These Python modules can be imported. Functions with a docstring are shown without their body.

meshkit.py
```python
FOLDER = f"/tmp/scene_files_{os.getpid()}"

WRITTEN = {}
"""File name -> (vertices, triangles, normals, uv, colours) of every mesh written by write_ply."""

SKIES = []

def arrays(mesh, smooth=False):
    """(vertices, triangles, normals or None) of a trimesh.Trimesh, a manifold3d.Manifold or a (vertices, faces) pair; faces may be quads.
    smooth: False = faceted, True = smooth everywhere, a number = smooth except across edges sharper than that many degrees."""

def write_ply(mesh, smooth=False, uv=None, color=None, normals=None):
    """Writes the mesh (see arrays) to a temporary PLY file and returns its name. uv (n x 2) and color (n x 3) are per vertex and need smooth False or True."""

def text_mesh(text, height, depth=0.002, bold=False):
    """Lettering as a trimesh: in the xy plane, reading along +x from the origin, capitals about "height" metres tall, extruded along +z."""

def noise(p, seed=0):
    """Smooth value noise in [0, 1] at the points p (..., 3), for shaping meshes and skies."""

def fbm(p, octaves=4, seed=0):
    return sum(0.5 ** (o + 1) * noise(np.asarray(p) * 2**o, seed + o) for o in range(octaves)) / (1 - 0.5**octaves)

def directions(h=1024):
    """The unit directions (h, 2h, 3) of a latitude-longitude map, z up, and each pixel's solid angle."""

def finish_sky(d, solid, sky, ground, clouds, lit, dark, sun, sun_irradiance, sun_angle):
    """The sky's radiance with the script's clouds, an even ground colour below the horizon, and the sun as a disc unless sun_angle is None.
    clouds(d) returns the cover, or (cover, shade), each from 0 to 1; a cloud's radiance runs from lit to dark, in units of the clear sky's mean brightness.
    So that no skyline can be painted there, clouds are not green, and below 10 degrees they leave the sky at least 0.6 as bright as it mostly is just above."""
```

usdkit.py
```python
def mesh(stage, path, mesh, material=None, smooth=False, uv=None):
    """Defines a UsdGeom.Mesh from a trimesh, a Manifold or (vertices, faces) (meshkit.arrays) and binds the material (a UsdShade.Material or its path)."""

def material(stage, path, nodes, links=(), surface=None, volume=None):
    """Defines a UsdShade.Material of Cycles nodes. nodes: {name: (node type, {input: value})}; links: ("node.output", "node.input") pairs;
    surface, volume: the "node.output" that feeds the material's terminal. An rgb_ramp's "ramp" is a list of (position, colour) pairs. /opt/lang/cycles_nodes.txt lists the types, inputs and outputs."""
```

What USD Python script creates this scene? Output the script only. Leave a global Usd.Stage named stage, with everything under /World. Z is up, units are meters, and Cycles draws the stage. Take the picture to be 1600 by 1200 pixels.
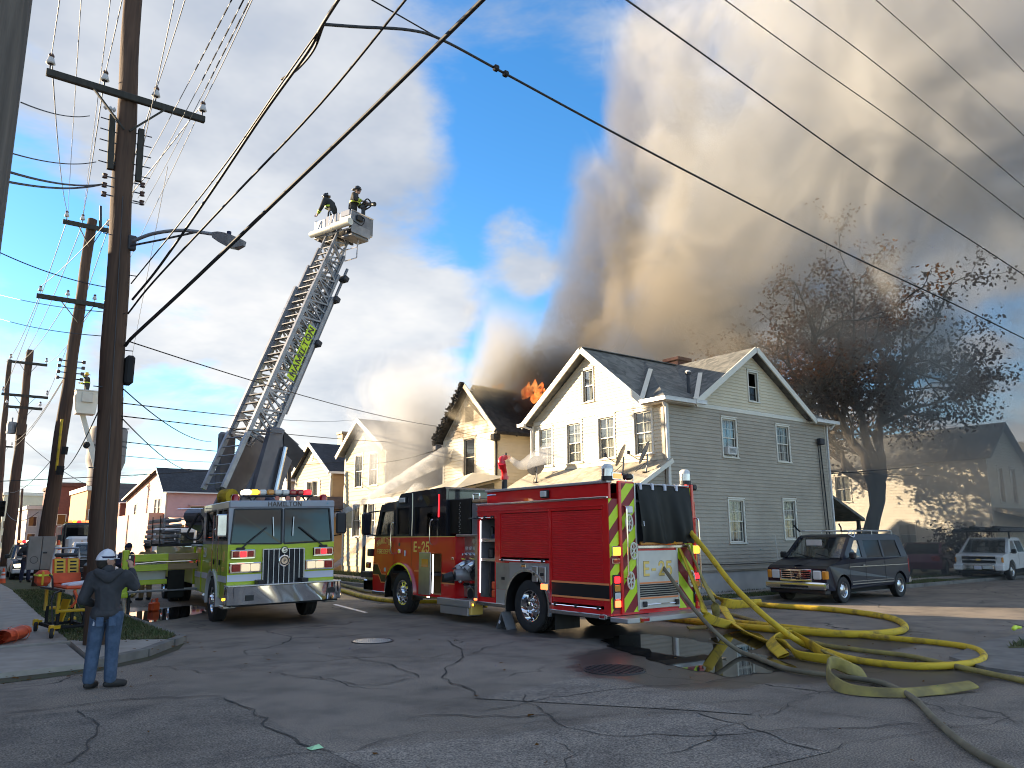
import math, random
import numpy as np, trimesh, manifold3d as m3, shapely
from shapely.geometry import Polygon, box as sbox, LineString
from shapely.ops import unary_union
import usdkit, meshkit
from pxr import Usd, UsdGeom, UsdLux, UsdShade, Sdf, Gf, Vt
random.seed(7); rng = np.random.default_rng(7)
stage = Usd.Stage.CreateInMemory()
UsdGeom.SetStageUpAxis(stage, 'Z'); UsdGeom.SetStageMetersPerUnit(stage, 1.0)
UsdGeom.Xform.Define(stage, '/World'); UsdGeom.Scope.Define(stage, '/World/Looks')
# ---------------------------------------------------------------- camera (x runs across the main street, y along it)
FPX, PITCH, ROLL, EYE, HEAD = 1210.0, 0.195, 0.005, 1.93, 37.0
cam = UsdGeom.Camera.Define(stage, '/World/camera')
cam.CreateHorizontalApertureAttr(36.0); cam.CreateFocalLengthAttr(36.0 * FPX / 1600)
cam.CreateClippingRangeAttr(Gf.Vec2f(0.05, 20000))
cam.AddTranslateOp().Set(Gf.Vec3d(0, 0, EYE)); cam.AddRotateZOp().Set(-HEAD)
cam.AddRotateXOp().Set(90 + math.degrees(PITCH)); cam.AddRotateZOp(opSuffix='roll').Set(-math.degrees(ROLL))
cam.CreateExposureAttr(EXPOSURE := 2.7)
# ---------------------------------------------------------------- sun and sky
SUN_AZ, SUN_EL = math.radians(-38.0), math.radians(14.5)
sun = UsdLux.DistantLight.Define(stage, '/World/sun')
sun.CreateIntensityAttr(0.70); sun.CreateAngleAttr(0.5); sun.CreateColorAttr(Gf.Vec3f(1.0, 0.79, 0.53)); sun.CreateNormalizeAttr(True)
sun.AddRotateZOp().Set(-math.degrees(SUN_AZ)); sun.AddRotateXOp().Set(-(90 - math.degrees(SUN_EL)))

def ray(px, py):
    """direction through a place of the photograph, in scene axes"""
    X, U = (px - 800) / FPX, (600 - py) / FPX
    cr, sr, c, s = math.cos(ROLL), math.sin(ROLL), math.cos(PITCH), math.sin(PITCH)
    x, u = X * cr + U * sr, -X * sr + U * cr
    f, z = c - u * s, s + u * c
    h = math.radians(HEAD)
    return np.array([x * math.cos(h) + f * math.sin(h), -x * math.sin(h) + f * math.cos(h), z])
def at_d(px, py, d):
    r = ray(px, py); h = math.radians(HEAD)
    return r * (d / (r[0] * math.sin(h) + r[1] * math.cos(h))) + [0, 0, EYE]
def at_x(px, py, x): r = ray(px, py); return r * (x / r[0]) + [0, 0, EYE]
def at_y(px, py, y): r = ray(px, py); return r * (y / r[1]) + [0, 0, EYE]
def gnd(px, py, z=0.0): r = ray(px, py); return r * ((z - EYE) / r[2]) + [0, 0, EYE]

def sky_material():
    n = {'tc': ('texture_coordinate', {}), 'nrm': ('vector_math', {'math_type': 'normalize'}), 'sep': ('separate_xyz', {}),
         'sky': ('sky_texture', {'sky_type': 'single_scattering', 'sun_disc': False, 'sun_elevation': SUN_EL, 'sun_rotation': SUN_AZ, 'altitude': 200.0, 'air_density': 1.0, 'aerosol_density': 0.35, 'ozone_density': 3.2}),
         'zc': ('math', {'math_type': 'maximum', 'value2': 0.0}), 'zp': ('math', {'math_type': 'add', 'value2': 0.17}),
         'px': ('math', {'math_type': 'divide'}), 'py': ('math', {'math_type': 'divide'}), 'pl': ('combine_xyz', {}),
         'n1': ('noise_texture', {'scale': 1.75, 'detail': 8.0, 'roughness': 0.58, 'distortion': 0.3}),
         'n2': ('noise_texture', {'scale': 1.5, 'detail': 6.0, 'roughness': 0.58}),
         'off': ('vector_math', {'math_type': 'add', 'vector2': (0.35, 0.02, 0.28)})}
    L = [('tc.generated', 'nrm.vector1'), ('nrm.vector', 'sep.vector'), ('sep.z', 'zc.value1'), ('zc.value', 'zp.value1'),
         ('sep.x', 'px.value1'), ('zp.value', 'px.value2'), ('sep.y', 'py.value1'), ('zp.value', 'py.value2'),
         ('px.value', 'pl.x'), ('py.value', 'pl.y'), ('pl.vector', 'n1.vector'), ('pl.vector', 'off.vector1'), ('off.vector', 'n2.vector')]
    blobs = SKY_BLOBS
    prev = None
    for i, (bx, by, rad, wgt) in enumerate(blobs):
        d = ray(bx, by); d = d / np.linalg.norm(d)
        cosr = math.cos(rad / FPX)
        n[f'd{i}'] = ('vector_math', {'math_type': 'dot_product', 'vector2': tuple(d)})
        n[f'm{i}'] = ('map_range', {'range_type': 'smoothstep', 'from_min': cosr, 'from_max': 1.0, 'to_min': 0.0, 'to_max': wgt, 'clamp': True})
        L += [('nrm.vector', f'd{i}.vector1'), (f'd{i}.value', f'm{i}.value')]
        if prev:
            n[f'a{i}'] = ('math', {'math_type': 'add'}); L += [(prev, f'a{i}.value1'), (f'm{i}.result', f'a{i}.value2')]; prev = f'a{i}.value'
        else: prev = f'm{i}.result'
    n['sum'] = ('math', {'math_type': 'add'}); L += [('n1.fac', 'sum.value1'), (prev, 'sum.value2')]
    n['cov'] = ('map_range', {'range_type': 'smoothstep', 'from_min': 0.39, 'from_max': 0.60, 'to_min': 0.0, 'to_max': 0.96, 'clamp': True}); L += [('sum.value', 'cov.value')]
    # shade of the cloud: greyer overhead, white and bright lower down and where thin noise says so
    n['zm'] = ('math', {'math_type': 'minimum', 'value2': .46}); n['sh'] = ('math', {'math_type': 'multiply_add', 'value2': -1.2, 'value3': 0.9}); L += [('sep.z', 'zm.value1'), ('zm.value', 'sh.value1')]
    n['sh2'] = ('math', {'math_type': 'multiply_add', 'value2': 2.2, 'value3': -1.1}); L += [('n2.fac', 'sh2.value1')]
    n['sh3'] = ('math', {'math_type': 'add', 'use_clamp': True}); L += [('sh.value', 'sh3.value1'), ('sh2.value', 'sh3.value2')]
    n['cr'] = ('rgb_ramp', {'ramp': [(0, (.76, .91, 1.17)), (0.35, (1.12, 1.20, 1.34)), (0.7, (1.55, 1.58, 1.62)), (1, (1.9, 1.86, 1.8))]}); L += [('sh3.value', 'cr.fac')]
    n['hs'] = ('hsv', {'saturation': 1.22, 'value': 0.64}); L += [('sky.color', 'hs.color')]
    n['mx'] = ('mix_color', {}); L += [('cov.result', 'mx.fac'), ('hs.color', 'mx.a'), ('cr.color', 'mx.b')]
    n['bg'] = ('background_shader', {'strength': SKY_STRENGTH}); L += [('mx.result', 'bg.color')]
    return usdkit.material(stage, '/World/Looks/sky', n, L, surface='bg.background')
SKY_STRENGTH = 0.085
# clear and cloudy places of the sky in view: (px, py, radius, +cloud / -clear)
SKY_BLOBS = [(740, 320, 250, -0.24), (890, 240, 190, -0.20), (600, 390, 110, -0.10), (330, 330, 120, -0.16), (90, 330, 170, -0.17), (280, 610, 110, -0.12), (60, 520, 120, -0.06),
             (430, 170, 330, 0.24), (600, 230, 130, 0.10), (330, 470, 210, 0.18), (830, 378, 100, 0.34), (640, 455, 150, 0.26), (880, 90, 200, .06), (620, 560, 170, 0.16), (200, 30, 300, 0.12), (100, 640, 140, 0.10), (800, 100, 240, 0.05), (480, 600, 160, 0.1)]
dome = UsdLux.DomeLight.Define(stage, '/World/sky'); dome.CreateIntensityAttr(1.0)
dome.GetPrim().SetCustomDataByKey('kind', 'structure')
UsdShade.MaterialBindingAPI.Apply(dome.GetPrim()).Bind(sky_material())
# ---------------------------------------------------------------- helpers: shapes
class MB:
    """collects (vertices, triangles)"""
    def __init__(s): s.v, s.f, s.n = [], [], 0
    def add(s, m):
        for q in (m if isinstance(m, list) else [m]):
            v, f = q if isinstance(q, tuple) else (q.vertices, q.faces)
            s.v.append(np.asarray(v, float)); s.f.append(np.asarray(f, int) + s.n); s.n += len(v)
        return s
    def get(s): return np.vstack(s.v), np.vstack(s.f)
def cat(ms): return MB().add(ms).get()
BF = np.array([[0,2,1],[0,3,2],[4,5,6],[4,6,7],[0,1,5],[0,5,4],[1,2,6],[1,6,5],[2,3,7],[2,7,6],[3,0,4],[3,4,7]])
def bx(x0, x1, y0, y1, z0, z1):
    if x0 > x1: x0, x1 = x1, x0
    if y0 > y1: y0, y1 = y1, y0
    if z0 > z1: z0, z1 = z1, z0
    return np.array([[x0,y0,z0],[x1,y0,z0],[x1,y1,z0],[x0,y1,z0],[x0,y0,z1],[x1,y0,z1],[x1,y1,z1],[x0,y1,z1]], float), BF
def hull(p):
    h = trimesh.convex.convex_hull(np.asarray(p, float)); return np.array(h.vertices), np.array(h.faces)
def rb(x0, x1, y0, y1, z0, z1, r=0.02):
    """box with chamfered edges"""
    x0, x1 = sorted((x0, x1)); y0, y1 = sorted((y0, y1)); z0, z1 = sorted((z0, z1))
    r = min(r, (x1-x0)*.45, (y1-y0)*.45, (z1-z0)*.45); p = []
    for X, a in ((x0, 1), (x1, -1)):
        for Y, b in ((y0, 1), (y1, -1)):
            for Z, c in ((z0, 1), (z1, -1)):
                p += [(X, Y+b*r, Z+c*r), (X+a*r, Y, Z+c*r), (X+a*r, Y+b*r, Z)]
    return hull(p)
def frame_of(d):
    d = np.asarray(d, float); d = d / np.linalg.norm(d)
    a = np.cross(d, [0, 0, 1.0] if abs(d[2]) < .95 else [1.0, 0, 0]); a /= np.linalg.norm(a)
    return a, np.cross(d, a), d
def tube(pts, r, n=8, cap=True):
    p = np.asarray(pts, float); m = len(p)
    r = np.broadcast_to(np.asarray(r, float), (m,))
    t = np.gradient(p, axis=0); t /= np.linalg.norm(t, axis=1, keepdims=True) + 1e-12
    a = frame_of(t[0])[0]; A = []
    for k in range(m):
        a = a - t[k] * (a @ t[k]); a /= np.linalg.norm(a) + 1e-12; A.append(a)
    A = np.array(A); Bn = np.cross(t, A); ang = np.arange(n) * 2 * math.pi / n
    v = p[:, None] + r[:, None, None] * (np.cos(ang)[None, :, None] * A[:, None] + np.sin(ang)[None, :, None] * Bn[:, None])
    i, j = np.meshgrid(np.arange(m-1), np.arange(n), indexing='ij'); i, j = i.ravel(), j.ravel(); k = (j+1) % n
    f = np.vstack([np.stack([i*n+j, i*n+k, (i+1)*n+k], 1), np.stack([i*n+j, (i+1)*n+k, (i+1)*n+j], 1)])
    v = v.reshape(-1, 3)
    if cap:
        q = np.arange(n); q1 = (q+1) % n; c0 = len(v); v = np.vstack([v, p[:1], p[-1:]])
        f = np.vstack([f, np.stack([np.full(n, c0), q1, q], 1), np.stack([np.full(n, c0+1), (m-1)*n+q, (m-1)*n+q1], 1)])
    return v, f
def cyl(p0, p1, r0, r1=None, n=12):
    return tube([p0, p1], [r0, r0 if r1 is None else r1], n)
def bar(p0, p1, w, h=None, up=(0, 0, 1)):
    """rectangular bar from p0 to p1"""
    p0, p1 = np.asarray(p0, float), np.asarray(p1, float); d = p1 - p0; L = np.linalg.norm(d); d = d / L
    up = np.asarray(up, float)
    if abs(d @ up) > .98: up = np.array([1.0, 0, 0]) if abs(d[0]) < .9 else np.array([0, 1.0, 0])
    a = np.cross(d, up); a /= np.linalg.norm(a); b = np.cross(a, d); h = w if h is None else h
    v, f = bx(-w/2, w/2, 0, L, -h/2, h/2)
    return p0 + v[:, :1]*a + v[:, 1:2]*d + v[:, 2:3]*b, f
def lathe(prof, axis='y', n=32):
    """profile of (radius, along) turned about an axis through the origin"""
    prof = np.asarray(prof, float); m = len(prof); ang = np.arange(n) * 2 * math.pi / n
    c, s = np.cos(ang), np.sin(ang); R, A = prof[:, 0], prof[:, 1]
    if axis == 'z': v = np.stack([R[:, None]*c, R[:, None]*s, np.repeat(A[:, None], n, 1)], -1)
    elif axis == 'y': v = np.stack([R[:, None]*s, np.repeat(A[:, None], n, 1), R[:, None]*c], -1)
    else: v = np.stack([np.repeat(A[:, None], n, 1), R[:, None]*c, R[:, None]*s], -1)
    i, j = np.meshgrid(np.arange(m-1), np.arange(n), indexing='ij'); i, j = i.ravel(), j.ravel(); k = (j+1) % n
    return v.reshape(-1, 3), np.vstack([np.stack([i*n+j, i*n+k, (i+1)*n+k], 1), np.stack([i*n+j, (i+1)*n+k, (i+1)*n+j], 1)])
def ext(poly, a0, a1, plane='xy'):
    """a 2-D outline (points or shapely) given thickness: 'xy' along z, 'xz' along y, 'yz' along x"""
    if not hasattr(poly, 'geom_type'): poly = Polygon(poly)
    ms = []
    for g in getattr(poly, 'geoms', [poly]):
        if g.geom_type != 'Polygon' or g.area < 1e-7: continue
        e = trimesh.creation.extrude_polygon(g, abs(a1-a0), engine='earcut'); v = np.array(e.vertices); f = np.array(e.faces); v[:, 2] += min(a0, a1)
        if plane == 'xz': v = np.stack([v[:, 0], v[:, 2], v[:, 1]], 1); f = f[:, ::-1]
        elif plane == 'yz': v = np.stack([v[:, 2], v[:, 0], v[:, 1]], 1)
        ms.append((v, f))
    return cat(ms)
def flat(poly, z):
    """a level sheet"""
    if not hasattr(poly, 'geom_type'): poly = Polygon(poly)
    ms = []
    for g in getattr(poly, 'geoms', [poly]):
        if g.geom_type != 'Polygon': continue
        v, f = trimesh.creation.triangulate_polygon(g, engine='earcut'); v = np.column_stack([v, np.full(len(v), z)])
        f = np.array(f); cr = np.cross(v[f[:, 1]]-v[f[:, 0]], v[f[:, 2]]-v[f[:, 0]])[:, 2]; f[cr < 0] = f[cr < 0][:, ::-1]
        ms.append((v, f))
    return cat(ms)
def rot(m, ax, deg, about=(0, 0, 0)):
    a = math.radians(deg); c, s = math.cos(a), math.sin(a)
    R = {'x': [[1,0,0],[0,c,-s],[0,s,c]], 'y': [[c,0,s],[0,1,0],[-s,0,c]], 'z': [[c,-s,0],[s,c,0],[0,0,1]]}[ax]
    return (np.asarray(m[0])-about) @ np.array(R).T + about, m[1]
def mv(m, *d): return np.asarray(m[0]) + np.array(d, float), m[1]
def sc(m, *d): return np.asarray(m[0]) * np.array(d, float), (m[1] if np.prod(d) > 0 else np.asarray(m[1])[:, ::-1])
def ball(c, r, sub=2):
    s = trimesh.creation.icosphere(sub); return np.array(s.vertices) * r + np.asarray(c, float), np.array(s.faces)
def text(s, h, depth=.004, bold=True):
    t = meshkit.text_mesh(s, h, depth, bold); return np.array(t.vertices), np.array(t.faces)
def put(m, o, ux, uy, uz=None):
    """moves a mesh from its own axes to origin o with axes ux, uy(, uz)"""
    ux, uy = np.asarray(ux, float), np.asarray(uy, float); uz = np.cross(ux, uy) if uz is None else np.asarray(uz, float)
    v = np.asarray(m[0]); f = m[1]
    if np.dot(np.cross(ux, uy), uz) < 0: f = np.asarray(f)[:, ::-1]
    return np.asarray(o, float) + v[:, :1]*ux + v[:, 1:2]*uy + v[:, 2:3]*uz, f
def width_fit(m, w):
    v = np.array(m[0]); v[:, 0] -= v[:, 0].min(); v[:, 0] *= w / v[:, 0].max(); return v, m[1]
def spline(pts, n=8):
    """smooth curve through points"""
    p = np.asarray(pts, float); q = np.vstack([2*p[0]-p[1], p, 2*p[-1]-p[-2]]); o = []
    for i in range(1, len(q)-2):
        for t in np.linspace(0, 1, n, endpoint=False):
            a, b, c, d = q[i-1], q[i], q[i+1], q[i+2]
            o.append(.5*((2*b)+(c-a)*t+(2*a-5*b+4*c-d)*t*t+(3*b-a-3*c+d)*t**3))
    return np.array(o+[p[-1]])
# ---------------------------------------------------------------- helpers: prims
USED = {}
def numbered(parent, name):
    k = USED.get((parent, name), 0); USED[(parent, name)] = k+1
    return f'{parent}/{name}' if k == 0 else f'{parent}/{name}_{k:03d}'
def tag(path, label=None, category=None, group=None, kind=None):
    p = stage.GetPrimAtPath(path)
    for k, v in (('label', label), ('category', category), ('group', group), ('kind', kind)):
        if v: p.SetCustomDataByKey(k, v)
    return path
def thing(name, label, category, loc=(0, 0, 0), rz=0, group=None, tilt=None, kind=None):
    path = numbered('/World', name); x = UsdGeom.Xform.Define(stage, path)
    x.AddTranslateOp().Set(Gf.Vec3d(*map(float, loc))); x.AddRotateZOp().Set(float(rz))
    if tilt: x.AddRotateXYZOp().Set(Gf.Vec3f(*tilt))
    return tag(path, label, category, group, kind)
def part(parent, name, m, mat, label=None, smooth=False, kind=None):
    path = numbered(parent, name)
    usdkit.mesh(stage, path, cat(m) if isinstance(m, list) else m, mat if not isinstance(mat, str) else M[mat], smooth)
    return tag(path, label, None, None, kind)
def node(parent, name, label=None):
    path = numbered(parent, name); UsdGeom.Xform.Define(stage, path); return tag(path, label)
def solo(name, m, mat, label, category, group=None, smooth=False, kind=None):
    path = part('/World', name, m, mat, None, smooth); return tag(path, label, category, group, kind)
def struct(name, m, mat, smooth=False, kind='structure', label=None):
    path = part('/World', name, m, mat, label, smooth, kind); return path
def dup(src, name, label, category, loc, rz=0, group=None):
    path = numbered('/World', name); x = UsdGeom.Xform.Define(stage, path)
    x.GetPrim().GetReferences().AddInternalReference(src)
    x.ClearXformOpOrder(); x.AddTranslateOp().Set(Gf.Vec3d(*map(float, loc))); x.AddRotateZOp().Set(float(rz)); x.GetPrim().SetInstanceable(True)
    return tag(path, label, category, group)
# ---------------------------------------------------------------- helpers: materials
M = {}
def mat(name, c, c2=None, ns=5.0, rough=.5, rvar=0.0, metal=0.0, bump=0.0, bs=60.0, coat=0.0, detail=4.0, world=False, spec=.5, stretch=None, lo=.35, hi=.65, sheen=0.0):
    n = {'p': ('principled_bsdf', {'base_color': c, 'roughness': rough, 'metallic': metal, 'coat_weight': coat, 'specular_ior_level': spec, 'sheen_weight': sheen})}
    L = []; src = 'tc.object'
    n['tc'] = ('geometry', {}) if world else ('texture_coordinate', {})
    if world: src = 'tc.position'
    if stretch: n['mp'] = ('mapping', {'scale': stretch}); L.append((src, 'mp.vector')); src = 'mp.vector'
    if c2 is not None or rvar:
        n['n'] = ('noise_texture', {'scale': ns, 'detail': detail, 'roughness': .6}); L.append((src, 'n.vector'))
        if c2 is not None:
            n['r'] = ('rgb_ramp', {'ramp': [(lo, c), (hi, c2)]}); L += [('n.fac', 'r.fac'), ('r.color', 'p.base_color')]
        if rvar:
            n['mr'] = ('map_range', {'from_min': .3, 'from_max': .7, 'to_min': max(0, rough-rvar), 'to_max': rough+rvar}); L += [('n.fac', 'mr.value'), ('mr.result', 'p.roughness')]
    if bump:
        n['bn'] = ('noise_texture', {'scale': bs, 'detail': 3.0}); n['b'] = ('bump', {'strength': bump, 'distance': .01})
        L += [(src, 'bn.vector'), ('bn.fac', 'b.height'), ('b.normal', 'p.normal')]
    M[name] = usdkit.material(stage, '/World/Looks/'+name, n, L, surface='p.BSDF'); return M[name]
def glow(name, c, strength, base=None):
    M[name] = usdkit.material(stage, '/World/Looks/'+name, {'p': ('principled_bsdf', {'base_color': base or c, 'roughness': .25, 'emission_color': c, 'emission_strength': strength})}, [], surface='p.BSDF')
def pane(name, tint=(.02, .025, .03), clear=.55, rough=.02, refl=.75):
    """window glass: part see-through, part reflecting by fresnel"""
    n = {'t': ('transparent_bsdf', {'color': (clear, clear*1.02, clear*1.02)}), 'd': ('diffuse_bsdf', {'color': tint}), 'g': ('glossy_bsdf', {'color': (1, 1, 1), 'roughness': rough}),
         'lw': ('layer_weight', {'blend': .5}), 'pw': ('math', {'math_type': 'power', 'value2': 4.0}), 'fr': ('math', {'math_type': 'multiply_add', 'value2': refl, 'value3': .045}), 'm1': ('mix_closure', {'fac': .12}), 'm2': ('mix_closure', {})}
    M[name] = usdkit.material(stage, '/World/Looks/'+name, n, [('t.BSDF', 'm1.closure1'), ('d.BSDF', 'm1.closure2'), ('lw.facing', 'pw.value1'), ('pw.value', 'fr.value1'), ('fr.value', 'm2.fac'), ('m1.closure', 'm2.closure1'), ('g.BSDF', 'm2.closure2')], surface='m2.closure')
# ---------------------------------------------------------------- materials
def asphalt(name, c0, c1, crack=1.0, wet=()):
    n = {'g': ('geometry', {}), 'n1': ('noise_texture', {'scale': .45, 'detail': 5.0, 'roughness': .6}), 'n2': ('noise_texture', {'scale': 55.0, 'detail': 2.0, 'roughness': .7}),
         'r1': ('rgb_ramp', {'ramp': [(.3, c0), (.7, c1)]}), 'r2': ('rgb_ramp', {'ramp': [(.34, (.3, .3, .3)), (.5, (.9, .9, .9)), (.72, (1.9, 1.85, 1.75))]}), 'mu': ('mix_color', {'blend_type': 'multiply', 'fac': 1.0}),
         'n4': ('noise_texture', {'scale': 1.3, 'detail': 7.0, 'roughness': .68}), 'r4': ('rgb_ramp', {'ramp': [(.36, (.68, .68, .70)), (.52, (1, 1, 1)), (.7, (1.12, 1.1, 1.07))]}), 'mu4': ('mix_color', {'blend_type': 'multiply', 'fac': 1.0}),
         'nd': ('noise_texture', {'scale': 1.1, 'detail': 4.0}), 'nds': ('vector_math', {'math_type': 'scale', 'scale': 1.1}), 'nda': ('vector_math', {'math_type': 'add'}),
         'vo': ('voronoi_texture', {'feature': 'distance_to_edge', 'scale': .33}), 'ck': ('map_range', {'from_min': .0015, 'from_max': .009, 'to_min': 1.0, 'to_max': 0.0, 'clamp': True}),
         'n3': ('noise_texture', {'scale': .22, 'detail': 2.0}), 'cm': ('map_range', {'from_min': .48, 'from_max': .58, 'clamp': True}), 'cx': ('math', {'math_type': 'multiply'}), 'cx2': ('math', {'math_type': 'multiply', 'value2': crack}),
         'ckc': ('mix_color', {'b': (.012, .012, .012)}), 'p': ('principled_bsdf', {'roughness': .88, 'specular_ior_level': .35}),
         'hb': ('math', {'math_type': 'subtract'}), 'b': ('bump', {'strength': .55, 'distance': .012})}
    L = [('g.position', 'n1.vector'), ('g.position', 'n2.vector'), ('n1.fac', 'r1.fac'), ('n2.fac', 'r2.fac'), ('r1.color', 'mu.a'), ('r2.color', 'mu.b'),
         ('g.position', 'nd.vector'), ('nd.color', 'nds.vector1'), ('g.position', 'nda.vector1'), ('nds.vector', 'nda.vector2'), ('nda.vector', 'vo.vector'), ('vo.distance', 'ck.value'),
         ('g.position', 'n3.vector'), ('n3.fac', 'cm.value'), ('ck.result', 'cx.value1'), ('cm.result', 'cx.value2'), ('cx.value', 'cx2.value1'),
         ('g.position', 'n4.vector'), ('n4.fac', 'r4.fac'), ('mu.result', 'mu4.a'), ('r4.color', 'mu4.b'), ('mu4.result', 'ckc.a'), ('cx2.value', 'ckc.fac'), ('n2.fac', 'hb.value1'), ('cx2.value', 'hb.value2'), ('hb.value', 'b.height'), ('b.normal', 'p.normal')]
    col = 'ckc.result'
    if wet:
        n['wn'] = ('noise_texture', {'scale': .9, 'detail': 5.0, 'roughness': .6}); L.append(('g.position', 'wn.vector')); prev = None
        for i, (x, y, r) in enumerate(wet):
            n[f'wd{i}'] = ('vector_math', {'math_type': 'distance', 'vector2': (x, y, 0)}); n[f'wm{i}'] = ('map_range', {'from_min': r*.55, 'from_max': r*1.25, 'to_min': 1.0, 'to_max': 0.0, 'clamp': True})
            L += [('g.position', f'wd{i}.vector1'), (f'wd{i}.value', f'wm{i}.value')]
            if prev: n[f'wa{i}'] = ('math', {'math_type': 'maximum'}); L += [(prev, f'wa{i}.value1'), (f'wm{i}.result', f'wa{i}.value2')]; prev = f'wa{i}.value'
            else: prev = f'wm{i}.result'
        n['ws'] = ('math', {'math_type': 'add'}); n['wt'] = ('map_range', {'range_type': 'smoothstep', 'from_min': .85, 'from_max': 1.1, 'clamp': True})
        n['wc'] = ('mix_color', {'blend_type': 'multiply', 'b': (.36, .36, .38)}); n['wr'] = ('map_range', {'to_min': .88, 'to_max': .38}); n['wb'] = ('map_range', {'to_min': .55, 'to_max': .12})
        L += [('wn.fac', 'ws.value1'), (prev, 'ws.value2'), ('ws.value', 'wt.value'), (col, 'wc.a'), ('wt.result', 'wc.fac'), ('wt.result', 'wr.value'), ('wr.result', 'p.roughness'), ('wt.result', 'wb.value'), ('wb.result', 'b.strength')]; col = 'wc.result'
    L.append((col, 'p.base_color'))
    M[name] = usdkit.material(stage, '/World/Looks/'+name, n, L, surface='p.BSDF')
WETS = [(9.8, 8.4, 2.2), (12.2, 10.0, 2.3), (14.0, 8.6, 1.6), (11.4, 6.2, 1.6), (5.0, 23.0, 2.0), (11.6, 13.0, 2.0), (13.0, 26, 3.5)]
asphalt('asphalt', (.190, .163, .135), (.275, .236, .198), 1.0, WETS)
asphalt('asphalt_patch_look', (.155, .136, .116), (.22, .194, .168), .3)
asphalt('asphalt_worn', (.21, .184, .158), (.29, .255, .22), .6)
mat('concrete', (.36, .325, .285), (.27, .245, .215), 2.2, .85, bump=.25, bs=70, world=True)
mat('concrete_dark', (.20, .185, .165), (.13, .12, .11), 2.5, .88, bump=.3, bs=60, world=True)
mat('earth', (.07, .055, .035), (.05, .06, .025), 1.5, .95, bump=.5, bs=20, world=True)
mat('lawn', (.045, .062, .018), (.085, .078, .035), 1.3, .95, bump=.6, bs=25, world=True)
mat('blade', (.05, .085, .02), (.12, .11, .05), 3, .7, world=True)
mat('far_ground', (.07, .07, .04), (.10, .09, .055), .02, .95, world=True)
mat('hill', (.075, .07, .055), (.11, .095, .075), .02, .95, world=True)
M['water'] = usdkit.material(stage, '/World/Looks/water', {'g': ('geometry', {}), 'n': ('noise_texture', {'scale': 1.4, 'detail': 2.0}), 'b': ('bump', {'strength': .03, 'distance': .02}), 'p': ('principled_bsdf', {'base_color': (.012, .011, .010), 'roughness': .03, 'ior': 1.45, 'specular_ior_level': .6})},
    [('g.position', 'n.vector'), ('n.fac', 'b.height'), ('b.normal', 'p.normal')], surface='p.BSDF')
# buildings
mat('siding_cream', (.66, .58, .42), (.56, .48, .34), .9, .6, detail=7, lo=.4, hi=.8)
mat('siding_white', (.68, .62, .49), (.54, .48, .36), 1.0, .6, detail=7, lo=.4, hi=.8)
mat('siding_tan', (.40, .345, .27), (.31, .265, .205), .9, .6, detail=7, lo=.35, hi=.75)
mat('siding_scorch', (.68, .63, .51), (.30, .22, .13), 1.4, .75, lo=.36, hi=.62)
mat('siding_brown', (.42, .28, .15), (.36, .24, .13), 1.5, .65)
mat('siding_grey', (.42, .42, .42), (.36, .36, .36), 1.5, .65)
mat('stucco_cream', (.60, .49, .30), (.55, .45, .275), 1.0, .8, bump=.1, bs=50)
mat('trim_white', (.72, .68, .58), (.66, .62, .52), 2.0, .5)
mat('gutter', (.72, .71, .68), (.58, .56, .52), 1.5, .4)
mat('soffit', (.62, .58, .50), (.52, .48, .41), 1.5, .7)
mat('char', (.012, .011, .010), (.05, .045, .04), 5, .95, bump=.6, bs=25)
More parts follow.
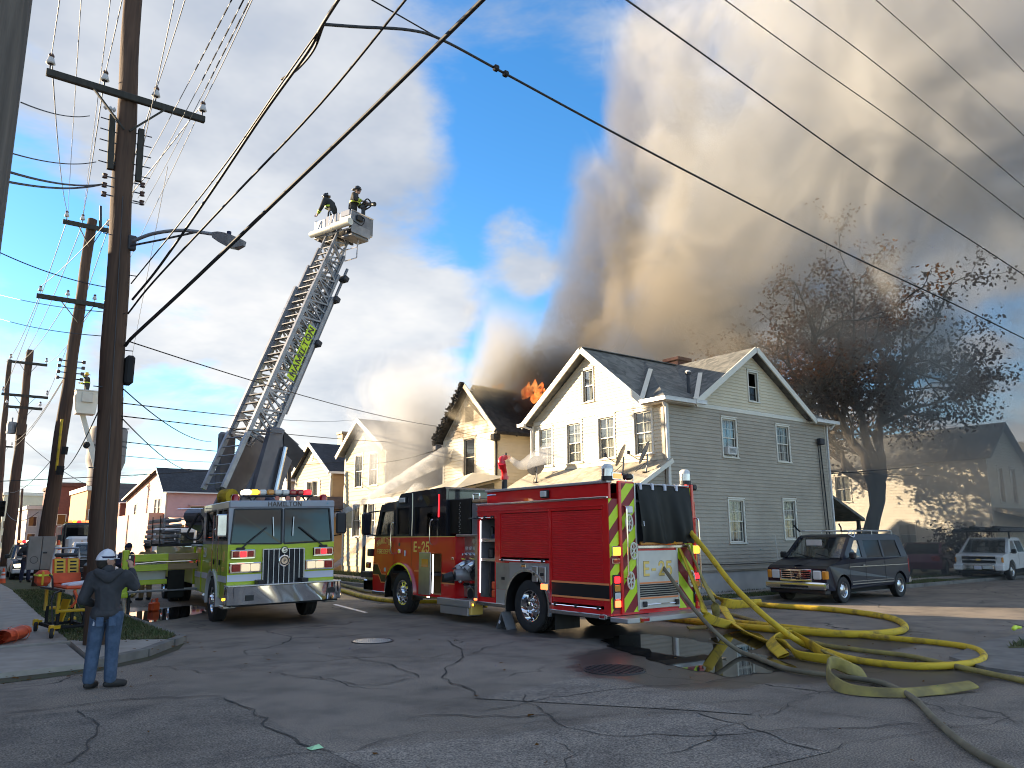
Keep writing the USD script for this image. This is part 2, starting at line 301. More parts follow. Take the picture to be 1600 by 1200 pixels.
mat('curtain', (.82, .79, .70), (.74, .71, .62), 3, .85)
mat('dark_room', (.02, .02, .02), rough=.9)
mat('brick_red', (.19, .065, .045), (.14, .05, .038), 2.5, .85)
mat('brick_dark', (.12, .05, .04), (.09, .04, .032), 2.5, .85)
mat('pink_wall', (.56, .31, .22), (.51, .28, .20), 1.2, .7)
mat('pink_side', (.62, .36, .33), (.55, .32, .30), 1.2, .7)
mat('orange_wall', (.52, .26, .10), (.45, .22, .09), 1.5, .8)
mat('grey_block', (.48, .46, .42), (.40, .38, .35), 1.5, .8)
mat('tank_grey', (.22, .18, .165), (.19, .155, .14), 1.0, .7)
def shingle(name, a, b, c):
    """roofing: mottled tabs laid in courses (object space, world scale)"""
    n = {'g': ('geometry', {}), 'n': ('noise_texture', {'scale': .8, 'detail': 4.0}), 'v': ('voronoi_texture', {'scale': 5.5, 'feature': 'f1'}), 's': ('separate_color', {}), 'r': ('rgb_ramp', {'ramp': [(0, a), (.5, b), (1, c)]}),
         'r2': ('rgb_ramp', {'ramp': [(.3, (.75, .75, .75)), (.7, (1.15, 1.15, 1.15))]}), 'm': ('mix_color', {'blend_type': 'multiply', 'fac': 1.0}), 'p': ('principled_bsdf', {'roughness': .9}), 'b': ('bump', {'strength': .5, 'distance': .01}), 'nb': ('noise_texture', {'scale': 60.0})}
    M[name] = usdkit.material(stage, '/World/Looks/'+name, n, [('g.position', 'n.vector'), ('g.position', 'v.vector'), ('v.color', 's.color'), ('s.r', 'r.fac'), ('n.fac', 'r2.fac'), ('r.color', 'm.a'), ('r2.color', 'm.b'), ('m.result', 'p.base_color'), ('g.position', 'nb.vector'), ('nb.fac', 'b.height'), ('b.normal', 'p.normal')], surface='p.BSDF')
shingle('roof_slate', (.085, .088, .085), (.13, .13, .12), (.18, .175, .16))
shingle('roof_tan', (.30, .26, .20), (.38, .34, .26), (.44, .40, .31))
shingle('roof_black', (.022, .022, .026), (.03, .03, .035), (.04, .04, .045))
shingle('roof_brown', (.06, .042, .036), (.075, .053, .045), (.09, .065, .055))
pane('glass', clear=.82); pane('glass_dark', (.01, .01, .012), .22, refl=.35); pane('glass_clear', (.03, .05, .045), .75)
# metal, paint, rubber
mat('red_paint', (.68, .013, .016), (.60, .011, .014), 2, .24, coat=.6)
mat('red_shutter', (.66, .014, .018), (.58, .012, .016), 2, .38, coat=.2)
mat('black_paint', (.010, .010, .013), rough=.16, coat=.7)
mat('lime_paint', (.50, .64, .018), (.44, .57, .015), 2, .28, coat=.5)
mat('white_paint', (.72, .72, .72), (.66, .66, .66), 2, .28, coat=.5)
mat('silver_paint', (.30, .31, .35), (.26, .27, .30), 2, .3, coat=.4)
mat('navy_paint', (.008, .009, .018), (.011, .011, .016), 3, .3, coat=.15, spec=.3)
mat('plum_paint', (.16, .035, .06), rough=.3, coat=.6)
mat('grey_metal', (.14, .14, .155), (.11, .11, .125), 3, .45, metal=.3)
mat('dark_metal', (.05, .05, .055), (.035, .035, .04), 4, .5, metal=.3)
mat('chrome', (.86, .86, .87), rough=.06, metal=1.0)
mat('chrome_dull', (.70, .70, .71), (.55, .55, .56), 3, .22, metal=1.0)
mat('steel', (.52, .52, .53), (.42, .42, .43), 5, .32, metal=.9)
mat('aluminium', (.34, .34, .35), (.25, .25, .26), 4, .42, metal=.6)
mat('aluminium_dull', (.24, .24, .25), (.17, .17, .18), 4, .5, metal=.5)
M['tread_plate'] = usdkit.material(stage, '/World/Looks/tread_plate', {'tc': ('texture_coordinate', {}), 'm': ('mapping', {'rotation': (0, .78, .78)}), 'c': ('checker_texture', {'scale': 45.0, 'color1': (1, 1, 1), 'color2': (0, 0, 0)}), 'b': ('bump', {'strength': .5, 'distance': .005}), 'p': ('principled_bsdf', {'base_color': (.5, .5, .51), 'metallic': .8, 'roughness': .35})},
    [('tc.object', 'm.vector'), ('m.vector', 'c.vector'), ('c.fac', 'b.height'), ('b.normal', 'p.normal')], surface='p.BSDF')
mat('rubber', (.016, .016, .017), (.028, .027, .026), 6, .8, bump=.2, bs=60)
mat('black_plastic', (.014, .014, .015), rough=.45)
mat('matte_black', (.010, .010, .011), rough=.9)
mat('crack_tar', (.05, .045, .041), rough=.9)
mat('vinyl_black', (.006, .006, .0055), (.012, .0115, .009), 4, .5, bump=.6, bs=6, spec=.25)
mat('wood_box', (.28, .26, .24), (.22, .205, .19), 2, .85)
mat('gold_leaf', (.85, .58, .14), rough=.45)
mat('lime_stripe', (.58, .78, .02), rough=.45); mat('maroon_stripe', (.24, .012, .02), rough=.45)
mat('orange_stripe', (.85, .28, .10), rough=.4); mat('black_stripe', (.012, .012, .014), rough=.35); mat('white_stripe', (.70, .70, .76), rough=.4)
mat('beige_panel', (.66, .62, .55), (.58, .54, .48), 2, .35, metal=.1)
mat('dark_letters', (.06, .04, .03), rough=.5); mat('white_letters', (.75, .75, .75), rough=.5)
glow('red_lamp_on', (1, .02, .03), .45, (.5, .01, .01)); glow('red_lamp_hot', (1, .10, .03), 1.0, (.6, .03, .02)); glow('amber_on', (1, .45, .03), .55, (.7, .35, .02)); glow('white_on', (1, .80, .5), 1.5); glow('strip_on', (.95, .97, 1), .5)
glow('lamp_warm', (1, .80, .45), 0.12, (.6, .55, .45))
mat('red_lens', (.30, .008, .010), rough=.12, coat=.8); mat('amber_lens', (.60, .24, .03), rough=.12, coat=.8); mat('clear_lens', (.60, .60, .58), rough=.1, coat=.8)
mat('hose_yellow', (.60, .40, .02), (.20, .13, .03), 4.5, .75, bump=.5, bs=90, lo=.50, hi=.72, world=True)
mat('hose_dull', (.33, .26, .07), (.19, .15, .06), 3.5, .85, bump=.3, bs=50, world=True)
mat('hose_grey', (.20, .17, .11), (.13, .11, .075), 3.5, .88, bump=.3, bs=50, world=True)
# wood and wires
def wood(name, a, b, rough=.9):
    n = {'tc': ('texture_coordinate', {}), 'm': ('mapping', {'scale': (14, 14, .55)}), 'n': ('noise_texture', {'scale': 1.0, 'detail': 6.0, 'roughness': .65, 'distortion': .3}), 'r': ('rgb_ramp', {'ramp': [(.3, a), (.7, b)]}), 'b': ('bump', {'strength': .7, 'distance': .02}), 'p': ('principled_bsdf', {'roughness': rough})}
    M[name] = usdkit.material(stage, '/World/Looks/'+name, n, [('tc.object', 'm.vector'), ('m.vector', 'n.vector'), ('n.fac', 'r.fac'), ('r.color', 'p.base_color'), ('n.fac', 'b.height'), ('b.normal', 'p.normal')], surface='p.BSDF')
wood('pole_brown', (.040, .022, .014), (.105, .06, .038)); wood('pole_grey', (.05, .043, .037), (.15, .125, .105)); wood('timber_dark', (.025, .024, .02), (.05, .046, .038))
mat('cable', (.012, .012, .013), rough=.6); mat('wire_grey', (.06, .06, .065), rough=.5, metal=.3); mat('porcelain', (.50, .48, .47), rough=.25); mat('porcelain_brown', (.06, .03, .025), rough=.25)
mat('bark', (.035, .028, .022), (.075, .062, .05), 8, .95, bump=.5, bs=20); mat('bark_pale', (.15, .115, .09), (.09, .07, .055), 6, .95)
# people
mat('skin', (.42, .24, .17), (.36, .20, .14), 6, .55); mat('denim', (.035, .06, .105), (.065, .10, .165), 9, .9, bump=.9, bs=13); mat('jacket_dark', (.024, .025, .029), (.042, .042, .048), 5, .92, bump=1.0, bs=11)
mat('cap_white', (.66, .66, .72), (.58, .58, .64), 6, .9); mat('cap_navy', (.02, .02, .05), rough=.9); mat('shoe_black', (.012, .011, .011), rough=.6); mat('hair_dark', (.02, .015, .012), rough=.8)
mat('turnout_black', (.020, .020, .018), (.035, .034, .03), 5, .9); mat('turnout_tan', (.26, .18, .09), (.20, .14, .07), 5, .9); mat('reflective_yellow', (.62, .74, .05), rough=.5); mat('helmet_black', (.015, .015, .015), rough=.35); mat('helmet_yellow', (.72, .48, .03), rough=.35)
mat('navy_cloth', (.018, .022, .05), (.028, .032, .065), 6, .9)
mat('orange_cloth', (.70, .10, .03), (.58, .08, .025), 5, .7, bump=.3, bs=14); mat('cot_yellow', (.66, .40, .02), (.58, .35, .02), 5, .35); mat('sheet_white', (.66, .66, .72), (.58, .58, .66), 5, .9)
mat('green_paper', (.35, .62, .35), rough=.7)
mat('cone_orange', (.75, .11, .03), rough=.5)
def leaf(name, a, b):
    n = {'o': ('geometry', {}), 'r': ('rgb_ramp', {'ramp': [(0, a), (1, b)]}), 'd': ('diffuse_bsdf', {}), 't': ('translucent_bsdf', {}), 'm': ('mix_closure', {'fac': .35})}
    M[name] = usdkit.material(stage, '/World/Looks/'+name, n, [('o.random_per_island', 'r.fac'), ('r.color', 'd.color'), ('r.color', 't.color'), ('d.BSDF', 'm.closure1'), ('t.BSDF', 'm.closure2')], surface='m.closure')
leaf('leaf_orange_sunlit', (.36, .16, .06), (.60, .31, .13)); leaf('leaf_brown_shaded', (.08, .052, .037), (.19, .11, .07)); leaf('leaf_green', (.05, .07, .02), (.09, .10, .04)); leaf('litter', (.16, .08, .03), (.30, .17, .07))  # orange and brown: sunlight and shade put into tints of one leaf
# ---------------------------------------------------------------- the ground
def arc(cx, cy, r, a0, a1, n=8): return [(cx+r*math.cos(math.radians(a)), cy+r*math.sin(math.radians(a))) for a in np.linspace(a0, a1, n)]
def rip(p, q, n, amp, seed):
    """wavering line from p to q"""
    r = np.random.default_rng(seed); t = np.linspace(0, 1, n)[:, None]; l = (1-t)*np.array(p, float)+t*np.array(q, float)
    d = np.array(q, float)-p; nn = np.array([-d[1], d[0]])/np.linalg.norm(d); w = np.cumsum(r.normal(0, 1, n)); w -= np.linspace(w[0], w[-1], n)
    return l + nn*(w/max(1e-6, abs(w).max())*amp)[:, None]
NEARROAD = Polygon([(-80, -30), (14.4, -30)] + [(14.4, -20), (13.0, 4.0)] + [(14.4, 5.6), (18, 6.6), (130, 6.6), (130, 14.9), (16.4, 14.9)] + arc(16.4, 16.9, 2.0, 270, 180) + [(14.4, 260), (4.3, 260), (4.3, 16.9), (3.95, 15.6), (3.3, 14.5), (2.4, 13.7), (1.2, 13.55), (-80, 13.4)])
struct('ground', flat([(-1500, -300), (1500, -300), (1500, 2500), (-1500, 2500)], -.06), 'far_ground')
struct('road', flat(NEARROAD, 0), 'asphalt')
# repaired squares of asphalt, cracks sealed and open
PATCHES = [[(350, 1087), (590, 1062), (540, 1112), (495, 1113)], [(-40, 1135), (345, 1092), (525, 1177), (300, 1230), (-60, 1230)], [(745, 1053), (840, 1120), (520, 1180), (420, 1120)], [(760, 1068), (960, 1049), (1150, 1085), (860, 1122)]]
def gp(pts): return [tuple(gnd(*p)[:2]) for p in pts]
struct('asphalt_patch', flat(Polygon(gp([(-60, 1128), (350, 1090), (525, 1176), (700, 1230), (-60, 1260)])), .004), 'asphalt_patch_look')
struct('asphalt_patch', flat(Polygon(gp([(520, 1178), (1085, 1113), (1300, 1175), (1150, 1210), (640, 1240)])), .0065), 'asphalt_worn')
struct('asphalt_patch', flat(Polygon(gp([(740, 1092), (900, 1060), (1180, 1118), (1086, 1111)])), .0085), 'asphalt_worn')
def ribbon(pts, w, z, seed=0):
    p = np.asarray(pts, float)[:, :2]; r = np.random.default_rng(seed); t = np.gradient(p, axis=0); t /= np.linalg.norm(t, axis=1, keepdims=True)+1e-9; n = np.stack([-t[:, 1], t[:, 0]], 1)
    ww = w*(.4+.9*r.random(len(p)))[:, None]; ww[0] = ww[-1] = w*.1
    v = np.vstack([p-n*ww/2, p+n*ww/2]); v = np.column_stack([v, np.full(len(v), z)]); m = len(p); i = np.arange(m-1)
    return v, np.vstack([np.stack([i, i+1, m+i+1], 1), np.stack([i, m+i+1, m+i], 1)])
def crackline(px, seed, w=.03):
    pts = [gnd(*p) for p in px]; o = []
    for k in range(len(pts)-1):
        L = np.linalg.norm(pts[k+1]-pts[k]); o += list(rip(pts[k][:2], pts[k+1][:2], max(4, int(L*7)), .05+.03*L, seed*31+k))[:-1]
    return ribbon(np.array(o+[pts[-1][:2]]), w, .012, seed)
CR = [[(360, 1045), (470, 1040), (640, 1035), (800, 1026), (1000, 1020)], [(480, 1022), (560, 1028), (700, 1030), (820, 1000), (940, 1010)], [(350, 1090), (400, 1120), (450, 1150), (525, 1178)], [(525, 1178), (640, 1150), (800, 1133), (1085, 1113)],
      [(745, 1113), (860, 1090), (960, 1078), (1080, 1070), (1130, 1062), (1190, 1050)], [(1085, 1113), (1170, 1140), (1290, 1176)], [(300, 1196), (420, 1184), (525, 1178)], [(820, 1085), (870, 1130), (940, 1150), (1080, 1152), (1280, 1140), (1430, 1130)],
      [(480, 980), (620, 985), (690, 975), (760, 985)], [(1020, 1185), (1120, 1150), (1230, 1100), (1265, 1090)], [(540, 1024), (620, 1045), (655, 1060), (560, 1075)], [(0, 1115), (180, 1095), (350, 1088)], [(990, 1110), (1180, 1095), (1330, 1120), (1600, 1150)],
      [(420, 1052), (500, 1058), (560, 1072), (640, 1064)], [(640, 1122), (720, 1118), (800, 1122), (880, 1112)], [(1290, 1176), (1400, 1150), (1600, 1120)], [(240, 1040), (330, 1052), (420, 1050)], [(700, 1000), (720, 1030), (690, 1060), (745, 1090)], [(860, 1160), (900, 1180), (880, 1210)], [(120, 1110), (150, 1150), (90, 1200)]]
for k, c in enumerate(CR): struct('road_crack', crackline(c, k, .011+.008*(k % 3)), 'crack_tar')
# white parking line by the hoses
struct('road_marking', flat(Polygon([(gnd(520, 945)+[0, 0, 0])[:2], gnd(525, 944)[:2], gnd(575, 957)[:2], gnd(570, 958)[:2]]), .005), 'white_stripe')
# puddles
def puddle(px, seed):
    p = np.array([gnd(*q)[:2] for q in px]); c = p.mean(0); q = spline(np.vstack([p, p[:1]]), 8)[:-1]; r = meshkit.fbm(np.column_stack([q*3, np.full(len(q), seed)]), 3, seed)[:, None]
    return flat(Polygon(c+(q-c)*(.80+.3*r)).buffer(0), .006)
struct('puddle', puddle([(930, 1000), (985, 990), (1060, 996), (1120, 1006), (1190, 1022), (1252, 1042), (1215, 1056), (1150, 1058), (1070, 1046), (1000, 1028), (950, 1012)], 1), 'water', kind='structure')
struct('puddle', puddle([(195, 958), (260, 950), (310, 946), (322, 956), (270, 968), (210, 972)], 2), 'water', kind='structure')
struct('puddle', puddle([(1100, 1000), (1160, 985), (1200, 1000), (1170, 1016)], 4), 'water', kind='structure')
# pavements: joints between slabs are gaps; kerbs are long blocks
walk = node('/World', 'pavement'); tag(walk, kind='structure')
def slab(x0, x1, y0, y1, z=.11, m='concrete', parent=None, d=.10):
    j = rng.uniform(-.006, .006); part(parent or walk, 'paving_slab', rb(x0+.008, x1-.008, y0+.008, y1-.008, z-d, z+j, .008), m)
for k in range(26):
    y0 = 16.6+1.5*k
    for x0, x1 in ((-1.9, .6), (.6, 3.0)): slab(x0, x1, y0, y0+1.5)
part(walk, 'paving_slab', ext([(-1.9, 55.6), (3.0, 55.6), (3.0, 230), (-1.9, 230)], 0, .11), 'concrete')
ramp = [(-1.9, 13.6), (1.2, 13.6), (2.3, 13.78), (2.35, 16.58), (-1.9, 16.58)]
part(walk, 'corner_slab', ext(ramp, .0, .075), 'concrete')
part(walk, 'corner_slab', ext([(2.36, 13.80), (3.2, 14.55), (3.8, 15.5), (3.86, 15.72), (3.25, 16.2), (2.42, 16.55)], .0, .115), 'concrete')
for x0, y0, x1, y1 in ((2.37, 13.78, 3.22, 14.5), (3.24, 14.52, 3.86, 15.5)):
    part(walk, 'kerb_stone', bar((x0, y0, .06), (x1, y1, .06), .16, .14), 'concrete_dark')
kerbs = node('/World', 'kerb'); tag(kerbs, kind='structure')
for k in range(30): part(kerbs, 'kerb_stone', rb(4.12, 4.3, 16.0+2.4*k, 18.38+2.4*k, -.05, .13, .02), 'concrete_dark')
part(kerbs, 'kerb_stone', bar((3.9, 15.55, .05), (4.2, 16.0, .05), .17, .16), 'concrete_dark')
for k in range(40): part(kerbs, 'kerb_stone', rb(14.4, 14.58, 17+2.4*k, 19.38+2.4*k, -.05, .13, .02), 'concrete_dark')
for k in range(14): part(kerbs, 'kerb_stone', rb(16.5+2.4*k, 18.88+2.4*k, 14.9, 15.08, -.05, .12, .02), 'concrete_dark')
part(kerbs, 'kerb_stone', tube([(*p, .03) for p in arc(16.4, 16.9, 1.95, 270, 180, 9)], .1, 6), 'concrete_dark')
# left verge (grass between pavement and kerb), right lawns
struct('verge', ext([(3.02, 16.2), (3.86, 15.74), (4.12, 16.2), (4.12, 230), (3.02, 230)], 0, .10), 'lawn')
struct('verge', ext([(2.45, 16.6), (3.0, 16.35), (3.0, 18.0), (2.45, 16.7)], 0, .105), 'lawn')
struct('left_yard', flat([(-60, 13.6), (-1.92, 13.6), (-1.92, 230), (-60, 230)], .02), 'earth')
struct('lawn_strip', ext(Polygon([(16.6, 15.09), (60, 15.09), (60, 16.0), (18.3, 16.0)]), 0, .10), 'lawn')
struct('lawn_strip', ext(Polygon([(14.6, 17.2), (16.0, 17.2), (16.0, 230), (14.6, 230)]), 0, .10), 'lawn')
for k in range(16): slab(17.4+1.5*k, 18.9+1.5*k, 16.0, 17.0, .10)
for k in range(22): slab(16.0, 17.3, 17.3+1.5*k, 18.8+1.5*k, .10)
struct('yard', flat([(17.32, 17.02), (75, 17.02), (75, 230), (17.32, 230)], .06), 'lawn')
# near right corner: worn ramp with a bit of verge
struct('corner_pavement', ext([(12.35, 3.2), (12.55, 5.3), (13.2, 6.1), (15.5, 6.55), (30, 6.58), (30, 4.2), (14.2, 3.9), (13.6, 2.4), (14.4, -10), (13.9, -10)], -.02, .05), 'concrete_dark')
struct('corner_verge', ext([(14.9, 5.9), (17.2, 6.2), (30, 6.2), (30, 4.9), (16.5, 5.0)], 0, .075), 'lawn')
def blades(poly, n, h, seed, name, z=.1, label=None, mt='blade'):
    r = np.random.default_rng(seed); a, b, c, d = poly.bounds; P = []
    while len(P) < n:
        q = np.column_stack([r.uniform(a, c, n), r.uniform(b, d, n)]); P += list(q[shapely.contains_xy(poly, q[:, 0], q[:, 1])])
    P = np.array(P[:n]); th = r.uniform(0, 2*math.pi, n); hh = h*(.4+.9*r.random(n)); w = .012+.01*r.random(n); ln = r.normal(0, .35, (n, 2))*hh[:, None]
    dx, dy = np.cos(th)*w, np.sin(th)*w
    v = np.stack([np.column_stack([P[:, 0]-dx, P[:, 1]-dy, np.full(n, z)]), np.column_stack([P[:, 0]+dx, P[:, 1]+dy, np.full(n, z)]), np.column_stack([P+ln, z+hh])], 1).reshape(-1, 3)
    struct(name, (v, np.arange(3*n).reshape(-1, 3)), mt, kind='stuff', label=label)
blades(Polygon([(3.0, 16.2), (3.9, 15.75), (4.15, 16.2), (4.15, 34), (2.95, 34), (2.4, 16.7)]), 26000, .07, 3, 'grass', .1, 'short worn grass between the left pavement and the kerb')
blades(Polygon([(16.6, 15.1), (34, 15.1), (34, 16.0), (18.3, 16.0)]), 14000, .07, 4, 'grass', .1, 'grass strip between the kerb and the tan wall of the big house')
blades(Polygon([(17.4, 17.05), (60, 17.05), (60, 19.5), (19.3, 17.2)]), 8000, .08, 5, 'grass', .06, 'grass along the foot of the tan siding wall')
blades(Polygon([(14.6, 24), (16, 24), (16, 60), (14.6, 60)]), 9000, .08, 6, 'grass', .1, 'grass by the kerb in front of the cream house')
blades(Polygon([(17.4, 24), (19.2, 24), (19.2, 48), (17.4, 48)]), 9000, .10, 7, 'grass', .06, 'rough front yard grass before the burning house')
blades(Polygon([(14.9, 5.9), (17.2, 6.2), (20, 6.2), (20, 4.9), (16.5, 5.0)]), 6000, .08, 8, 'grass', .07, 'grass patch at the right edge by the broken pavement')
r = np.random.default_rng(5); nl = 500
P = np.vstack([np.column_stack([r.uniform(2.5, 4.3, 120), r.uniform(14.2, 22, 120)]), np.column_stack([r.uniform(0, 2.6, 60), r.uniform(12.9, 13.7, 60)]), np.column_stack([r.uniform(2, 14, 60), r.uniform(3, 14, 60)]), np.column_stack([r.uniform(12.3, 20, 120), r.uniform(4, 8, 120)]), np.column_stack([r.uniform(16, 34, 140), r.uniform(14.2, 17, 140)])])
v = []
for x, y in P:
    a = r.uniform(0, 6.28); s = r.uniform(.02, .045); z = .012 if (4.2 < x < 14.4 or y < 13.7) else .125
    for k in range(4): v.append((x+s*math.cos(a+k*1.57)*(1 if k % 2 else .6), y+s*math.sin(a+k*1.57)*(1 if k % 2 else .6), z+r.uniform(0, .02)))
n4 = len(P); i = np.arange(n4)*4
struct('leaf_litter', (np.array(v), np.vstack([np.stack([i, i+1, i+2], 1), np.stack([i, i+2, i+3], 1)])), 'litter', kind='stuff', label='dead brown leaves scattered on the kerbs and road')
# soil washed along the edge of the corner pavement
struct('gutter_dirt', flat(Polygon([(-2, 13.0), (1.2, 13.1), (2.3, 13.35), (3.2, 14.0), (3.9, 15.0), (4.35, 16.2), (4.3, 17.5), (4.1, 16.2), (3.8, 15.4), (3.2, 14.4), (2.3, 13.72), (1.2, 13.55), (-2, 13.5)]), .005), 'earth')
# hills far up the street
hx = np.linspace(-200, 260, 60); hz = 18+16*meshkit.fbm(np.column_stack([hx*.012, hx*0, hx*0]), 4, 3)
hv = np.vstack([np.column_stack([hx, np.full(60, 900), np.full(60, -1)]), np.column_stack([hx, 930+hx*0, hz*.75]), np.column_stack([hx, 1000+hx*0, hz]), np.column_stack([hx, 1200+hx*0, hx*0-1])])
f = []
for a in range(3):
    for k in range(59): f += [(a*60+k, a*60+k+1, a*60+61+k), (a*60+k, a*60+61+k, a*60+60+k)]
struct('hills', (hv, np.array(f)), 'hill', True)
# covers in the road
def cover(c, r, name, label, grate=False):
    t = thing(name, label, 'manhole cover', (*c[:2], 0))
    part(t, 'rim', lathe([(r, 0), (r, .016), (r*.93, .016), (r*.93, .006)], 'z', 40), 'dark_metal')
    if not grate:
        part(t, 'lid', lathe([(0, .004), (0, .013), (r*.91, .013), (r*.91, .004)][1:], 'z', 40), 'steel')
        part(t, 'rib_pattern', [mv(bx(-.02, .02, -.02, .02, .0125, .018), x, y, 0) for x in np.arange(-r, r, .09) for y in np.arange(-r, r, .09) if x*x+y*y < (r*.82)**2], 'steel', kind='stuff')
    else:
        part(t, 'pit', lathe([(.001, .006), (r*.9, .006)], 'z', 40), 'matte_black')
        for k, x in enumerate(np.linspace(-r*.8, r*.8, 9)): part(t, 'grate_bar', bx(x-.018, x+.018, -math.sqrt(max(.01, (r*.93)**2-x*x)), math.sqrt(max(.01, (r*.93)**2-x*x)), .006, .016), 'dark_metal')
    return t
cover(gnd(582, 1002), .40, 'manhole_cover', 'round steel manhole cover in the road before the lime green truck')
cover(gnd(960, 1047), .46, 'drain_grate', 'dark round slotted cover in the road beside the puddle', True)
# ---------------------------------------------------------------- houses
class Face:
    """a wall plane: u runs along it, z up, d outward"""
    def __init__(s, o, u, n): s.o, s.u, s.n = np.asarray(o, float), np.asarray(u, float), np.asarray(n, float)
    def p(s, m): return put(m, s.o, s.u, (0, 0, 1), s.n)
    def bx(s, u0, u1, z0, z1, d0, d1): return s.p(bx(u0, u1, z0, z1, d0, d1))
    def rb(s, u0, u1, z0, z1, d0, d1, r=.01): return s.p(rb(u0, u1, z0, z1, d0, d1, r))
    def pt(s, u, z, d): return s.o+s.u*u+np.array([0, 0, z])+s.n*d
def siding(parent, F, poly, holes, e, mat_, lip=.024, name='siding_board'):
    """one overlapping board after another over the outline, cut round the openings"""
    hu = unary_union([sbox(*h) for h in holes]) if holes else None
    u0, z0, u1, z1 = poly.bounds; k = 0; r = np.random.default_rng(int(abs(u0*91+z1*37))+1)
    while z0+k*e < z1-.01:
        a, b = z0+k*e, min(z0+(k+1)*e+.012, z1); g = poly.intersection(sbox(u0-1, a, u1+1, b)); k += 1
        if hu is not None: g = g.difference(hu)
        for q in getattr(g, 'geoms', [g]):
            if q.geom_type != 'Polygon' or q.area < .003: continue
            m = ext(q, 0, 1); v = np.array(m[0]); t = np.clip((v[:, 1]-a)/max(e, 1e-6), 0, 1)
            v[:, 2] = np.where(v[:, 2] > .5, lip*(1-t)+.003+r.uniform(-.0015, .0015), -.004); part(parent, name, F.p((v, m[1])), mat_)
def wall(parent, F, poly, holes, mat_, t=.12, name='wall'):
    g = poly.difference(unary_union([sbox(*h) for h in holes])) if holes else poly
    part(parent, name, F.p(ext(g, -t, -.006)), mat_)
def window(parent, F, u0, u1, z0, z1, grid=(2, 2), cas=.09, trim='trim_white', curtain='curtain', glass='glass', lower=None, label=None, drapes=True, broken=False):
    """double-hung: casing, sill, two sashes with muntins and panes, a curtain behind"""
    w = node(parent, 'window', label); zm = (z0+z1)/2
    part(w, 'casing', [F.rb(u0-cas, u0, z0-.02, z1+cas, -.05, .04), F.rb(u1, u1+cas, z0-.02, z1+cas, -.05, .04), F.rb(u0-cas-.02, u1+cas+.02, z1+cas, z1+cas+.05, -.05, .06), F.rb(u0+.001, u1-.001, z1, z1+cas-.001, -.05, .038)], trim)
    part(w, 'sill', F.rb(u0-cas-.03, u1+cas+.03, z0-.07, z0-.021, -.05, .075), trim)
    for (a, b, d) in ((z0, zm+.02, -.055), (zm-.02, z1, -.03)):
        s = .035; part(w, 'sash', [F.bx(u0, u0+s, a, b, d-.03, d), F.bx(u1-s, u1, a, b, d-.03, d), F.bx(u0+s, u1-s, a, a+s, d-.03, d), F.bx(u0+s, u1-s, b-s, b, d-.03, d)], trim)
        if broken and a > z0: continue
        cols, rows = grid if not (lower and a == z0) else lower
        mm = [F.bx(u0+(u1-u0)*k/cols-.007, u0+(u1-u0)*k/cols+.007, a+s, b-s, d-.022, d-.006) for k in range(1, cols)] + [F.bx(u0+s, u1-s, a+(b-a)*k/rows-.007, a+(b-a)*k/rows+.007, d-.021, d-.007) for k in range(1, rows)]
        if mm: part(w, 'muntin', mm, trim)
        for ci in range(cols):
            for ri in range(rows):
                ua, ub = u0+s+(u1-u0-2*s)*ci/cols, u0+s+(u1-u0-2*s)*(ci+1)/cols; za, zb = a+s+(b-a-2*s)*ri/rows, a+s+(b-a-2*s)*(ri+1)/rows
                part(w, 'pane', F.bx(ua+.004, ub-.004, za+.004, zb-.004, d-.017, d-.013), glass)
    if curtain:
        n = 26; us = np.linspace(u0+.02, u1-.02, n); dd = -.13+.018*np.sin(np.arange(n)*2.3)+.01*np.sin(np.arange(n)*.9)
        if drapes: keep = [(0, 11), (15, 25)]
        else: keep = [(0, 25)]
        for (i0, i1) in keep:
            v = np.vstack([np.column_stack([us[i0:i1+1], np.full(i1-i0+1, z0+.05), dd[i0:i1+1]]), np.column_stack([us[i0:i1+1], np.full(i1-i0+1, z1), dd[i0:i1+1]])]); m = i1-i0+1; i = np.arange(m-1)
            part(w, 'curtain', F.p((v, np.vstack([np.stack([i, i+1, m+i+1], 1), np.stack([i, m+i+1, m+i], 1)]))), curtain, smooth=True)
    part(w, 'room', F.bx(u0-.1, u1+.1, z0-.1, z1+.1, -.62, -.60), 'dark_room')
    return w
def man(m): return m3.Manifold(m3.Mesh(np.asarray(m[0], np.float32), np.asarray(m[1], np.uint32)))
def gable(axis, c, zr, w0, w1, ze0, ze1, a0, a1, drop=0.0):
    """solid roof prism: ridge along 'x' or 'y' at cross position c; w0, w1 half widths, eaves ze0, ze1"""
    p = [(c-w0, ze0-drop), (c+w1, ze1-drop), (c, zr-drop)]
    if drop: p = [(c-w0-.3, ze0-drop-.3*(zr-ze0)/w0), (c+w1+.3, ze1-drop-.3*(zr-ze1)/w1), (c, zr-drop)]
    m = ext(p, a0, a1, 'yz' if axis == 'x' else 'xz'); M_ = man(m)
    return M_ if M_.volume() > 0 else man((m[0], np.asarray(m[1])[:, ::-1]))
def marr(m): q = m.to_mesh(); return np.array(q.vert_properties[:, :3], float), np.array(q.tri_verts)
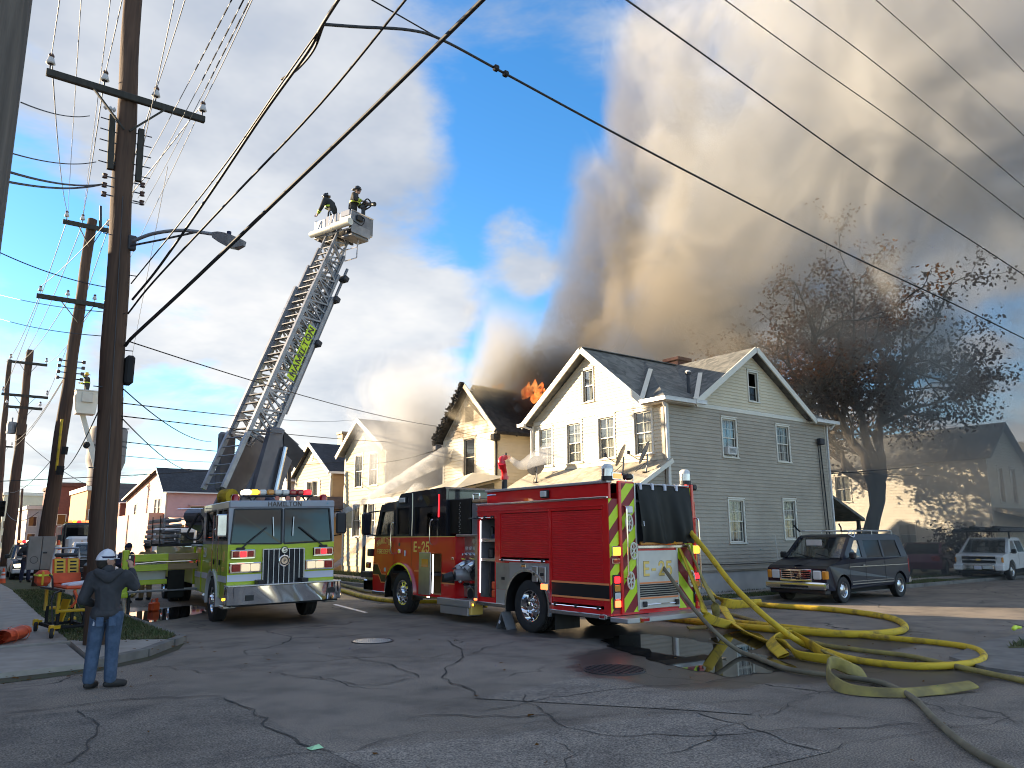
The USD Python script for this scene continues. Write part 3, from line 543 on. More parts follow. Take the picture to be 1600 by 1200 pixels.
# .......... the big corner house
H1 = thing('corner_house', 'large cream and tan sided house with dark slate roof behind the red fire engine', 'house', group=None)
Ff = Face((19.35, 0, 0), (0, 1, 0), (-1, 0, 0)); Fs = Face((0, 17.2, 0), (1, 0, 0), (0, -1, 0))
fw = [(17.86, 18.64, 4.68, 6.12), (19.66, 20.44, 4.68, 6.14), (21.40, 22.18, 4.66, 6.12), (23.10, 23.86, 4.66, 6.10)]; fa = (20.67, 21.21, 6.87, 8.05)
sw = [(22.22, 22.98, 4.68, 6.0), (25.43, 26.2, 4.68, 6.0), (22.34, 23.14, 1.72, 3.14), (25.54, 26.28, 1.82, 3.2)]; sa = (23.9, 24.44, 6.82, 7.9)
g_f = Polygon([(17.95, 6.42), (24.3, 6.42), (20.95, 8.62)]); g_s = Polygon([(20.5, 6.42), (27.5, 6.42), (24.06, 8.6)])
wall(H1, Ff, sbox(17.2, .75, 24.3, 6.4), [tuple(np.array(h)[[0, 2, 1, 3]]) for h in fw], 'siding_cream'); wall(H1, Fs, sbox(19.23, .75, 28.8, 6.4), [tuple(np.array(h)[[0, 2, 1, 3]]) for h in sw], 'siding_tan')
wall(H1, Face((28.8, 0, 0), (0, 1, 0), (1, 0, 0)), sbox(17.2, .75, 24.3, 6.4), [], 'siding_tan'); wall(H1, Face((0, 24.3, 0), (1, 0, 0), (0, 1, 0)), sbox(19.4, .75, 28.7, 6.4), [], 'siding_cream')
part(H1, 'gable_wall', [Ff.p(ext(g_f.difference(sbox(fa[0], fa[2], fa[1], fa[3])), -.08, -.005))], 'siding_cream'); part(H1, 'gable_wall', [Fs.p(ext(g_s.difference(sbox(sa[0], sa[2], sa[1], sa[3])), -.08, -.005))], 'siding_cream')
ex = lambda hs, c=.1: [(h[0]-c, h[2]-.07, h[1]+c, h[3]+.14) for h in hs]
siding(H1, Ff, sbox(17.3, 4.30, 24.2, 6.28), ex(fw), .125, 'siding_cream'); siding(H1, Fs, sbox(19.45, .80, 28.7, 6.28), ex(sw), .125, 'siding_tan')
siding(H1, Ff, Polygon([(17.98, 6.45), (24.28, 6.45), (20.95, 8.6)]), ex([fa]), .115, 'siding_cream'); siding(H1, Fs, Polygon([(20.52, 6.45), (27.48, 6.45), (24.06, 8.58)]), ex([sa]), .115, 'siding_cream')
part(H1, 'foundation', [bx(19.4, 28.75, 17.26, 24.2, -.02, .748)], 'grey_block')
part(H1, 'corner_board', [Ff.rb(17.19, 17.3, .76, 6.3, -.02, .035), Fs.rb(19.32, 19.45, .76, 6.3, -.02, .035)], 'trim_white'); part(H1, 'corner_board', [Fs.rb(28.7, 28.83, .76, 6.3, -.02, .035)], 'trim_white'); part(H1, 'corner_board', [Ff.rb(24.2, 24.32, 4.3, 6.3, -.02, .035)], 'trim_white')
part(H1, 'frieze_board', [Ff.rb(17.31, 24.19, 6.285, 6.44, -.02, .04)], 'trim_white'); part(H1, 'frieze_board', [Fs.rb(19.46, 28.69, 6.285, 6.44, -.02, .04)], 'trim_white')
for k, h in enumerate(fw): window(H1, Ff, *h, grid=(2, 2), curtain='curtain', drapes=False)
window(H1, Ff, *fa, grid=(1, 1), cas=.05, curtain='curtain', drapes=False)
for k, h in enumerate(sw):
    w = window(H1, Fs, *h, grid=(3, 2), cas=.06, lower=(2, 1) if k == 0 else None, drapes=True, label='upper window with an air conditioner in its lower sash' if k == 0 else None)
    if k == 0: part(w, 'air_conditioner', [Fs.rb(22.36, 22.84, 4.74, 5.02, -.1, .12, .02), Fs.bx(22.4, 22.8, 4.78, 4.98, .121, .127)], 'gutter'); part(w, 'air_conditioner_grille', [Fs.bx(22.42, 22.78, 4.80+.03*k2, 4.812+.03*k2, .128, .134) for k2 in range(6)], 'black_plastic')
window(H1, Fs, *sa, grid=(1, 1), cas=.06, glass='glass_dark', curtain=None, broken=True, label='attic window with its upper glass gone')
# roof: a hipped body with a front gable and a side gable run into it
o = .28
hipb = man(hull([(18.98, 16.85, 6.36), (29.15, 16.85, 6.36), (29.15, 24.6, 6.36), (18.98, 24.6, 6.36), (22.2, 20.7, 8.72), (26.2, 20.7, 8.72)]))
hipi = man(hull([(18.7, 16.5, 5.98), (29.5, 16.5, 5.98), (29.5, 25, 5.98), (18.7, 25, 5.98), (22.2, 20.7, 8.58), (26.2, 20.7, 8.58)]))
out = hipb + gable('x', 20.95, 8.86, 3.02, 3.62, 6.44, 6.38, 19.02, 24.5) + gable('y', 24.06, 8.80, 3.55, 3.55, 6.40, 6.40, 16.88, 22.5)
inn = hipi + gable('x', 20.95, 8.86, 3.02, 3.62, 6.44, 6.38, 18.5, 24.4, .13) + gable('y', 24.06, 8.80, 3.55, 3.55, 6.40, 6.40, 16.3, 22.4, .13)
roof = part(H1, 'roof', marr(out - inn), 'roof_slate')
def rake(parent, p0, p1, n, w=.2, t=.05, mat_='trim_white'):
    part(parent, 'rake_board', bar(np.array(p0)+[0, 0, -.06], np.array(p1)+[0, 0, -.06], t, w, up=(0, 0, 1)), mat_)
rake(H1, (18.99, 20.97, 8.83), (18.99, 24.62, 6.34), 0); rake(H1, (18.99, 20.93, 8.83), (18.99, 17.9, 6.42), 0)
rake(H1, (24.04, 16.85, 8.77), (20.45, 16.85, 6.36), 0); rake(H1, (24.08, 16.85, 8.77), (27.65, 16.85, 6.36), 0)
for (a, b) in (((19.0, 24.3), (19.34, 24.3)),): pass
def gutter(parent, p0, p1, r=.065):
    part(parent, 'gutter', [bar(p0, p1, .13, .12), bar(np.array(p0)+[0, 0, .06], np.array(p1)+[0, 0, .06], .15, .02)], 'gutter')
gutter(H1, (18.97, 16.84, 6.36), (20.5, 16.84, 6.36)); gutter(H1, (27.6, 16.84, 6.36), (29.2, 16.84, 6.36)); gutter(H1, (18.93, 16.78, 6.36), (18.93, 17.95, 6.36)); gutter(H1, (18.93, 24.3, 6.33), (18.93, 24.72, 6.33)); gutter(H1, (20.5, 16.838, 6.36), (20.52, 16.838, 6.36))
gutter(H1, (20.4, 16.82, 6.38), (20.95, 16.82, 6.38))
part(H1, 'eave_soffit', [bx(18.98, 19.32, 17.0, 17.95, 6.26, 6.32)], 'soffit'); part(H1, 'eave_soffit', [bx(19.0, 20.5, 16.88, 17.17, 6.27, 6.33), bx(27.6, 29.1, 16.88, 17.17, 6.27, 6.33)], 'soffit')
part(H1, 'valley_strip', bar((18.99, 17.92, 6.50), (21.3, 19.6, 8.10), .16, .03, up=(-.3, -.5, .8)), 'trim_white'); part(H1, 'valley_strip', bar((20.55, 16.9, 6.50), (22.75, 18.45, 7.93), .16, .03, up=(-.4, -.3, .8)), 'trim_white')
part(H1, 'vent_pipe', [cyl((21.15, 17.7, 6.7), (21.15, 17.7, 7.55), .06, n=10), cyl((21.15, 17.7, 7.55), (21.15, 17.7, 7.63), .1, n=10)], 'dark_metal'); part(H1, 'vent_cap', [cyl((21.15, 17.7, 7.632), (21.15, 17.7, 7.70), .12, .06, n=10)], 'gutter')
part(H1, 'ridge_tile', [bar((18.98, 20.95, 8.875), (24.4, 20.95, 8.875), .2, .03)], 'roof_slate')
ch = part(H1, 'chimney', [rb(25.2, 25.9, 21.6, 22.3, 8.0, 9.35, .02), rb(25.1, 26.0, 21.5, 22.4, 9.352, 9.5, .02)], 'brick_dark')
def downspout(parent, pts, r=.045): part(parent, 'downspout', tube(spline(pts, 4), r, 6), 'gutter', smooth=True)
downspout(H1, [(28.9, 16.85, 6.3), (28.85, 17.0, 6.1), (28.76, 17.12, 5.9), (28.76, 17.12, .9)]); downspout(H1, [(19.0, 17.0, 6.3), (19.15, 17.08, 6.15), (19.24, 17.1, 5.95), (19.24, 17.1, .5)])
downspout(H1, [(18.95, 24.4, 6.28), (19.15, 24.32, 6.2), (19.26, 24.28, 6.05), (19.26, 24.28, 4.6)])
part(H1, 'service_cable', tube([(28.2, 17.12, 5.5), (28.3, 17.12, 3.5), (28.4, 17.12, .9)], .025, 5), 'cable'); part(H1, 'service_cable', tube([(28.05, 17.12, 5.55), (28.1, 17.12, 3.2), (28.2, 17.12, .9)], .018, 5), 'cable'); part(H1, 'service_head', [rb(28.0, 28.3, 16.95, 17.13, 5.45, 5.7, .03)], 'dark_metal'); part(H1, 'cable_run', tube([(19.6, 17.15, 1.05), (22, 17.15, .98), (28, 17.15, 1.0)], .012, 5), 'cable')
part(H1, 'flagstick', cyl((24.75, 17.0, .7), (24.62, 17.0, 1.95), .012, n=6), 'trim_white')
# porch wing in front, its lean-to roof, and the rear porch roof
wall(H1, Face((0, 17.24, 0), (1, 0, 0), (0, -1, 0)), Polygon([(17.3, .1), (19.2, .1), (19.2, 4.3), (17.3, 3.2)]), [], 'siding_tan'); siding(H1, Face((0, 17.235, 0), (1, 0, 0), (0, -1, 0)), Polygon([(17.3, .2), (19.19, .2), (19.19, 4.28), (17.3, 3.2)]), [], .125, 'siding_tan', name='porch_board')
wall(H1, Face((17.3, 0, 0), (0, 1, 0), (-1, 0, 0)), sbox(17.24, .1, 24.2, 3.1), [], 'siding_cream')
part(H1, 'porch_roof', hull([(16.85, 17.0, 3.05), (16.85, 24.6, 3.05), (19.34, 17.0, 4.42), (19.34, 24.6, 4.42), (16.85, 17.0, 2.95), (16.85, 24.6, 2.95), (19.34, 17.0, 4.32), (19.34, 24.6, 4.32)]), 'roof_tan')
part(H1, 'porch_rake', bar((16.84, 16.97, 2.98), (19.33, 16.97, 4.35), .05, .14), 'trim_white')
part(H1, 'rear_porch_roof', hull([(28.84, 17.2, 3.55), (28.84, 20.5, 3.55), (31.2, 17.2, 2.62), (31.2, 20.5, 2.62), (28.84, 17.2, 3.45), (28.84, 20.5, 3.45), (31.2, 17.2, 2.5), (31.2, 20.5, 2.5)]), 'roof_slate')
part(H1, 'rear_porch_post', bx(30.9, 31.02, 17.3, 17.42, .1, 2.55), 'timber_dark'); part(H1, 'rear_porch_post', bx(30.9, 31.02, 20.2, 20.32, .1, 2.55), 'timber_dark')
def dish(c, az, label, r=.36):
    """small dish on a bent mast, its arm and feed towards the left"""
    t = thing('satellite_dish', label, 'satellite dish', c, az, 'satellite dishes on the porch roof')
    pr = [(rr, .22*rr*rr/.13*.13*1.6) for rr in np.linspace(.001, r, 7)]; d = lathe(pr, 'x', 22); d = rot(sc(d, 1, 1, 1.12), 'y', -25); part(t, 'reflector', mv((np.vstack([d[0], d[0]+[-.008, 0, 0]]), np.vstack([d[1], d[1][:, ::-1]+len(d[0])])), 0, 0, .62), 'aluminium_dull', smooth=True)
    part(t, 'mast', tube([(.0, 0, 0), (-.05, 0, .3), (-.06, 0, .58)], .028, 8), 'aluminium_dull', smooth=True); part(t, 'foot', rb(-.12, .12, -.1, .1, -.02, .02), 'dark_metal'); part(t, 'strut', cyl((.0, .0, .3), (.35, 0, .02), .012, n=6), 'dark_metal')
    part(t, 'feed_arm', tube([(-.04, 0, .4), (.25, 0, .42), (.55, 0, .62)], .016, 6), 'dark_metal'); part(t, 'feed', [rb(.5, .6, -.06, .06, .6, .72, .02)], 'dark_metal')
for (px_, py_, az, lb) in ((838, 744, 75, 'grey round dish on the left end of the porch roof'), (972, 729, 125, 'tilted dish seen edge on at the middle of the porch roof'), (1009, 725, 125, 'tilted dish seen edge on at the right end of the porch roof')):
    q = at_x(px_, py_, 18.5); dish((18.5, q[1], 3.02+(18.5-16.85)*.55+.03), az, lb)
# .......... the burning house
H2 = thing('burning_house', 'white sided house on fire with a charred and broken roof', 'house')
Fb = Face((19.35, 0, 0), (0, 1, 0), (-1, 0, 0)); Fbs = Face((0, 26.75, 0), (1, 0, 0), (0, -1, 0)); bw = (28.42, 29.28, 4.62, 6.28)
gb = Polygon([(26.75, .5), (31.05, .5), (31.05, 6.45), (28.88, 8.55), (26.75, 6.45)])
wall(H2, Fb, gb, [(bw[0], bw[2], bw[1], bw[3])], 'siding_white'); wall(H2, Fbs, sbox(19.2, .5, 30, 6.4), [], 'siding_white'); wall(H2, Face((0, 31.05, 0), (1, 0, 0), (0, 1, 0)), sbox(19.4, .5, 29.9, 6.4), [], 'siding_white'); wall(H2, Face((30, 0, 0), (0, 1, 0), (1, 0, 0)), gb, [], 'siding_white')
siding(H2, Fb, Polygon([(26.8, 4.2), (31.0, 4.2), (31.0, 6.4), (26.8, 6.4)]), ex([bw], .09), .145, 'siding_white'); siding(H2, Fb, Polygon([(26.9, 6.42), (30.95, 6.42), (28.88, 8.45)]), [], .145, 'siding_scorch')
siding(H2, Fbs, sbox(19.4, 4.2, 24, 6.4), [], .145, 'siding_white')
window(H2, Fb, *bw, grid=(1, 1), trim='siding_scorch', glass='glass_dark', curtain=None, label='tall window blackened inside')
part(H2, 'attic_vent', [Fb.bx(28.55, 29.2, 7.05, 7.75, -.02, .03)], 'char', label='burnt attic opening'); part(H2, 'corner_board', [Fb.rb(26.72, 26.84, 4.2, 6.4, -.02, .035)], 'siding_scorch'); part(H2, 'corner_board', [Fb.rb(30.96, 31.08, 4.2, 6.4, -.02, .035)], 'trim_white')
ro = gable('x', 28.88, 8.78, 2.5, 2.6, 6.32, 6.26, 19.0, 30.2); ri = gable('x', 28.88, 8.78, 2.5, 2.6, 6.32, 6.26, 18.5, 30.6, .16)
holes_ = man(rot(bx(21.0, 26.5, 27.4, 28.3, 6.0, 9.0), 'x', 0)) + man(bx(22.0, 30.6, 27.9, 29.8, 7.9, 9.5)) + man(bx(20.2, 22.5, 28.3, 28.9, 8.2, 9.5)) + man(bx(18.5, 19.5, 28.5, 29.1, 8.3, 9.5))
part(H2, 'roof', marr(ro - ri - holes_), 'char', label='burnt through charred roof')
for k in range(11): xk = 19.3+k*.95; part(H2, 'rafter', [bar((xk, 28.95, 8.5+rng.uniform(-.5, .05)), (xk, 26.5, 6.25), .06, .13)], 'char', label='charred rafter')
for k in range(9): xk = 22+k*.9; part(H2, 'rafter', [bar((xk, 28.8, 8.5+rng.uniform(-.7, 0)), (xk, 31.2, 6.22), .06, .13)], 'char', label='charred rafter')
chips = [mv(rot(rb(-.12, .12, -.1, .1, -.03, .03, .01), 'x', rng.uniform(0, 180)), 18.98+rng.uniform(-.05, .1), 28.95+t*2.4, 8.72-t*2.45+rng.uniform(-.1, .16)) for t in rng.uniform(0, 1, 80)]
part(H2, 'peeling_rake', chips+[bar((19.0, 28.9, 8.66), (19.0, 31.45, 6.2), .08, .22)], 'char', label='ragged burnt roof edge'); part(H2, 'rake_board', [bar((18.98, 28.8, 8.66), (18.98, 26.4, 6.36), .05, .2)], 'siding_scorch'); part(H2, 'gutter', [bar((19.0, 26.36, 6.28), (27, 26.36, 6.28), .12, .12)], 'char'); part(H2, 'eave_bracket', [rb(18.95, 19.3, 26.4, 26.75, 5.95, 6.25, .05)], 'char'); part(H2, 'eave_bracket', [rb(18.95, 19.3, 31.1, 31.45, 5.9, 6.2, .05)], 'grey_metal')
part(H2, 'downspout', tube(spline([(19.05, 26.42, 6.2), (19.12, 26.62, 6.05), (19.24, 26.66, 5.8), (19.24, 26.66, 4.3)], 4), .045, 6), 'char', smooth=True)
pv = [(16.9, 26.3, 3.78), (16.9, 34.6, 3.70), (19.34, 26.3, 4.36), (19.34, 34.6, 4.30)]
part(H2, 'porch_roof', hull(pv+[(a, b, c-.1) for a, b, c in pv]), 'roof_tan'); part(H2, 'porch_fascia', bx(16.87, 16.9, 26.3, 34.6, 3.5, 3.72), 'soffit'); part(H2, 'porch_roof', hull([(16.7, 26.0, 3.80), (19.3, 26.0, 4.4), (16.7, 28.6, 3.80), (19.3, 28.4, 4.42), (18.4, 27.2, 4.60)]), 'siding_cream', label='pale sagging corner of the porch roof')
for y in (26.5, 29.3, 32, 34.4): part(H2, 'porch_post', rb(16.95, 17.1, y-.08, y+.08, .1, 3.6), 'timber_dark')
part(H2, 'foundation', bx(19.42, 29.9, 26.83, 31.0, -.02, .498), 'grey_block')
# .......... further houses down the street
def plain_house(name, label, x0, x1, y0, y1, ze, zr, ridge, wall_m, side_m, roof_m, wins=(), swins=(), yr=None, oh=.35, board=.16, gable_m=None, cat_='house', trim='trim_white', board_from=0.4, side_boards=True):
    t = thing(name, label, cat_); F = Face((x0, 0, 0), (0, 1, 0), (-1, 0, 0)); S = Face((0, y0, 0), (1, 0, 0), (0, -1, 0)); yr = (y0+y1)/2 if yr is None else yr
    if ridge == 'x': pf = Polygon([(y0, 0), (y1, 0), (y1, ze), (yr, zr-.12), (y0, ze)]); ps = sbox(x0+.12, 0, x1, ze)
    else: pf = sbox(y0, 0, y1, ze); ps = Polygon([(x0+.12, 0), (x1, 0), (x1, ze), ((x0+x1)/2, zr-.12), (x0+.12, ze)])
    hw = [(w[0], w[2], w[1], w[3]) for w in wins]; hs = [(w[0], w[2], w[1], w[3]) for w in swins]
    wall(t, F, pf, hw, wall_m); wall(t, S, ps, hs, side_m); part(t, 'back_wall', [bx(x0+.2, x1, y1-.12, y1, 0, ze), bx(x1, x1+.1, y0+.01, y1-.01, 0, ze)], side_m)
    if board: siding(t, F, Polygon(pf.intersection(sbox(y0+.1, board_from, y1-.1, zr)).exterior.coords), ex(wins), board, wall_m)
    if board and side_boards: siding(t, S, Polygon(ps.intersection(sbox(x0+.12, board_from, min(x1, x0+8), zr)).exterior.coords), ex(swins), board, side_m)
    for w in wins: window(t, F, *w, grid=(1, 1), drapes=True)
    for w in swins: window(t, S, *w, grid=(1, 1), drapes=True)
    if ridge == 'x': A = gable('x', yr, zr, yr-y0+oh, y1-yr+oh, ze-.08-oh*.3, ze-.08-oh*.3, x0-oh, x1+oh); B_ = gable('x', yr, zr, yr-y0+oh, y1-yr+oh, ze-.08-oh*.3, ze-.08-oh*.3, x0-1, x1+1, .16)
    else: A = gable('y', (x0+x1)/2, zr, (x1-x0)/2+oh, (x1-x0)/2+oh, ze-.08, ze-.08, y0-oh, y1+oh); B_ = gable('y', (x0+x1)/2, zr, (x1-x0)/2+oh, (x1-x0)/2+oh, ze-.08, ze-.08, y0-1, y1+1, .16)
    part(t, 'roof', marr(A-B_), roof_m)
    e = ze-.08-oh*.3
    if ridge == 'x':
        for yy in (y0-oh, y1+oh): part(t, 'rake_board', bar((x0-oh-.02, yr, zr-.08), (x0-oh-.02, yy, e-.05), .05, .22), trim)
        part(t, 'gutter', bar((x0-oh, y0-oh-.02, e-.02), (x1, y0-oh-.02, e-.02), .12, .13), 'gutter'); part(t, 'corner_board', [F.rb(y0-.02, y0+.1, .4, ze-.1, -.02, .035), F.rb(y1-.1, y1+.02, .4, ze-.1, -.02, .035)], trim)
        downspout(t, [(x0-.1, y0-oh, e-.05), (x0-.08, y0-.12, e-.3), (x0-.06, y0-.07, e-.5), (x0-.06, y0-.07, .4)])
    return t, F, S
t, F, S = plain_house('cream_house', 'tall narrow cream house left of the burning house wreathed in steam', 19.35, 30, 36.75, 41.8, 6.75, 8.5, 'x', 'stucco_cream', 'siding_grey', 'roof_slate', wins=[(37.72, 38.66, 4.72, 6.42), (39.55, 40.44, 4.72, 6.46), (37.9, 38.72, 1.95, 3.74), (39.66, 40.54, 2.0, 3.76)], yr=39.6, board=.24, oh=.42)
part(t, 'attic_ornament', [F.p(lathe([(.001, .03), (.18, .03), (.2, .0)], 'z', 14))] and [mv(rot(lathe([(.001, .05), (.2, .05), (.24, .0)], 'x', 12), 'z', 180), 19.35, 39.5, 7.3)], 'soffit'); part(t, 'pipe', cyl((22.6, 36.68, .3), (22.6, 36.68, 6.2), .05), 'gutter')
t, F, S = plain_house('beige_house', 'low beige house with black roof between the cream house and the chimney roof', 19.35, 30, 43.7, 49.3, 5.95, 7.85, 'x', 'stucco_cream', 'siding_brown', 'roof_black', wins=[(45.6, 46.4, 3.6, 5.4), (46.5, 47.3, 3.6, 5.4)], yr=46.7, board=.2, oh=.3)
part(t, 'shutter', [F.rb(45.2, 45.5, 3.5, 5.45, .0, .05)], 'soffit'); part(t, 'shutter', [F.rb(47.4, 47.7, 3.5, 5.45, .0, .05)], 'soffit'); part(t, 'gable_ornament', [mv(rot(lathe([(.001, .05), (.18, .05), (.22, .0)], 'x', 12), 'z', 180), 19.35, 46.7, 6.9)], 'trim_white')
pr = part(t, 'entry_roof', marr(gable('x', 42.9, 4.3, 1.2, 1.2, 3.55, 3.55, 17.6, 20.5)), 'roof_brown'); part(t, 'entry_gable', ext([(41.85, 3.52), (43.95, 3.52), (42.9, 4.2)], 17.5, 17.58, 'yz'), 'trim_white'); part(t, 'entry_beam', bx(17.55, 17.75, 41.8, 44.0, 3.2, 3.5), 'trim_white')
for y in (41.95, 43.8): part(t, 'entry_post', rb(17.6, 17.75, y-.07, y+.07, .1, 3.2), 'trim_white')
t, F, S = plain_house('brown_roof_house', 'grey sided house with brown roof and brick chimney behind the ladder truck', 21.5, 36, 56.0, 64, 6.3, 8.9, 'x', 'siding_grey', 'siding_grey', 'roof_brown', wins=[(57.2, 58.4, 3.6, 5.4)], board=.22)
part(t, 'chimney', [rb(27.2, 28.3, 59.5, 60.5, 8, 10.4, .03), rb(27.1, 28.4, 59.4, 60.6, 10.402, 10.6, .02)], 'siding_brown')
t, F, S = plain_house('pink_house', 'long pink house with black roof beyond the ladder truck', 20.5, 34, 88, 108, 7.0, 9.6, 'x', 'pink_wall', 'pink_side', 'roof_black', wins=[(90.2, 91.4, 4.4, 6.2), (91.9, 93.1, 4.4, 6.2), (102, 103.2, 4.4, 6.0)], swins=[(23.0, 30.5, 4.3, 5.3)], yr=91.5, board=.3, oh=.5)
part(t, 'front_bay', [bx(19.0, 20.4, 88.5, 107, 0, 4.6)], 'pink_wall'); part(t, 'awning', [rot(bx(22.7, 31, 87.0, 87.9, 5.35, 5.45), 'x', 0)], 'pink_side'); part(t, 'lean_to', hull([(20.6, 80, 0), (20.6, 87.9, 0), (33, 80, 0), (33, 87.9, 0), (20.6, 80, 3.6), (33, 80, 3.6), (20.6, 87.9, 4.2), (33, 87.9, 4.2)]), 'pink_wall')
t, F, S = plain_house('brick_house', 'dark red brick house with a gable beyond the pink house', 20.5, 32, 112, 122, 6.8, 9.4, 'x', 'brick_red', 'brick_dark', 'roof_brown', wins=[(114, 115.5, 3, 5), (118, 119.4, 3, 5)], yr=117, board=None, oh=.5)
def block(name, label, x0, y0, y1, z, m, w=10, par=True, cat_='building', roofm='dark_metal', wn=3):
    t = thing(name, label, cat_); F = Face((x0, 0, 0), (0, 1, 0), (-1, 0, 0)); S = Face((0, y0, 0), (1, 0, 0), (0, -1, 0))
    part(t, 'wall', bx(x0, x0+w, y0, y1, 0, z), m)
    if par: part(t, 'cornice', [bx(x0-.25, x0+w+.25, y0-.25, y1+.25, z-.5, z+.12)], 'trim_white' if m != 'brick_red' else 'brick_dark'); part(t, 'roof', bx(x0+.1, x0+w-.1, y0+.1, y1-.1, z+.122, z+.2), roofm)
    for k in range(wn):
        u = x0+1+k*(w-2)/max(1, wn-1)-.6
        for zz in ([1.2, 4.4] if z > 6 else [1.2]): ww = node(t, 'window'); part(ww, 'pane', S.bx(u, u+1.2, zz, zz+1.7, -.01, .02), 'glass_dark'); part(ww, 'frame', [S.bx(u-.1, u, zz-.1, zz+1.8, 0, .06), S.bx(u+1.2, u+1.3, zz-.1, zz+1.8, 0, .06), S.bx(u, u+1.2, zz+1.7, zz+1.8, 0, .06), S.bx(u, u+1.2, zz-.1, zz, 0, .06)], 'trim_white')
    return t
block('orange_building', 'orange brick building seen just left of the near pole', 19.0, 128, 144, 9.4, 'orange_wall', 7)
block('brick_building', 'dark red brick building with black roof far up the street', 18.5, 156, 176, 11.5, 'brick_red', 12)
block('pale_building', 'pale grey building with flat roof behind the traffic lights', 15.8, 172, 196, 8.0, 'grey_block', 9)
block('far_cream_building', 'low cream building at the far end of the street left of the leaning pole', 14.8, 215, 240, 12.5, 'siding_cream', 12)
t = thing('storage_tank', 'grey cylindrical tank standing behind the near pole', 'tank', (24.5, 150, 0)); part(t, 'shell', lathe([(2.6, 0), (2.6, 13.5), (3.1, 15), (3.1, 20.5), (2.9, 21), (.01, 21)], 'z', 24), 'tank_grey', smooth=30); part(t, 'band', lathe([(3.1, 17.5), (3.16, 17.5), (3.16, 17.8), (3.1, 17.8)], 'z', 24), 'dark_metal')
# houses behind on the right
t, F, S = plain_house('white_house', 'big pale house lit by the sun behind the tree and the parked pickup', 44, 48.6, 17.4, 30, 5.9, 7.9, 'y', 'trim_white', 'siding_white', 'roof_slate', wins=[(25.0, 25.9, 3.9, 5.4), (21.4, 22.3, 1.4, 2.5), (18.3, 19.3, 1.2, 2.6)], swins=[(45.2, 45.8, 3.6, 5.4), (46.8, 47.4, 3.6, 5.4)], board=.16, oh=.3)
part(t, 'porch_roof', hull([(44.2, 17.3, 3.3), (50, 17.3, 3.3), (44.2, 15.4, 2.8), (50, 15.4, 2.8), (44.2, 17.3, 3.1), (50, 17.3, 3.1), (44.2, 15.4, 2.6), (50, 15.4, 2.6)]), 'roof_tan'); part(t, 'porch_beam', bx(44.2, 50, 15.4, 15.6, 2.35, 2.6), 'trim_white')
for x in (44.4, 47.2, 49.8): part(t, 'porch_post', rb(x-.08, x+.08, 15.42, 15.58, .1, 2.35), 'trim_white')
part(t, 'conduit', tube([(43.95, 23.8, 3.6), (43.95, 23.6, 2.4), (43.95, 24.8, 2.3), (43.95, 24.8, .9)], .03, 5), 'dark_metal')
plain_house('blue_grey_house', 'pale blue grey house at the right edge behind the pickup', 50.5, 58, 17.6, 28, 5.6, 7.6, 'y', 'siding_grey', 'siding_white', 'roof_slate', swins=[(52, 53, 3.4, 5.0)], board=.2)
# across the street, outside the picture: the row whose shade lies over the road
for k, (y0, y1, h, nm, mm) in enumerate([(13.8, 27, 8.9, 'corner_shop', 'brick_red'), (27.6, 41, 8.6, 'brick_row_house', 'brick_dark'), (41.6, 58, 9.0, 'grey_row_house', 'grey_block'), (58.8, 80, 8.8, 'cream_row_house', 'siding_cream'), (81, 115, 9.0, 'brick_row_building', 'brick_red')]):
    t = thing(nm, f'{["two storey corner shop", "dark brick row house", "grey block row house", "cream row house", "long brick row building"][k]} across the street, out of view to the left', 'building')
    part(t, 'wall', bx(-11, -2.2, y0, y1, 0, h), mm); part(t, 'cornice', bx(-11.2, -1.95, y0-.1, y1+.1, h, h+.25), 'trim_white'); F = Face((-2.2, 0, 0), (0, 1, 0), (1, 0, 0))
    for u in np.arange(y0+1.2, y1-1.2, 2.6):
        for zz in (1.0, 4.6): part(t, 'window', F.bx(u, u+1.1, zz, zz+1.9, 0, .04), 'glass_dark')
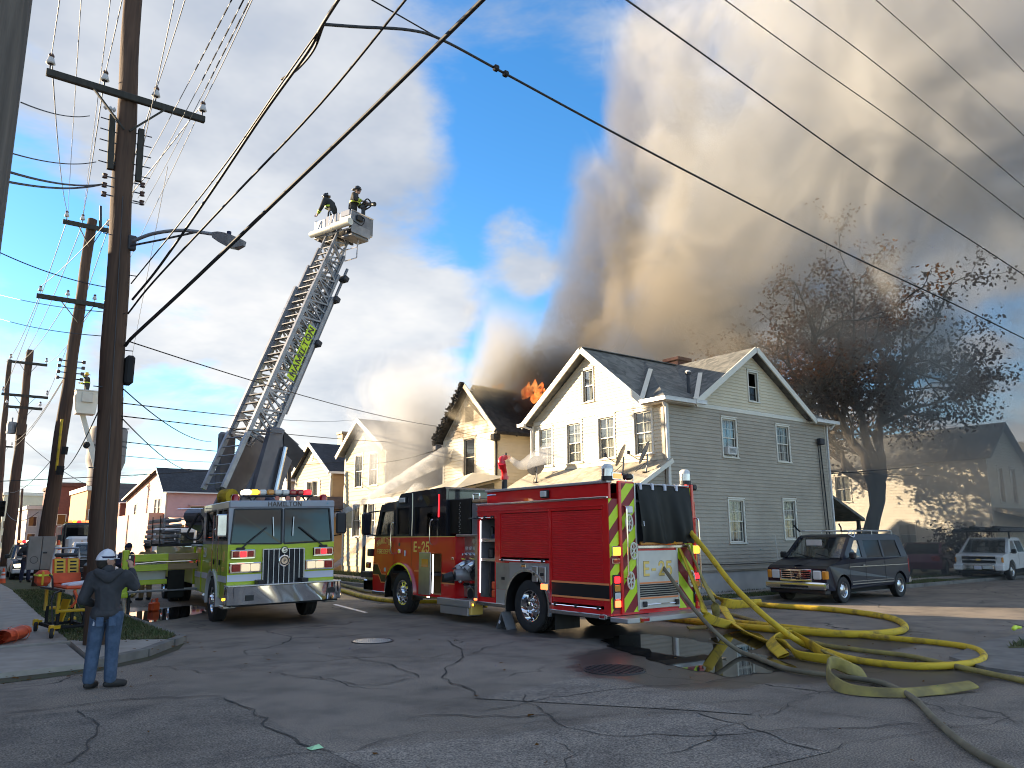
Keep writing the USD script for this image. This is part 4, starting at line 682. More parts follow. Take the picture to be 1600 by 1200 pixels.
# ---------------------------------------------------------------- vehicles: shared pieces
def wheel(parent, c, side, R=.525, W=.28, rim=.315, style='truck', dual=False, steer=0, rimm='chrome'):
    """tyre with tread grooves, dished rim with hand holes, hub and nuts; side: where its outer face looks along y"""
    w = node(parent, 'wheel'); h = W/2; ty = []
    def P(m):
        v = np.array(m[0]); f = m[1]
        if side < 0: v = v*[1, -1, 1]; f = np.asarray(f)[:, ::-1]
        m = (v, f)
        if steer: m = rot(m, 'z', steer)
        return mv(m, *c)
    def tyre(o):
        pr = [(rim, -h*.8), (rim+.02, -h*.95), (R-.10, -h), (R-.03, -h*.93), (R-.004, -h*.8)]
        for k in range(4): a = -h*.72+k*h*.42; pr += [(R, a), (R, a+h*.30), (R-.016, a+h*.31), (R-.016, a+h*.40)]
        pr += [(R-.004, h*.8), (R-.03, h*.93), (R-.10, h), (rim+.02, h*.95), (rim, h*.8)]
        return P(mv(lathe(pr[::-1], 'y', 44), 0, o, 0))
    part(w, 'tyre', tyre(0), 'rubber', smooth=35)
    if dual: part(w, 'inner_tyre', tyre(-W-.05), 'rubber', smooth=35)
    if style == 'truck':
        d = h*.75; pr = [(rim+.012, d+.012), (rim-.012, d+.004), (rim-.03, d-.05), (rim*.80, d-.10), (rim*.62, d-.085), (rim*.5, d-.07), (rim*.36, d-.06), (rim*.33, d-.0), (rim*.26, d+.03), (.001, d+.035)]
        if not dual: pr = [(rim+.012, d+.012), (rim-.02, d+.004), (rim-.035, d-.03), (rim*.72, d-.02), (rim*.5, d-.01), (rim*.4, d), (rim*.36, d+.05), (rim*.28, d+.075), (.001, d+.08)]
        part(w, 'rim', P(lathe(pr, 'y', 44)), rimm, smooth=40)
        hd = d-.092 if dual else d-.018; hr = rim*.71
        part(w, 'hand_holes', [P(rot(mv(lathe([(.032, .0), (.028, .012), (.001, .012)], 'y', 10), 0, hd, hr), 'y', 36*k)) for k in range(10)], 'matte_black', kind='stuff'); nr = rim*.45
        part(w, 'wheel_nuts', [P(rot(mv(lathe([(.016, 0), (.016, .03), (.001, .034)], 'y', 6), 0, (d-.066 if dual else d-.006), nr), 'y', 36*k)) for k in range(10)], 'chrome', kind='stuff')
    else:
        d = h*.8; pr = [(rim+.01, d+.008), (rim-.015, d), (rim-.03, d-.035), (rim*.75, d-.03), (rim*.6, d-.012), (rim*.35, d), (rim*.3, d+.01), (.001, d+.014)]
        part(w, 'rim', P(lathe(pr, 'y', 32)), rimm, smooth=40)
        part(w, 'hand_holes', [P(rot(mv(lathe([(.028, .0), (.024, .012), (.001, .012)], 'y', 8), 0, d-.032, rim*.72), 'y', 45*k)) for k in range(8)], 'matte_black', kind='stuff')
    return w
def side_text(parent, s, x, z, h, y, m='gold_leaf', w=None, nm='lettering'):
    t = text(s, h); t = width_fit(t, w) if w else t
    part(parent, nm, put(t, (x, y, z), (-1, 0, 0), (0, 0, 1), (0, 1, 0)), m)
def arch_poly(cx, cz, r, n=20): return Polygon([(cx+r*math.cos(a), cz+r*math.sin(a)) for a in np.linspace(0, math.pi, n)]+[(cx-r, -1), (cx+r, -1)])
def fender(parent, cx, cz, r, y0, y1, m='chrome_dull', t=.05, a0=-12, a1=192):
    a = np.radians(np.linspace(a0, a1, 24)); p = [(cx+(r+t)*math.cos(q), cz+(r+t)*math.sin(q)) for q in a]+[(cx+r*math.cos(q), cz+r*math.sin(q)) for q in a[::-1]]
    part(parent, 'fender', ext(p, y0, y1, 'xz'), m, smooth=40)
def lamp(parent, name, o, n, w, h, lens, d=.03, bez='chrome', label=None):
    """rectangular lamp: bezel and lens; o centre, n outward direction"""
    n = np.asarray(n, float); u = np.cross((0, 0, 1), n); u /= np.linalg.norm(u); F = Face(o, u, n); l = node(parent, name, label)
    part(l, 'bezel', F.rb(-w/2-.02, w/2+.02, -h/2-.02, h/2+.02, 0, d*.7, .008), bez); part(l, 'lens', F.rb(-w/2, w/2, -h/2, h/2, d*.5, d+.01, .012), lens); return l
# ---------------------------------------------------------------- the red fire engine
E25 = thing('fire_engine', 'red and black fire engine with hoses running off its chevron striped tail', 'fire engine', (11.52, 10.67, 0), 90.36)
e = E25; Y = 1.25
# left body side with openings, right side plain
hole = [sbox(3.60, .62, 4.22, 2.33), sbox(1.74, 1.46, 3.40, 2.44), sbox(.17, .60, 1.66, 2.44)]
side = sbox(0, .5, 4.28, 2.63).difference(unary_union([arch_poly(2.42, .52, .735)]+hole))
part(e, 'body_side', ext(side, Y-.05, Y, 'xz'), 'red_paint'); part(e, 'body_side', ext(sbox(0, .5, 4.28, 2.63).difference(arch_poly(2.42, .52, .70)), -Y, -Y+.05, 'xz'), 'red_paint')
part(e, 'body_floor', [bx(.02, 1.7, -1.2, 1.2, .5, .56), bx(3.2, 4.26, -1.2, 1.2, .5, .56), bx(1.7, 3.2, -1.2, 1.2, 1.28, 1.32)], 'dark_metal'); part(e, 'body_core', [bx(.03, 3.5, -1.18, .62, .57, 2.6), bx(3.5, 4.25, -1.18, .45, .57, 2.6)], 'dark_metal')
part(e, 'wheel_well', [bx(1.69, 3.15, .5, 1.19, 1.24, 1.275), bx(1.69, 1.72, .5, 1.19, .5, 1.24), bx(3.12, 3.15, .5, 1.19, .5, 1.24)], 'matte_black')
part(e, 'body_front', bx(4.23, 4.28, -1.2, 1.2, .5, 2.63), 'red_paint'); part(e, 'body_top', bx(0, 4.28, -1.24, 1.24, 2.58, 2.628), 'aluminium')
part(e, 'hosebed_wall', [rb(.06, 4.03, 1.10, 1.16, 2.63, 2.93, .01), bx(4.0, 4.03, -1.1, 1.1, 2.63, 2.93)], 'red_paint'); part(e, 'hosebed_wall', [rb(.06, 4.03, -1.16, -1.10, 2.63, 2.93, .01)], 'red_paint')
part(e, 'hosebed_cap', [rb(.06, 4.06, 1.06, 1.20, 2.932, 2.985, .01)], 'tread_plate'); part(e, 'hosebed_cap', [rb(.06, 4.06, -1.20, -1.06, 2.932, 2.985, .01)], 'tread_plate'); part(e, 'hosebed_cover', bx(.05, 4.0, -1.05, 1.05, 2.9, 2.93), 'vinyl_black')
part(e, 'drip_rail', rb(.0, 4.32, 1.235, 1.275, 2.632, 2.675, .008), 'chrome_dull'); part(e, 'drip_rail', rb(.1, 4.3, 1.252, 1.268, 2.50, 2.52, .004), 'red_paint')
def shutter(x0, x1, z0, z1, y, m='red_shutter'):
    n = int((z1-z0)/.045); p = []
    for k in range(n+1):
        z = z0+(z1-z0)*k/n; p += [(0, z), (-.008, z+.006)] if k < n else [(0, z)]
    p = [(0, z0)]+[q for k in range(n) for q in ((-.009, z0+(z1-z0)*k/n+.004), (0, z0+(z1-z0)*k/n+.010), (0, z0+(z1-z0)*(k+1)/n-.002))]+[(0, z1), (-.03, z1), (-.03, z0)]
    m_ = ext([(y+a, b) for a, b in p], x0, x1, 'yz'); part(e, 'roller_shutter', m_, m)
shutter(1.745, 3.395, 1.50, 2.43, Y-.015); shutter(.175, 1.655, .66, 2.43, Y-.015)
for x0, x1, z in ((1.72, 3.42, 2.46), (.15, 1.68, 2.46)): part(e, 'shutter_header', rb(x0, x1, Y-.02, Y+.012, z-.02, z+.02, .004), 'red_paint')
def door_bar(x0, x1, z):
    d = node(e, 'shutter_bar'); part(d, 'rod', cyl((x0, Y+.045, z), (x1, Y+.045, z), .013, n=8), 'chrome')
    for q in (.06, .5, .94): part(d, 'bracket', rb(x0+(x1-x0)*q-.025, x0+(x1-x0)*q+.025, Y-.01, Y+.07, z-.03, z+.04, .008), 'black_plastic')
door_bar(1.80, 3.36, 1.44); door_bar(.2, 1.6, .62); door_bar(3.62, 4.24, 2.36)
part(e, 'reflective_line', [rb(1.70, 1.735, Y+.0, Y+.004, .6, 2.44, .001)], 'red_shutter')
for z in (1.04, .765): part(e, 'orange_line', bx(.02, 1.66, Y+.001, Y+.005, z, z+.035), 'orange_stripe')
part(e, 'black_band', bx(.02, 1.66, Y+.0008, Y+.004, .80, 1.04), 'black_stripe')
# open compartment and what lies in it
part(e, 'compartment', [bx(3.58, 4.25, .46, .5, .57, 2.36), bx(3.56, 3.6, .5, 1.2, .57, 2.36), bx(4.2, 4.23, .5, 1.2, .57, 2.36)], 'aluminium_dull')
for z in (1.45, 1.88): part(e, 'shelf', rb(3.6, 4.2, .55, 1.19, z-.03, z, .004), 'chrome_dull'); part(e, 'shelf_lip', rb(3.6, 4.2, 1.19, 1.205, z-.05, z+.01, .002), 'steel')
part(e, 'partition', bx(3.88, 3.90, .6, 1.17, .58, 1.42), 'dark_metal'); part(e, 'strip_light', rb(4.19, 4.215, 1.205, 1.225, .7, 2.3, .005), 'strip_on')
def gear(x0, x1, y, z0, n, mats, seed):
    r = np.random.default_rng(seed)
    for k in range(n):
        x = x0+(x1-x0)*(k+.5)/n; h = r.uniform(.1, .26); w = (x1-x0)/n*.42; mm = mats[k % len(mats)]
        if k % 2: part(e, 'tool', [cyl((x, y, z0), (x, y, z0+h), w, w*.8, 10), ball((x, y, z0+h), w*.8, 1)], mm)
        else: part(e, 'tool', rb(x-w, x+w, y-.15, y+.1, z0, z0+h, .03), mm)
gear(3.62, 4.18, .95, 1.88, 4, ['black_plastic', 'steel', 'navy_cloth'], 1); gear(3.62, 4.18, .95, 1.45, 3, ['sheet_white', 'aluminium', 'black_plastic'], 2); gear(3.92, 4.18, .95, .6, 2, ['black_plastic', 'lime_stripe'], 3)
part(e, 'red_case', rb(3.63, 3.86, .75, 1.16, .61, .78, .02), 'cone_orange'); part(e, 'red_case', rb(3.63, 3.86, .75, 1.16, .79, .96, .02), 'cone_orange'); part(e, 'air_bottle', [cyl((4.05, 1.0, .62), (4.05, 1.0, 1.12), .075, n=12), ball((4.05, 1.0, 1.12), .075, 1)], 'black_plastic'); part(e, 'air_bottle', [cyl((3.97, .85, .62), (3.97, .85, 1.15), .07, n=12), ball((3.97, .85, 1.15), .07, 1)], 'lime_stripe')
# steel around the rear wheel
arc_ = arch_poly(2.42, .52, .74)
for x0, x1, z0, z1, mm in ((3.06, 3.54, .82, 1.38, 'steel'), (2.12, 3.055, 1.0, 1.40, 'tread_plate'), (1.73, 2.115, .56, 1.40, 'tread_plate'), (3.06, 3.54, .5, .815, 'tread_plate')): part(e, 'side_plate', ext(sbox(x0, z0, x1, z1).difference(arc_), Y+.001, Y+.012, 'xz'), mm)
fender(e, 2.42, .52, .70, 1.0, 1.31)
for x0, x1 in ((1.80, 2.02), (2.06, 2.25)): d = node(e, 'filler_door'); part(d, 'door', rb(x0, x1, Y+.012, Y+.05, 1.02, 1.34, .02), 'steel'); part(d, 'latch', rb(x0+.05, x1-.06, Y+.05, Y+.06, 1.15, 1.21, .01), 'black_plastic')
part(e, 'slot_latch', rb(3.22, 3.34, Y+.012, Y+.02, 1.02, 1.08, .01), 'black_plastic'); lamp(e, 'marker_light', (2.52, Y+.02, 1.33), (0, 1, 0), .12, .04, 'amber_lens', .04)
lamp(e, 'warning_light', (1.83, Y+.02, .94), (0, 1, 0), .2, .11, 'red_lamp_hot', .05); lamp(e, 'scene_light', (1.9, 1.17, 2.80), (0, 1, 0), .18, .12, 'clear_lens', .09, 'black_plastic')
part(e, 'rub_rail', [rb(.06, 1.72, 1.2, 1.30, .44, .52, .01)], 'chrome_dull'); part(e, 'rub_rail', [rb(3.16, 4.28, 1.2, 1.30, .44, .52, .01)], 'chrome_dull'); lamp(e, 'marker_light', (.18, 1.30, .48), (0, 1, 0), .12, .05, 'red_lens', .01)
part(e, 'handrail', tube([(3.95, 1.18, 2.86), (3.9, 1.24, 2.86), (3.7, 1.24, 2.86), (3.65, 1.18, 2.86)], .014, 6), 'chrome')
# tail
R_ = Face((0, 0, 0), (0, -1, 0), (-1, 0, 0))   # u runs to the right as seen from behind
part(e, 'tail_panel', [bx(0.0, .03, -1.24, 1.19, .5, 1.78), bx(0.0, .03, .52, 1.19, 1.78, 2.62), bx(0.0, .03, -1.24, -1.0, 1.78, 2.62)], 'red_paint')
part(e, 'tail_upper', [bx(-.005, .06, .55, .93, 2.6, 2.97), bx(-.005, .06, -1.16, -1.02, 2.6, 2.97)], 'red_paint')
def chevrons(u0, u1, z0, z1, d, s, w=.25):
    P_ = sbox(u0, z0, u1, z1); k0 = -12
    for k in range(k0, 24):
        a = z0+k*w; q = Polygon([(u0, a), (u1, a+s*(u1-u0)), (u1, a+s*(u1-u0)+w), (u0, a+w)]).intersection(P_)
        if not q.is_empty and q.area > .001: part(e, 'chevron_stripe', R_.p(ext(q, d, d+.003)), 'lime_stripe' if k % 2 == 0 else 'maroon_stripe')
chevrons(-1.24, -1.0, .54, 2.63, .004, 1.05); chevrons(-.90, -.53, .54, 2.93, .008, 1.05); chevrons(.61, 1.22, .54, 1.79, .004, -1.05); chevrons(1.02, 1.14, 1.8, 2.9, .008, -1.05)
part(e, 'corner_post', rb(-.05, .03, .925, .995, .52, 2.97, .015), 'red_paint'); part(e, 'corner_post', rb(-.05, .03, -1.17, -1.10, .52, 2.97, .015), 'red_paint'); part(e, 'hosebed_rail', rb(-.03, .02, .515, .555, .56, 2.95, .008), 'steel'); part(e, 'hosebed_rail', rb(-.03, .02, -.625, -.585, .56, 1.72, .008), 'steel')
d = node(e, 'tail_door'); part(d, 'door', rb(-.03, -.002, -.585, .51, .58, 1.66, .01), 'beige_panel')
tE = width_fit(text('E-25', .26), .80); part(d, 'lettering', R_.p(mv(tE, -.38, 1.19, .031)), 'gold_leaf'); to = width_fit(text('E-25', .272), .815); part(d, 'lettering_shadow', R_.p(sc(mv(to, -.386, 1.184, 0), 1, 1, .3)) and mv(R_.p(mv(to, -.386, 1.184, 0)), -.0295, 0, 0), 'dark_letters')
for z in (.76, 1.04): part(d, 'orange_line', bx(-.036, -.031, -.575, .5, z, z+.03), 'orange_stripe')
for k in range(6): part(d, 'black_line', bx(-.035, -.031, -.575, .5, .80+.04*k, .83+.04*k), 'black_stripe')
part(d, 'rail', cyl((-.06, -.5, .66), (-.06, .45, .66), .013, n=8), 'chrome')
for y in (-.5, .4): part(d, 'latch', rb(-.09, -.03, y-.05, y+.05, .62, .72, .015), 'black_plastic')
part(e, 'hosebed_sill', [rb(-.04, .02, -1.0, .51, 1.70, 1.76, .01)], 'chrome_dull'); part(e, 'traffic_light_bar', rb(-.06, -.005, -.75, .45, 1.77, 1.83, .01), 'amber_lens')
part(e, 'hosebed_inside', [bx(.3, .33, -1.0, .52, 1.76, 2.9)], 'matte_black')
ny, nz = 40, 26; yy = np.linspace(.51, -1.03, ny); zz = np.linspace(2.90, 1.80, nz); GY, GZ = np.meshgrid(yy, zz)
tt = (2.90-GZ)/1.1; GX = -.05-.10*np.sin(tt*2.2)*(.6+.4*np.sin(GY*5))-.035*np.sin(GY*9+tt*2)*tt-.02*np.sin(GY*21+3*tt)*tt-.03*np.exp(-((GY+.3)/.25)**2)*tt; GY = GY*(1-.10*tt*(1-tt))-.03*tt; GZ = GZ+.02*np.sin(GY*7)*tt
cv = np.stack([GX, GY, GZ], -1).reshape(-1, 3); i, j = np.meshgrid(np.arange(nz-1), np.arange(ny-1), indexing='ij'); a = (i*ny+j).ravel(); cf = np.vstack([np.stack([a, a+1, a+ny+1], 1), np.stack([a, a+ny+1, a+ny], 1)])
c_ = part(e, 'hosebed_curtain', (cv, cf), 'vinyl_black', smooth=True)
for y in (.42, .08, -.28, -.62): part(e, 'curtain_strap', [rb(-.085, -.03, y-.03, y+.03, 2.82, 2.94, .006), bx(-.06, .1, y-.03, y+.03, 2.93, 2.95)], 'sheet_white')
part(e, 'curtain_tag', rb(-.11, -.10, .36, .46, 2.12, 2.22, .004), 'sheet_white')
part(e, 'curtain_rod', cyl((-.03, .52, 2.93), (-.03, -1.04, 2.93), .018, n=8), 'steel')
def ring(y, z):
    w = node(e, 'round_step'); a = np.linspace(0, 2*math.pi, 25); part(w, 'rim', tube([(-.10, y+.085*math.cos(q), z+.15*math.sin(q)) for q in a], .018, 7, False), 'trim_white', smooth=True)
    for q in (.5, 1.57, 2.6): part(w, 'spoke', cyl((-.10, y+.08*math.cos(q), z+.14*math.sin(q)), (-.10, y-.08*math.cos(q), z-.14*math.sin(q)), .012, n=6), 'trim_white')
    part(w, 'stem', cyl((-.005, y, z), (-.1, y, z), .02, n=8), 'steel')
for y, z in ((.80, 2.18), (.70, 1.66), (.80, 1.12), (-.92, 1.10)): ring(y, z)
part(e, 'grab_rail', tube(spline([(-.02, .87, 2.5), (-.10, .87, 2.47), (-.11, .87, 2.35), (-.11, .87, 1.3), (-.10, .87, 1.18), (-.02, .87, 1.15)], 5), .018, 8), 'chrome', smooth=True); part(e, 'grab_rail', tube(spline([(-.02, -1.18, 2.3), (-.10, -1.19, 2.27), (-.11, -1.2, 2.15), (-.11, -1.2, 1.0), (-.02, -1.18, .9)], 5), .018, 8), 'chrome', smooth=True)
part(e, 'clearance_box', rb(-.09, -.011, .66, .82, 2.36, 2.5, .02), 'clear_lens')
lc = node(e, 'tail_light_cluster'); part(lc, 'bezel', rb(-.03, -.008, 1.0, 1.2, .62, 1.23, .01), 'black_plastic')
for z, mm in ((1.14, 'red_lamp_on'), (.99, 'amber_lens'), (.85, 'clear_lens'), (.71, 'red_lamp_hot')): part(lc, 'lens', rb(-.06, -.03, 1.025, 1.175, z-.06, z+.06, .02), mm)
lamp(e, 'amber_light', (-.008, 1.10, 1.66), (-1, 0, 0), .17, .15, 'amber_on', .06); lamp(e, 'marker_light', (-.008, 1.10, 1.48), (-1, 0, 0), .16, .06, 'red_lens', .04); lc = node(e, 'tail_light_cluster'); part(lc, 'bezel', rb(-.03, -.008, -1.24, -1.05, .62, 1.23, .01), 'black_plastic')
for z, mm in ((1.14, 'red_lamp_on'), (.99, 'amber_lens'), (.85, 'clear_lens'), (.71, 'red_lens')): part(lc, 'lens', rb(-.06, -.03, -1.22, -1.07, z-.06, z+.06, .02), mm)
lamp(e, 'amber_light', (-.008, -1.16, 1.66), (-1, 0, 0), .13, .15, 'amber_on', .06)
for y in (1.12, -1.12):
    b = node(e, 'corner_beacon'); part(b, 'base', cyl((.12, y, 2.98), (.12, y, 3.06), .12, n=18), 'black_plastic'); part(b, 'drum', cyl((.12, y, 3.06), (.12, y, 3.2), .115, n=18), 'chrome_dull', smooth=40); part(b, 'dome', lathe([(.115, 0), (.11, .05), (.07, .09), (.001, .1)], 'z', 18) if 0 else mv(lathe([(.115, 0), (.11, .05), (.07, .09), (.001, .1)], 'z', 18), .12, y, 3.2), 'clear_lens', smooth=True)
lamp(e, 'warning_light', (.02, 1.0, 3.06), (-1, 0, 0), .2, .1, 'red_lamp_hot', .06); part(e, 'floodlight', rb(-.08, .08, .62, .78, 3.0, 3.12, .03), 'black_plastic'); part(e, 'roof_handle', tube([(0, .75, 2.97), (0, .75, 3.1), (0, .55, 3.1), (0, .55, 2.97)], .014, 6), 'chrome'); part(e, 'floodlight', rb(-.06, .06, -1.3, -1.16, 2.86, 2.98, .03), 'black_plastic')
part(e, 'tail_step', rb(-.46, -.005, -1.28, 1.28, .40, .49, .012), 'tread_plate'); lamp(e, 'reflector', (-.46, .85, .445), (-1, 0, 0), .22, .05, 'red_lens', .008); part(e, 'reflector_white', rb(-.472, -.462, .78, .86, .42, .47, .003), 'white_stripe')
# chassis, wheels, mud flaps
for y in (-.42, .42): part(e, 'frame_rail', rb(.1, 9.3, y-.04, y+.04, .58, .84, .01), 'matte_black')
part(e, 'axle', cyl((2.42, -1, .525), (2.42, 1, .525), .12), 'matte_black'); part(e, 'axle', cyl((7.74, -1, .525), (7.74, 1, .525), .09), 'matte_black'); part(e, 'fuel_tank', rb(.9, 1.6, -.8, .8, .35, .58, .05), 'matte_black'); part(e, 'tank', rb(4.4, 5.6, -1.0, .9, .4, .62, .05), 'matte_black')
for s in (1, -1): wheel(e, (2.42, s*1.09, .525), s, dual=True); wheel(e, (7.74, s*1.09, .525), s, W=.30); part(e, 'mud_flap', bx(1.62, 1.64, s*.55, s*1.2, .12, .6), 'rubber')
# pump panel
part(e, 'pump_panel', [bx(4.30, 5.62, .55, .98, .55, 1.96)], 'steel'); part(e, 'panel_frame', [rb(4.29, 4.40, .98, 1.24, .52, 1.98, .01), rb(4.29, 5.2, .9, 1.24, 1.94, 2.0, .01)], 'steel')
for k in range(3): part(e, 'gauge', [cyl((4.78-.13*k, .98, 1.84-.02*k), (4.78-.13*k, 1.01, 1.84-.02*k), .06, n=16)], 'sheet_white' if k else 'clear_lens')
for k in range(5): part(e, 'gauge', cyl((5.1-.17*k, .98, 1.67), (5.1-.17*k, 1.005, 1.67), .045, n=14), 'clear_lens'); part(e, 'lever', [cyl((5.1-.17*k, .98, 1.56), (5.08-.17*k, 1.12, 1.53), .016, n=8), ball((5.08-.17*k, 1.12, 1.53), .03, 1)], 'chrome')
for k, (x, z, r) in enumerate(((5.0, 1.32, .09), (4.62, 1.33, .085))): v = node(e, 'discharge_valve'); part(v, 'body', tube([(x, .98, z), (x, 1.12, z), (x+.02, 1.22, z-.08)], r, 12), 'chrome_dull', smooth=True); part(v, 'cap', cyl((x+.02, 1.22, z-.08), (x+.05, 1.28, z-.14), r*1.15, n=10), 'aluminium'); part(v, 'handle', bar((x-.1, 1.15, z+.1), (x+.1, 1.15, z+.12), .03), 'chrome')
v = node(e, 'intake'); part(v, 'body', tube([(4.86, .98, 1.08), (4.88, 1.2, 1.08), (4.95, 1.42, 1.06)], [.15, .15, .13], 16), 'aluminium', smooth=40); part(v, 'collar', cyl((4.66, 1.05, 1.08), (4.5, 1.05, 1.08), .14, n=14), 'black_plastic'); part(v, 'gate', [cyl((4.98, 1.44, 1.05), (5.1, 1.6, 1.0), .11, .10, 14), bar((5.0, 1.3, 1.25), (5.05, 1.42, 1.2), .03)], 'black_plastic'); part(v, 'lug', [ball((4.9, 1.3, .93), .05, 1), ball((4.8, 1.28, 1.22), .04, 1)], 'steel')
for k in range(9): x, z = 4.5+.09*(k % 7), .72+.06*(k*5 % 4); part(e, 'valve', [cyl((x, .98, z), (x, 1.08+.03*(k % 3), z), .035, n=8), ball((x, 1.08, z), .04, 1)], ('steel', 'chrome_dull', 'black_plastic', 'red_paint')[k % 4])
part(e, 'inlet', [cyl((4.62, .98, .66), (4.62, 1.2, .66), .14, n=18)], 'chrome_dull'); part(e, 'inlet_mouth', cyl((4.62, 1.2, .66), (4.62, 1.205, .66), .11, n=18), 'matte_black')
part(e, 'crosslay_cover', [rb(4.72, 5.62, -1.15, 1.15, 2.0, 2.84, .02)], 'vinyl_black'); part(e, 'crosslay_mesh', [rb(5.14+.035*(k % 2), 5.16+.035*(k % 2), 1.151, 1.158, 2.02+.05*k, 2.05+.05*k, .002) for k in range(15)], 'steel', kind='stuff')
part(e, 'grey_locker', rb(4.3, 4.71, -1.1, 1.12, 1.98, 2.72, .02), 'aluminium_dull'); part(e, 'hose_tray', rb(4.3, 4.68, .4, 1.14, 2.724, 2.80, .02), 'siding_brown'); part(e, 'tray_handle', tube([(4.34, 1.15, 2.80), (4.34, 1.15, 2.92), (4.6, 1.15, 2.92), (4.6, 1.15, 2.80)], .018, 6), 'chrome'); part(e, 'grab_rail', cyl((4.35, 1.2, 2.36), (4.7, 1.2, 2.36), .016, n=7), 'chrome')
part(e, 'running_board', [rb(4.42, 5.82, .98, 1.36, .36, .52, .01)], 'tread_plate'); part(e, 'step', rb(4.52, 5.7, 1.0, 1.34, .17, .352, .01), 'tread_plate'); part(e, 'step_trim', rb(4.40, 4.50, 1.0, 1.32, .2, .5, .01), 'gold_leaf'); lamp(e, 'marker_light', (4.24, 1.30, .56), (0, 1, 0), .1, .05, 'red_lamp_hot', .03)
lamp(e, 'ground_light', (4.34, 1.31, .43), (0, 1, 0), .05, .05, 'amber_on', .02)
# cab
lowp = Polygon([(5.2, .5), (9.33, .5), (9.36, .7), (9.36, 1.25), (9.29, 1.95), (5.2, 1.95)]); upp = Polygon([(5.62, 1.952), (9.288, 1.952), (9.0, 2.74), (8.93, 2.82), (8.02, 2.90), (7.96, 3.0), (7.85, 3.08), (5.68, 3.15), (5.62, 3.1)])
ca = arch_poly(7.82, .52, .72); wins = [Polygon([(8.22, 2.0), (9.13, 2.0), (8.92, 2.60), (8.86, 2.64), (8.22, 2.64)]), sbox(7.40, 2.03, 8.02, 2.68).buffer(.03), sbox(6.25, 2.02, 7.15, 2.70)]
for s in (1, -1):
    op = [ca, sbox(5.80, .56, 6.84, 1.54)] if s > 0 else [ca]
    part(e, 'cab_side', ext(lowp.difference(unary_union(op)), s*Y, s*(Y-.06), 'xz'), 'red_paint'); part(e, 'cab_upper_side', ext(upp.difference(unary_union(wins)), s*Y, s*(Y-.06), 'xz'), 'black_paint')
    for w_ in wins: part(e, 'side_window', ext(w_, s*(Y-.035), s*(Y-.03), 'xz'), 'glass_clear' if w_ is wins[0] else 'glass_dark')
    for w_ in wins[:2]: part(e, 'window_frame', ext(w_.buffer(.035).difference(w_.buffer(-.012)), s*(Y-.02), s*(Y+.012), 'xz'), 'black_plastic')
    fender(e, 7.82, .52, .715, s*1.0 if s > 0 else -1.3, 1.3 if s > 0 else -1.0, 'chrome')
    part(e, 'wheel_well', [bx(7.1, 8.55, min(s*.6, s*1.18), max(s*.6, s*1.18), 1.25, 1.28)], 'matte_black')
roofl = [(9.0, 2.74), (8.93, 2.82), (8.02, 2.90), (7.96, 3.0), (7.85, 3.08), (5.68, 3.15), (5.62, 3.1)]; und = [(a, b-.06) for a, b in roofl[::-1]]
part(e, 'cab_roof', ext(roofl+und, -Y+.06, Y-.06, 'xz'), 'black_paint'); part(e, 'cab_rear', bx(5.62, 5.67, -1.18, 1.18, .5, 3.1), 'black_paint'); part(e, 'cab_rear_lower', bx(5.2, 5.25, -1.2, 1.2, .5, 1.95), 'red_paint'); part(e, 'cab_floor', bx(5.3, 9.3, -1.18, 1.18, 1.0, 1.06), 'matte_black'); part(e, 'rear_shelf', bx(5.21, 5.62, -1.2, 1.2, 1.93, 1.955), 'red_paint')
part(e, 'cab_front', hull([(9.3, y, z) for y in (-1.19, 1.19) for z in (.5, 1.25)]+[(9.36, y, z) for y in (-1.19, 1.19) for z in (.7, 1.25)]+[(9.24, y, 1.95) for y in (-1.19, 1.19)]+[(9.29, y, 1.94) for y in (-1.19, 1.19)]), 'red_paint')
wsg = ext([(9.27, 1.97), (9.0, 2.72), (8.99, 2.72), (9.26, 1.97)], -1.1, 1.1, 'xz'); part(e, 'windscreen', wsg, 'glass_clear'); part(e, 'windscreen_pillar', [bar((9.27, 0, 1.96), (8.99, 0, 2.73), .06, .05, up=(1, 0, 0)), bar((9.27, 1.15, 1.96), (8.99, 1.15, 2.73), .1, .05, up=(1, 0, 0)), bar((9.27, -1.15, 1.96), (8.99, -1.15, 2.73), .1, .05, up=(1, 0, 0))], 'black_paint')
for k, y in enumerate((.7, -.7)): s_ = node(e, 'seat'); part(s_, 'cushion', rb(7.9, 8.4, y-.28, y+.28, 1.5, 1.62, .04), 'black_plastic'); part(s_, 'backrest', rb(7.75, 7.9, y-.28, y+.28, 1.6, 2.45, .05), 'black_plastic')
a = np.linspace(0, 2*math.pi, 20); part(e, 'steering_wheel', rot(tube([(8.75+.0*q, .7+.22*math.cos(q), 2.02+.22*math.sin(q)) for q in a], .016, 6, False), 'y', 30, (8.75, .7, 2.02)), 'black_plastic'); part(e, 'dashboard', rb(8.85, 9.2, -1.1, 1.1, 1.7, 1.95, .04), 'black_plastic')
part(e, 'belt_line', bx(5.22, 9.29, Y, Y+.004, 1.935, 1.955), 'gold_leaf'); part(e, 'door_seam', [rb(7.235, 7.26, Y, Y+.014, 1.96, 3.07, .004)], 'chrome'); part(e, 'door_seam', [bx(7.25, 7.255, Y, Y+.003, 1.2, 1.95), bx(8.2, 8.205, Y, Y+.003, 1.0, 1.95)], 'dark_metal')
for (x, z0, z1) in ((8.18, 1.5, 2.32), (6.2, 1.74, 2.36)): part(e, 'grab_rail', tube(spline([(x, Y, z1-.03), (x-.08, Y+.08, z1), (x, Y+.1, z1-.1), (x, Y+.1, z0+.1), (x, Y, z0)], 5), .018, 7), 'chrome', smooth=True)
side_text(e, 'FIRE DEPT.', 9.13, 1.50, .12, Y+.001, w=.78)
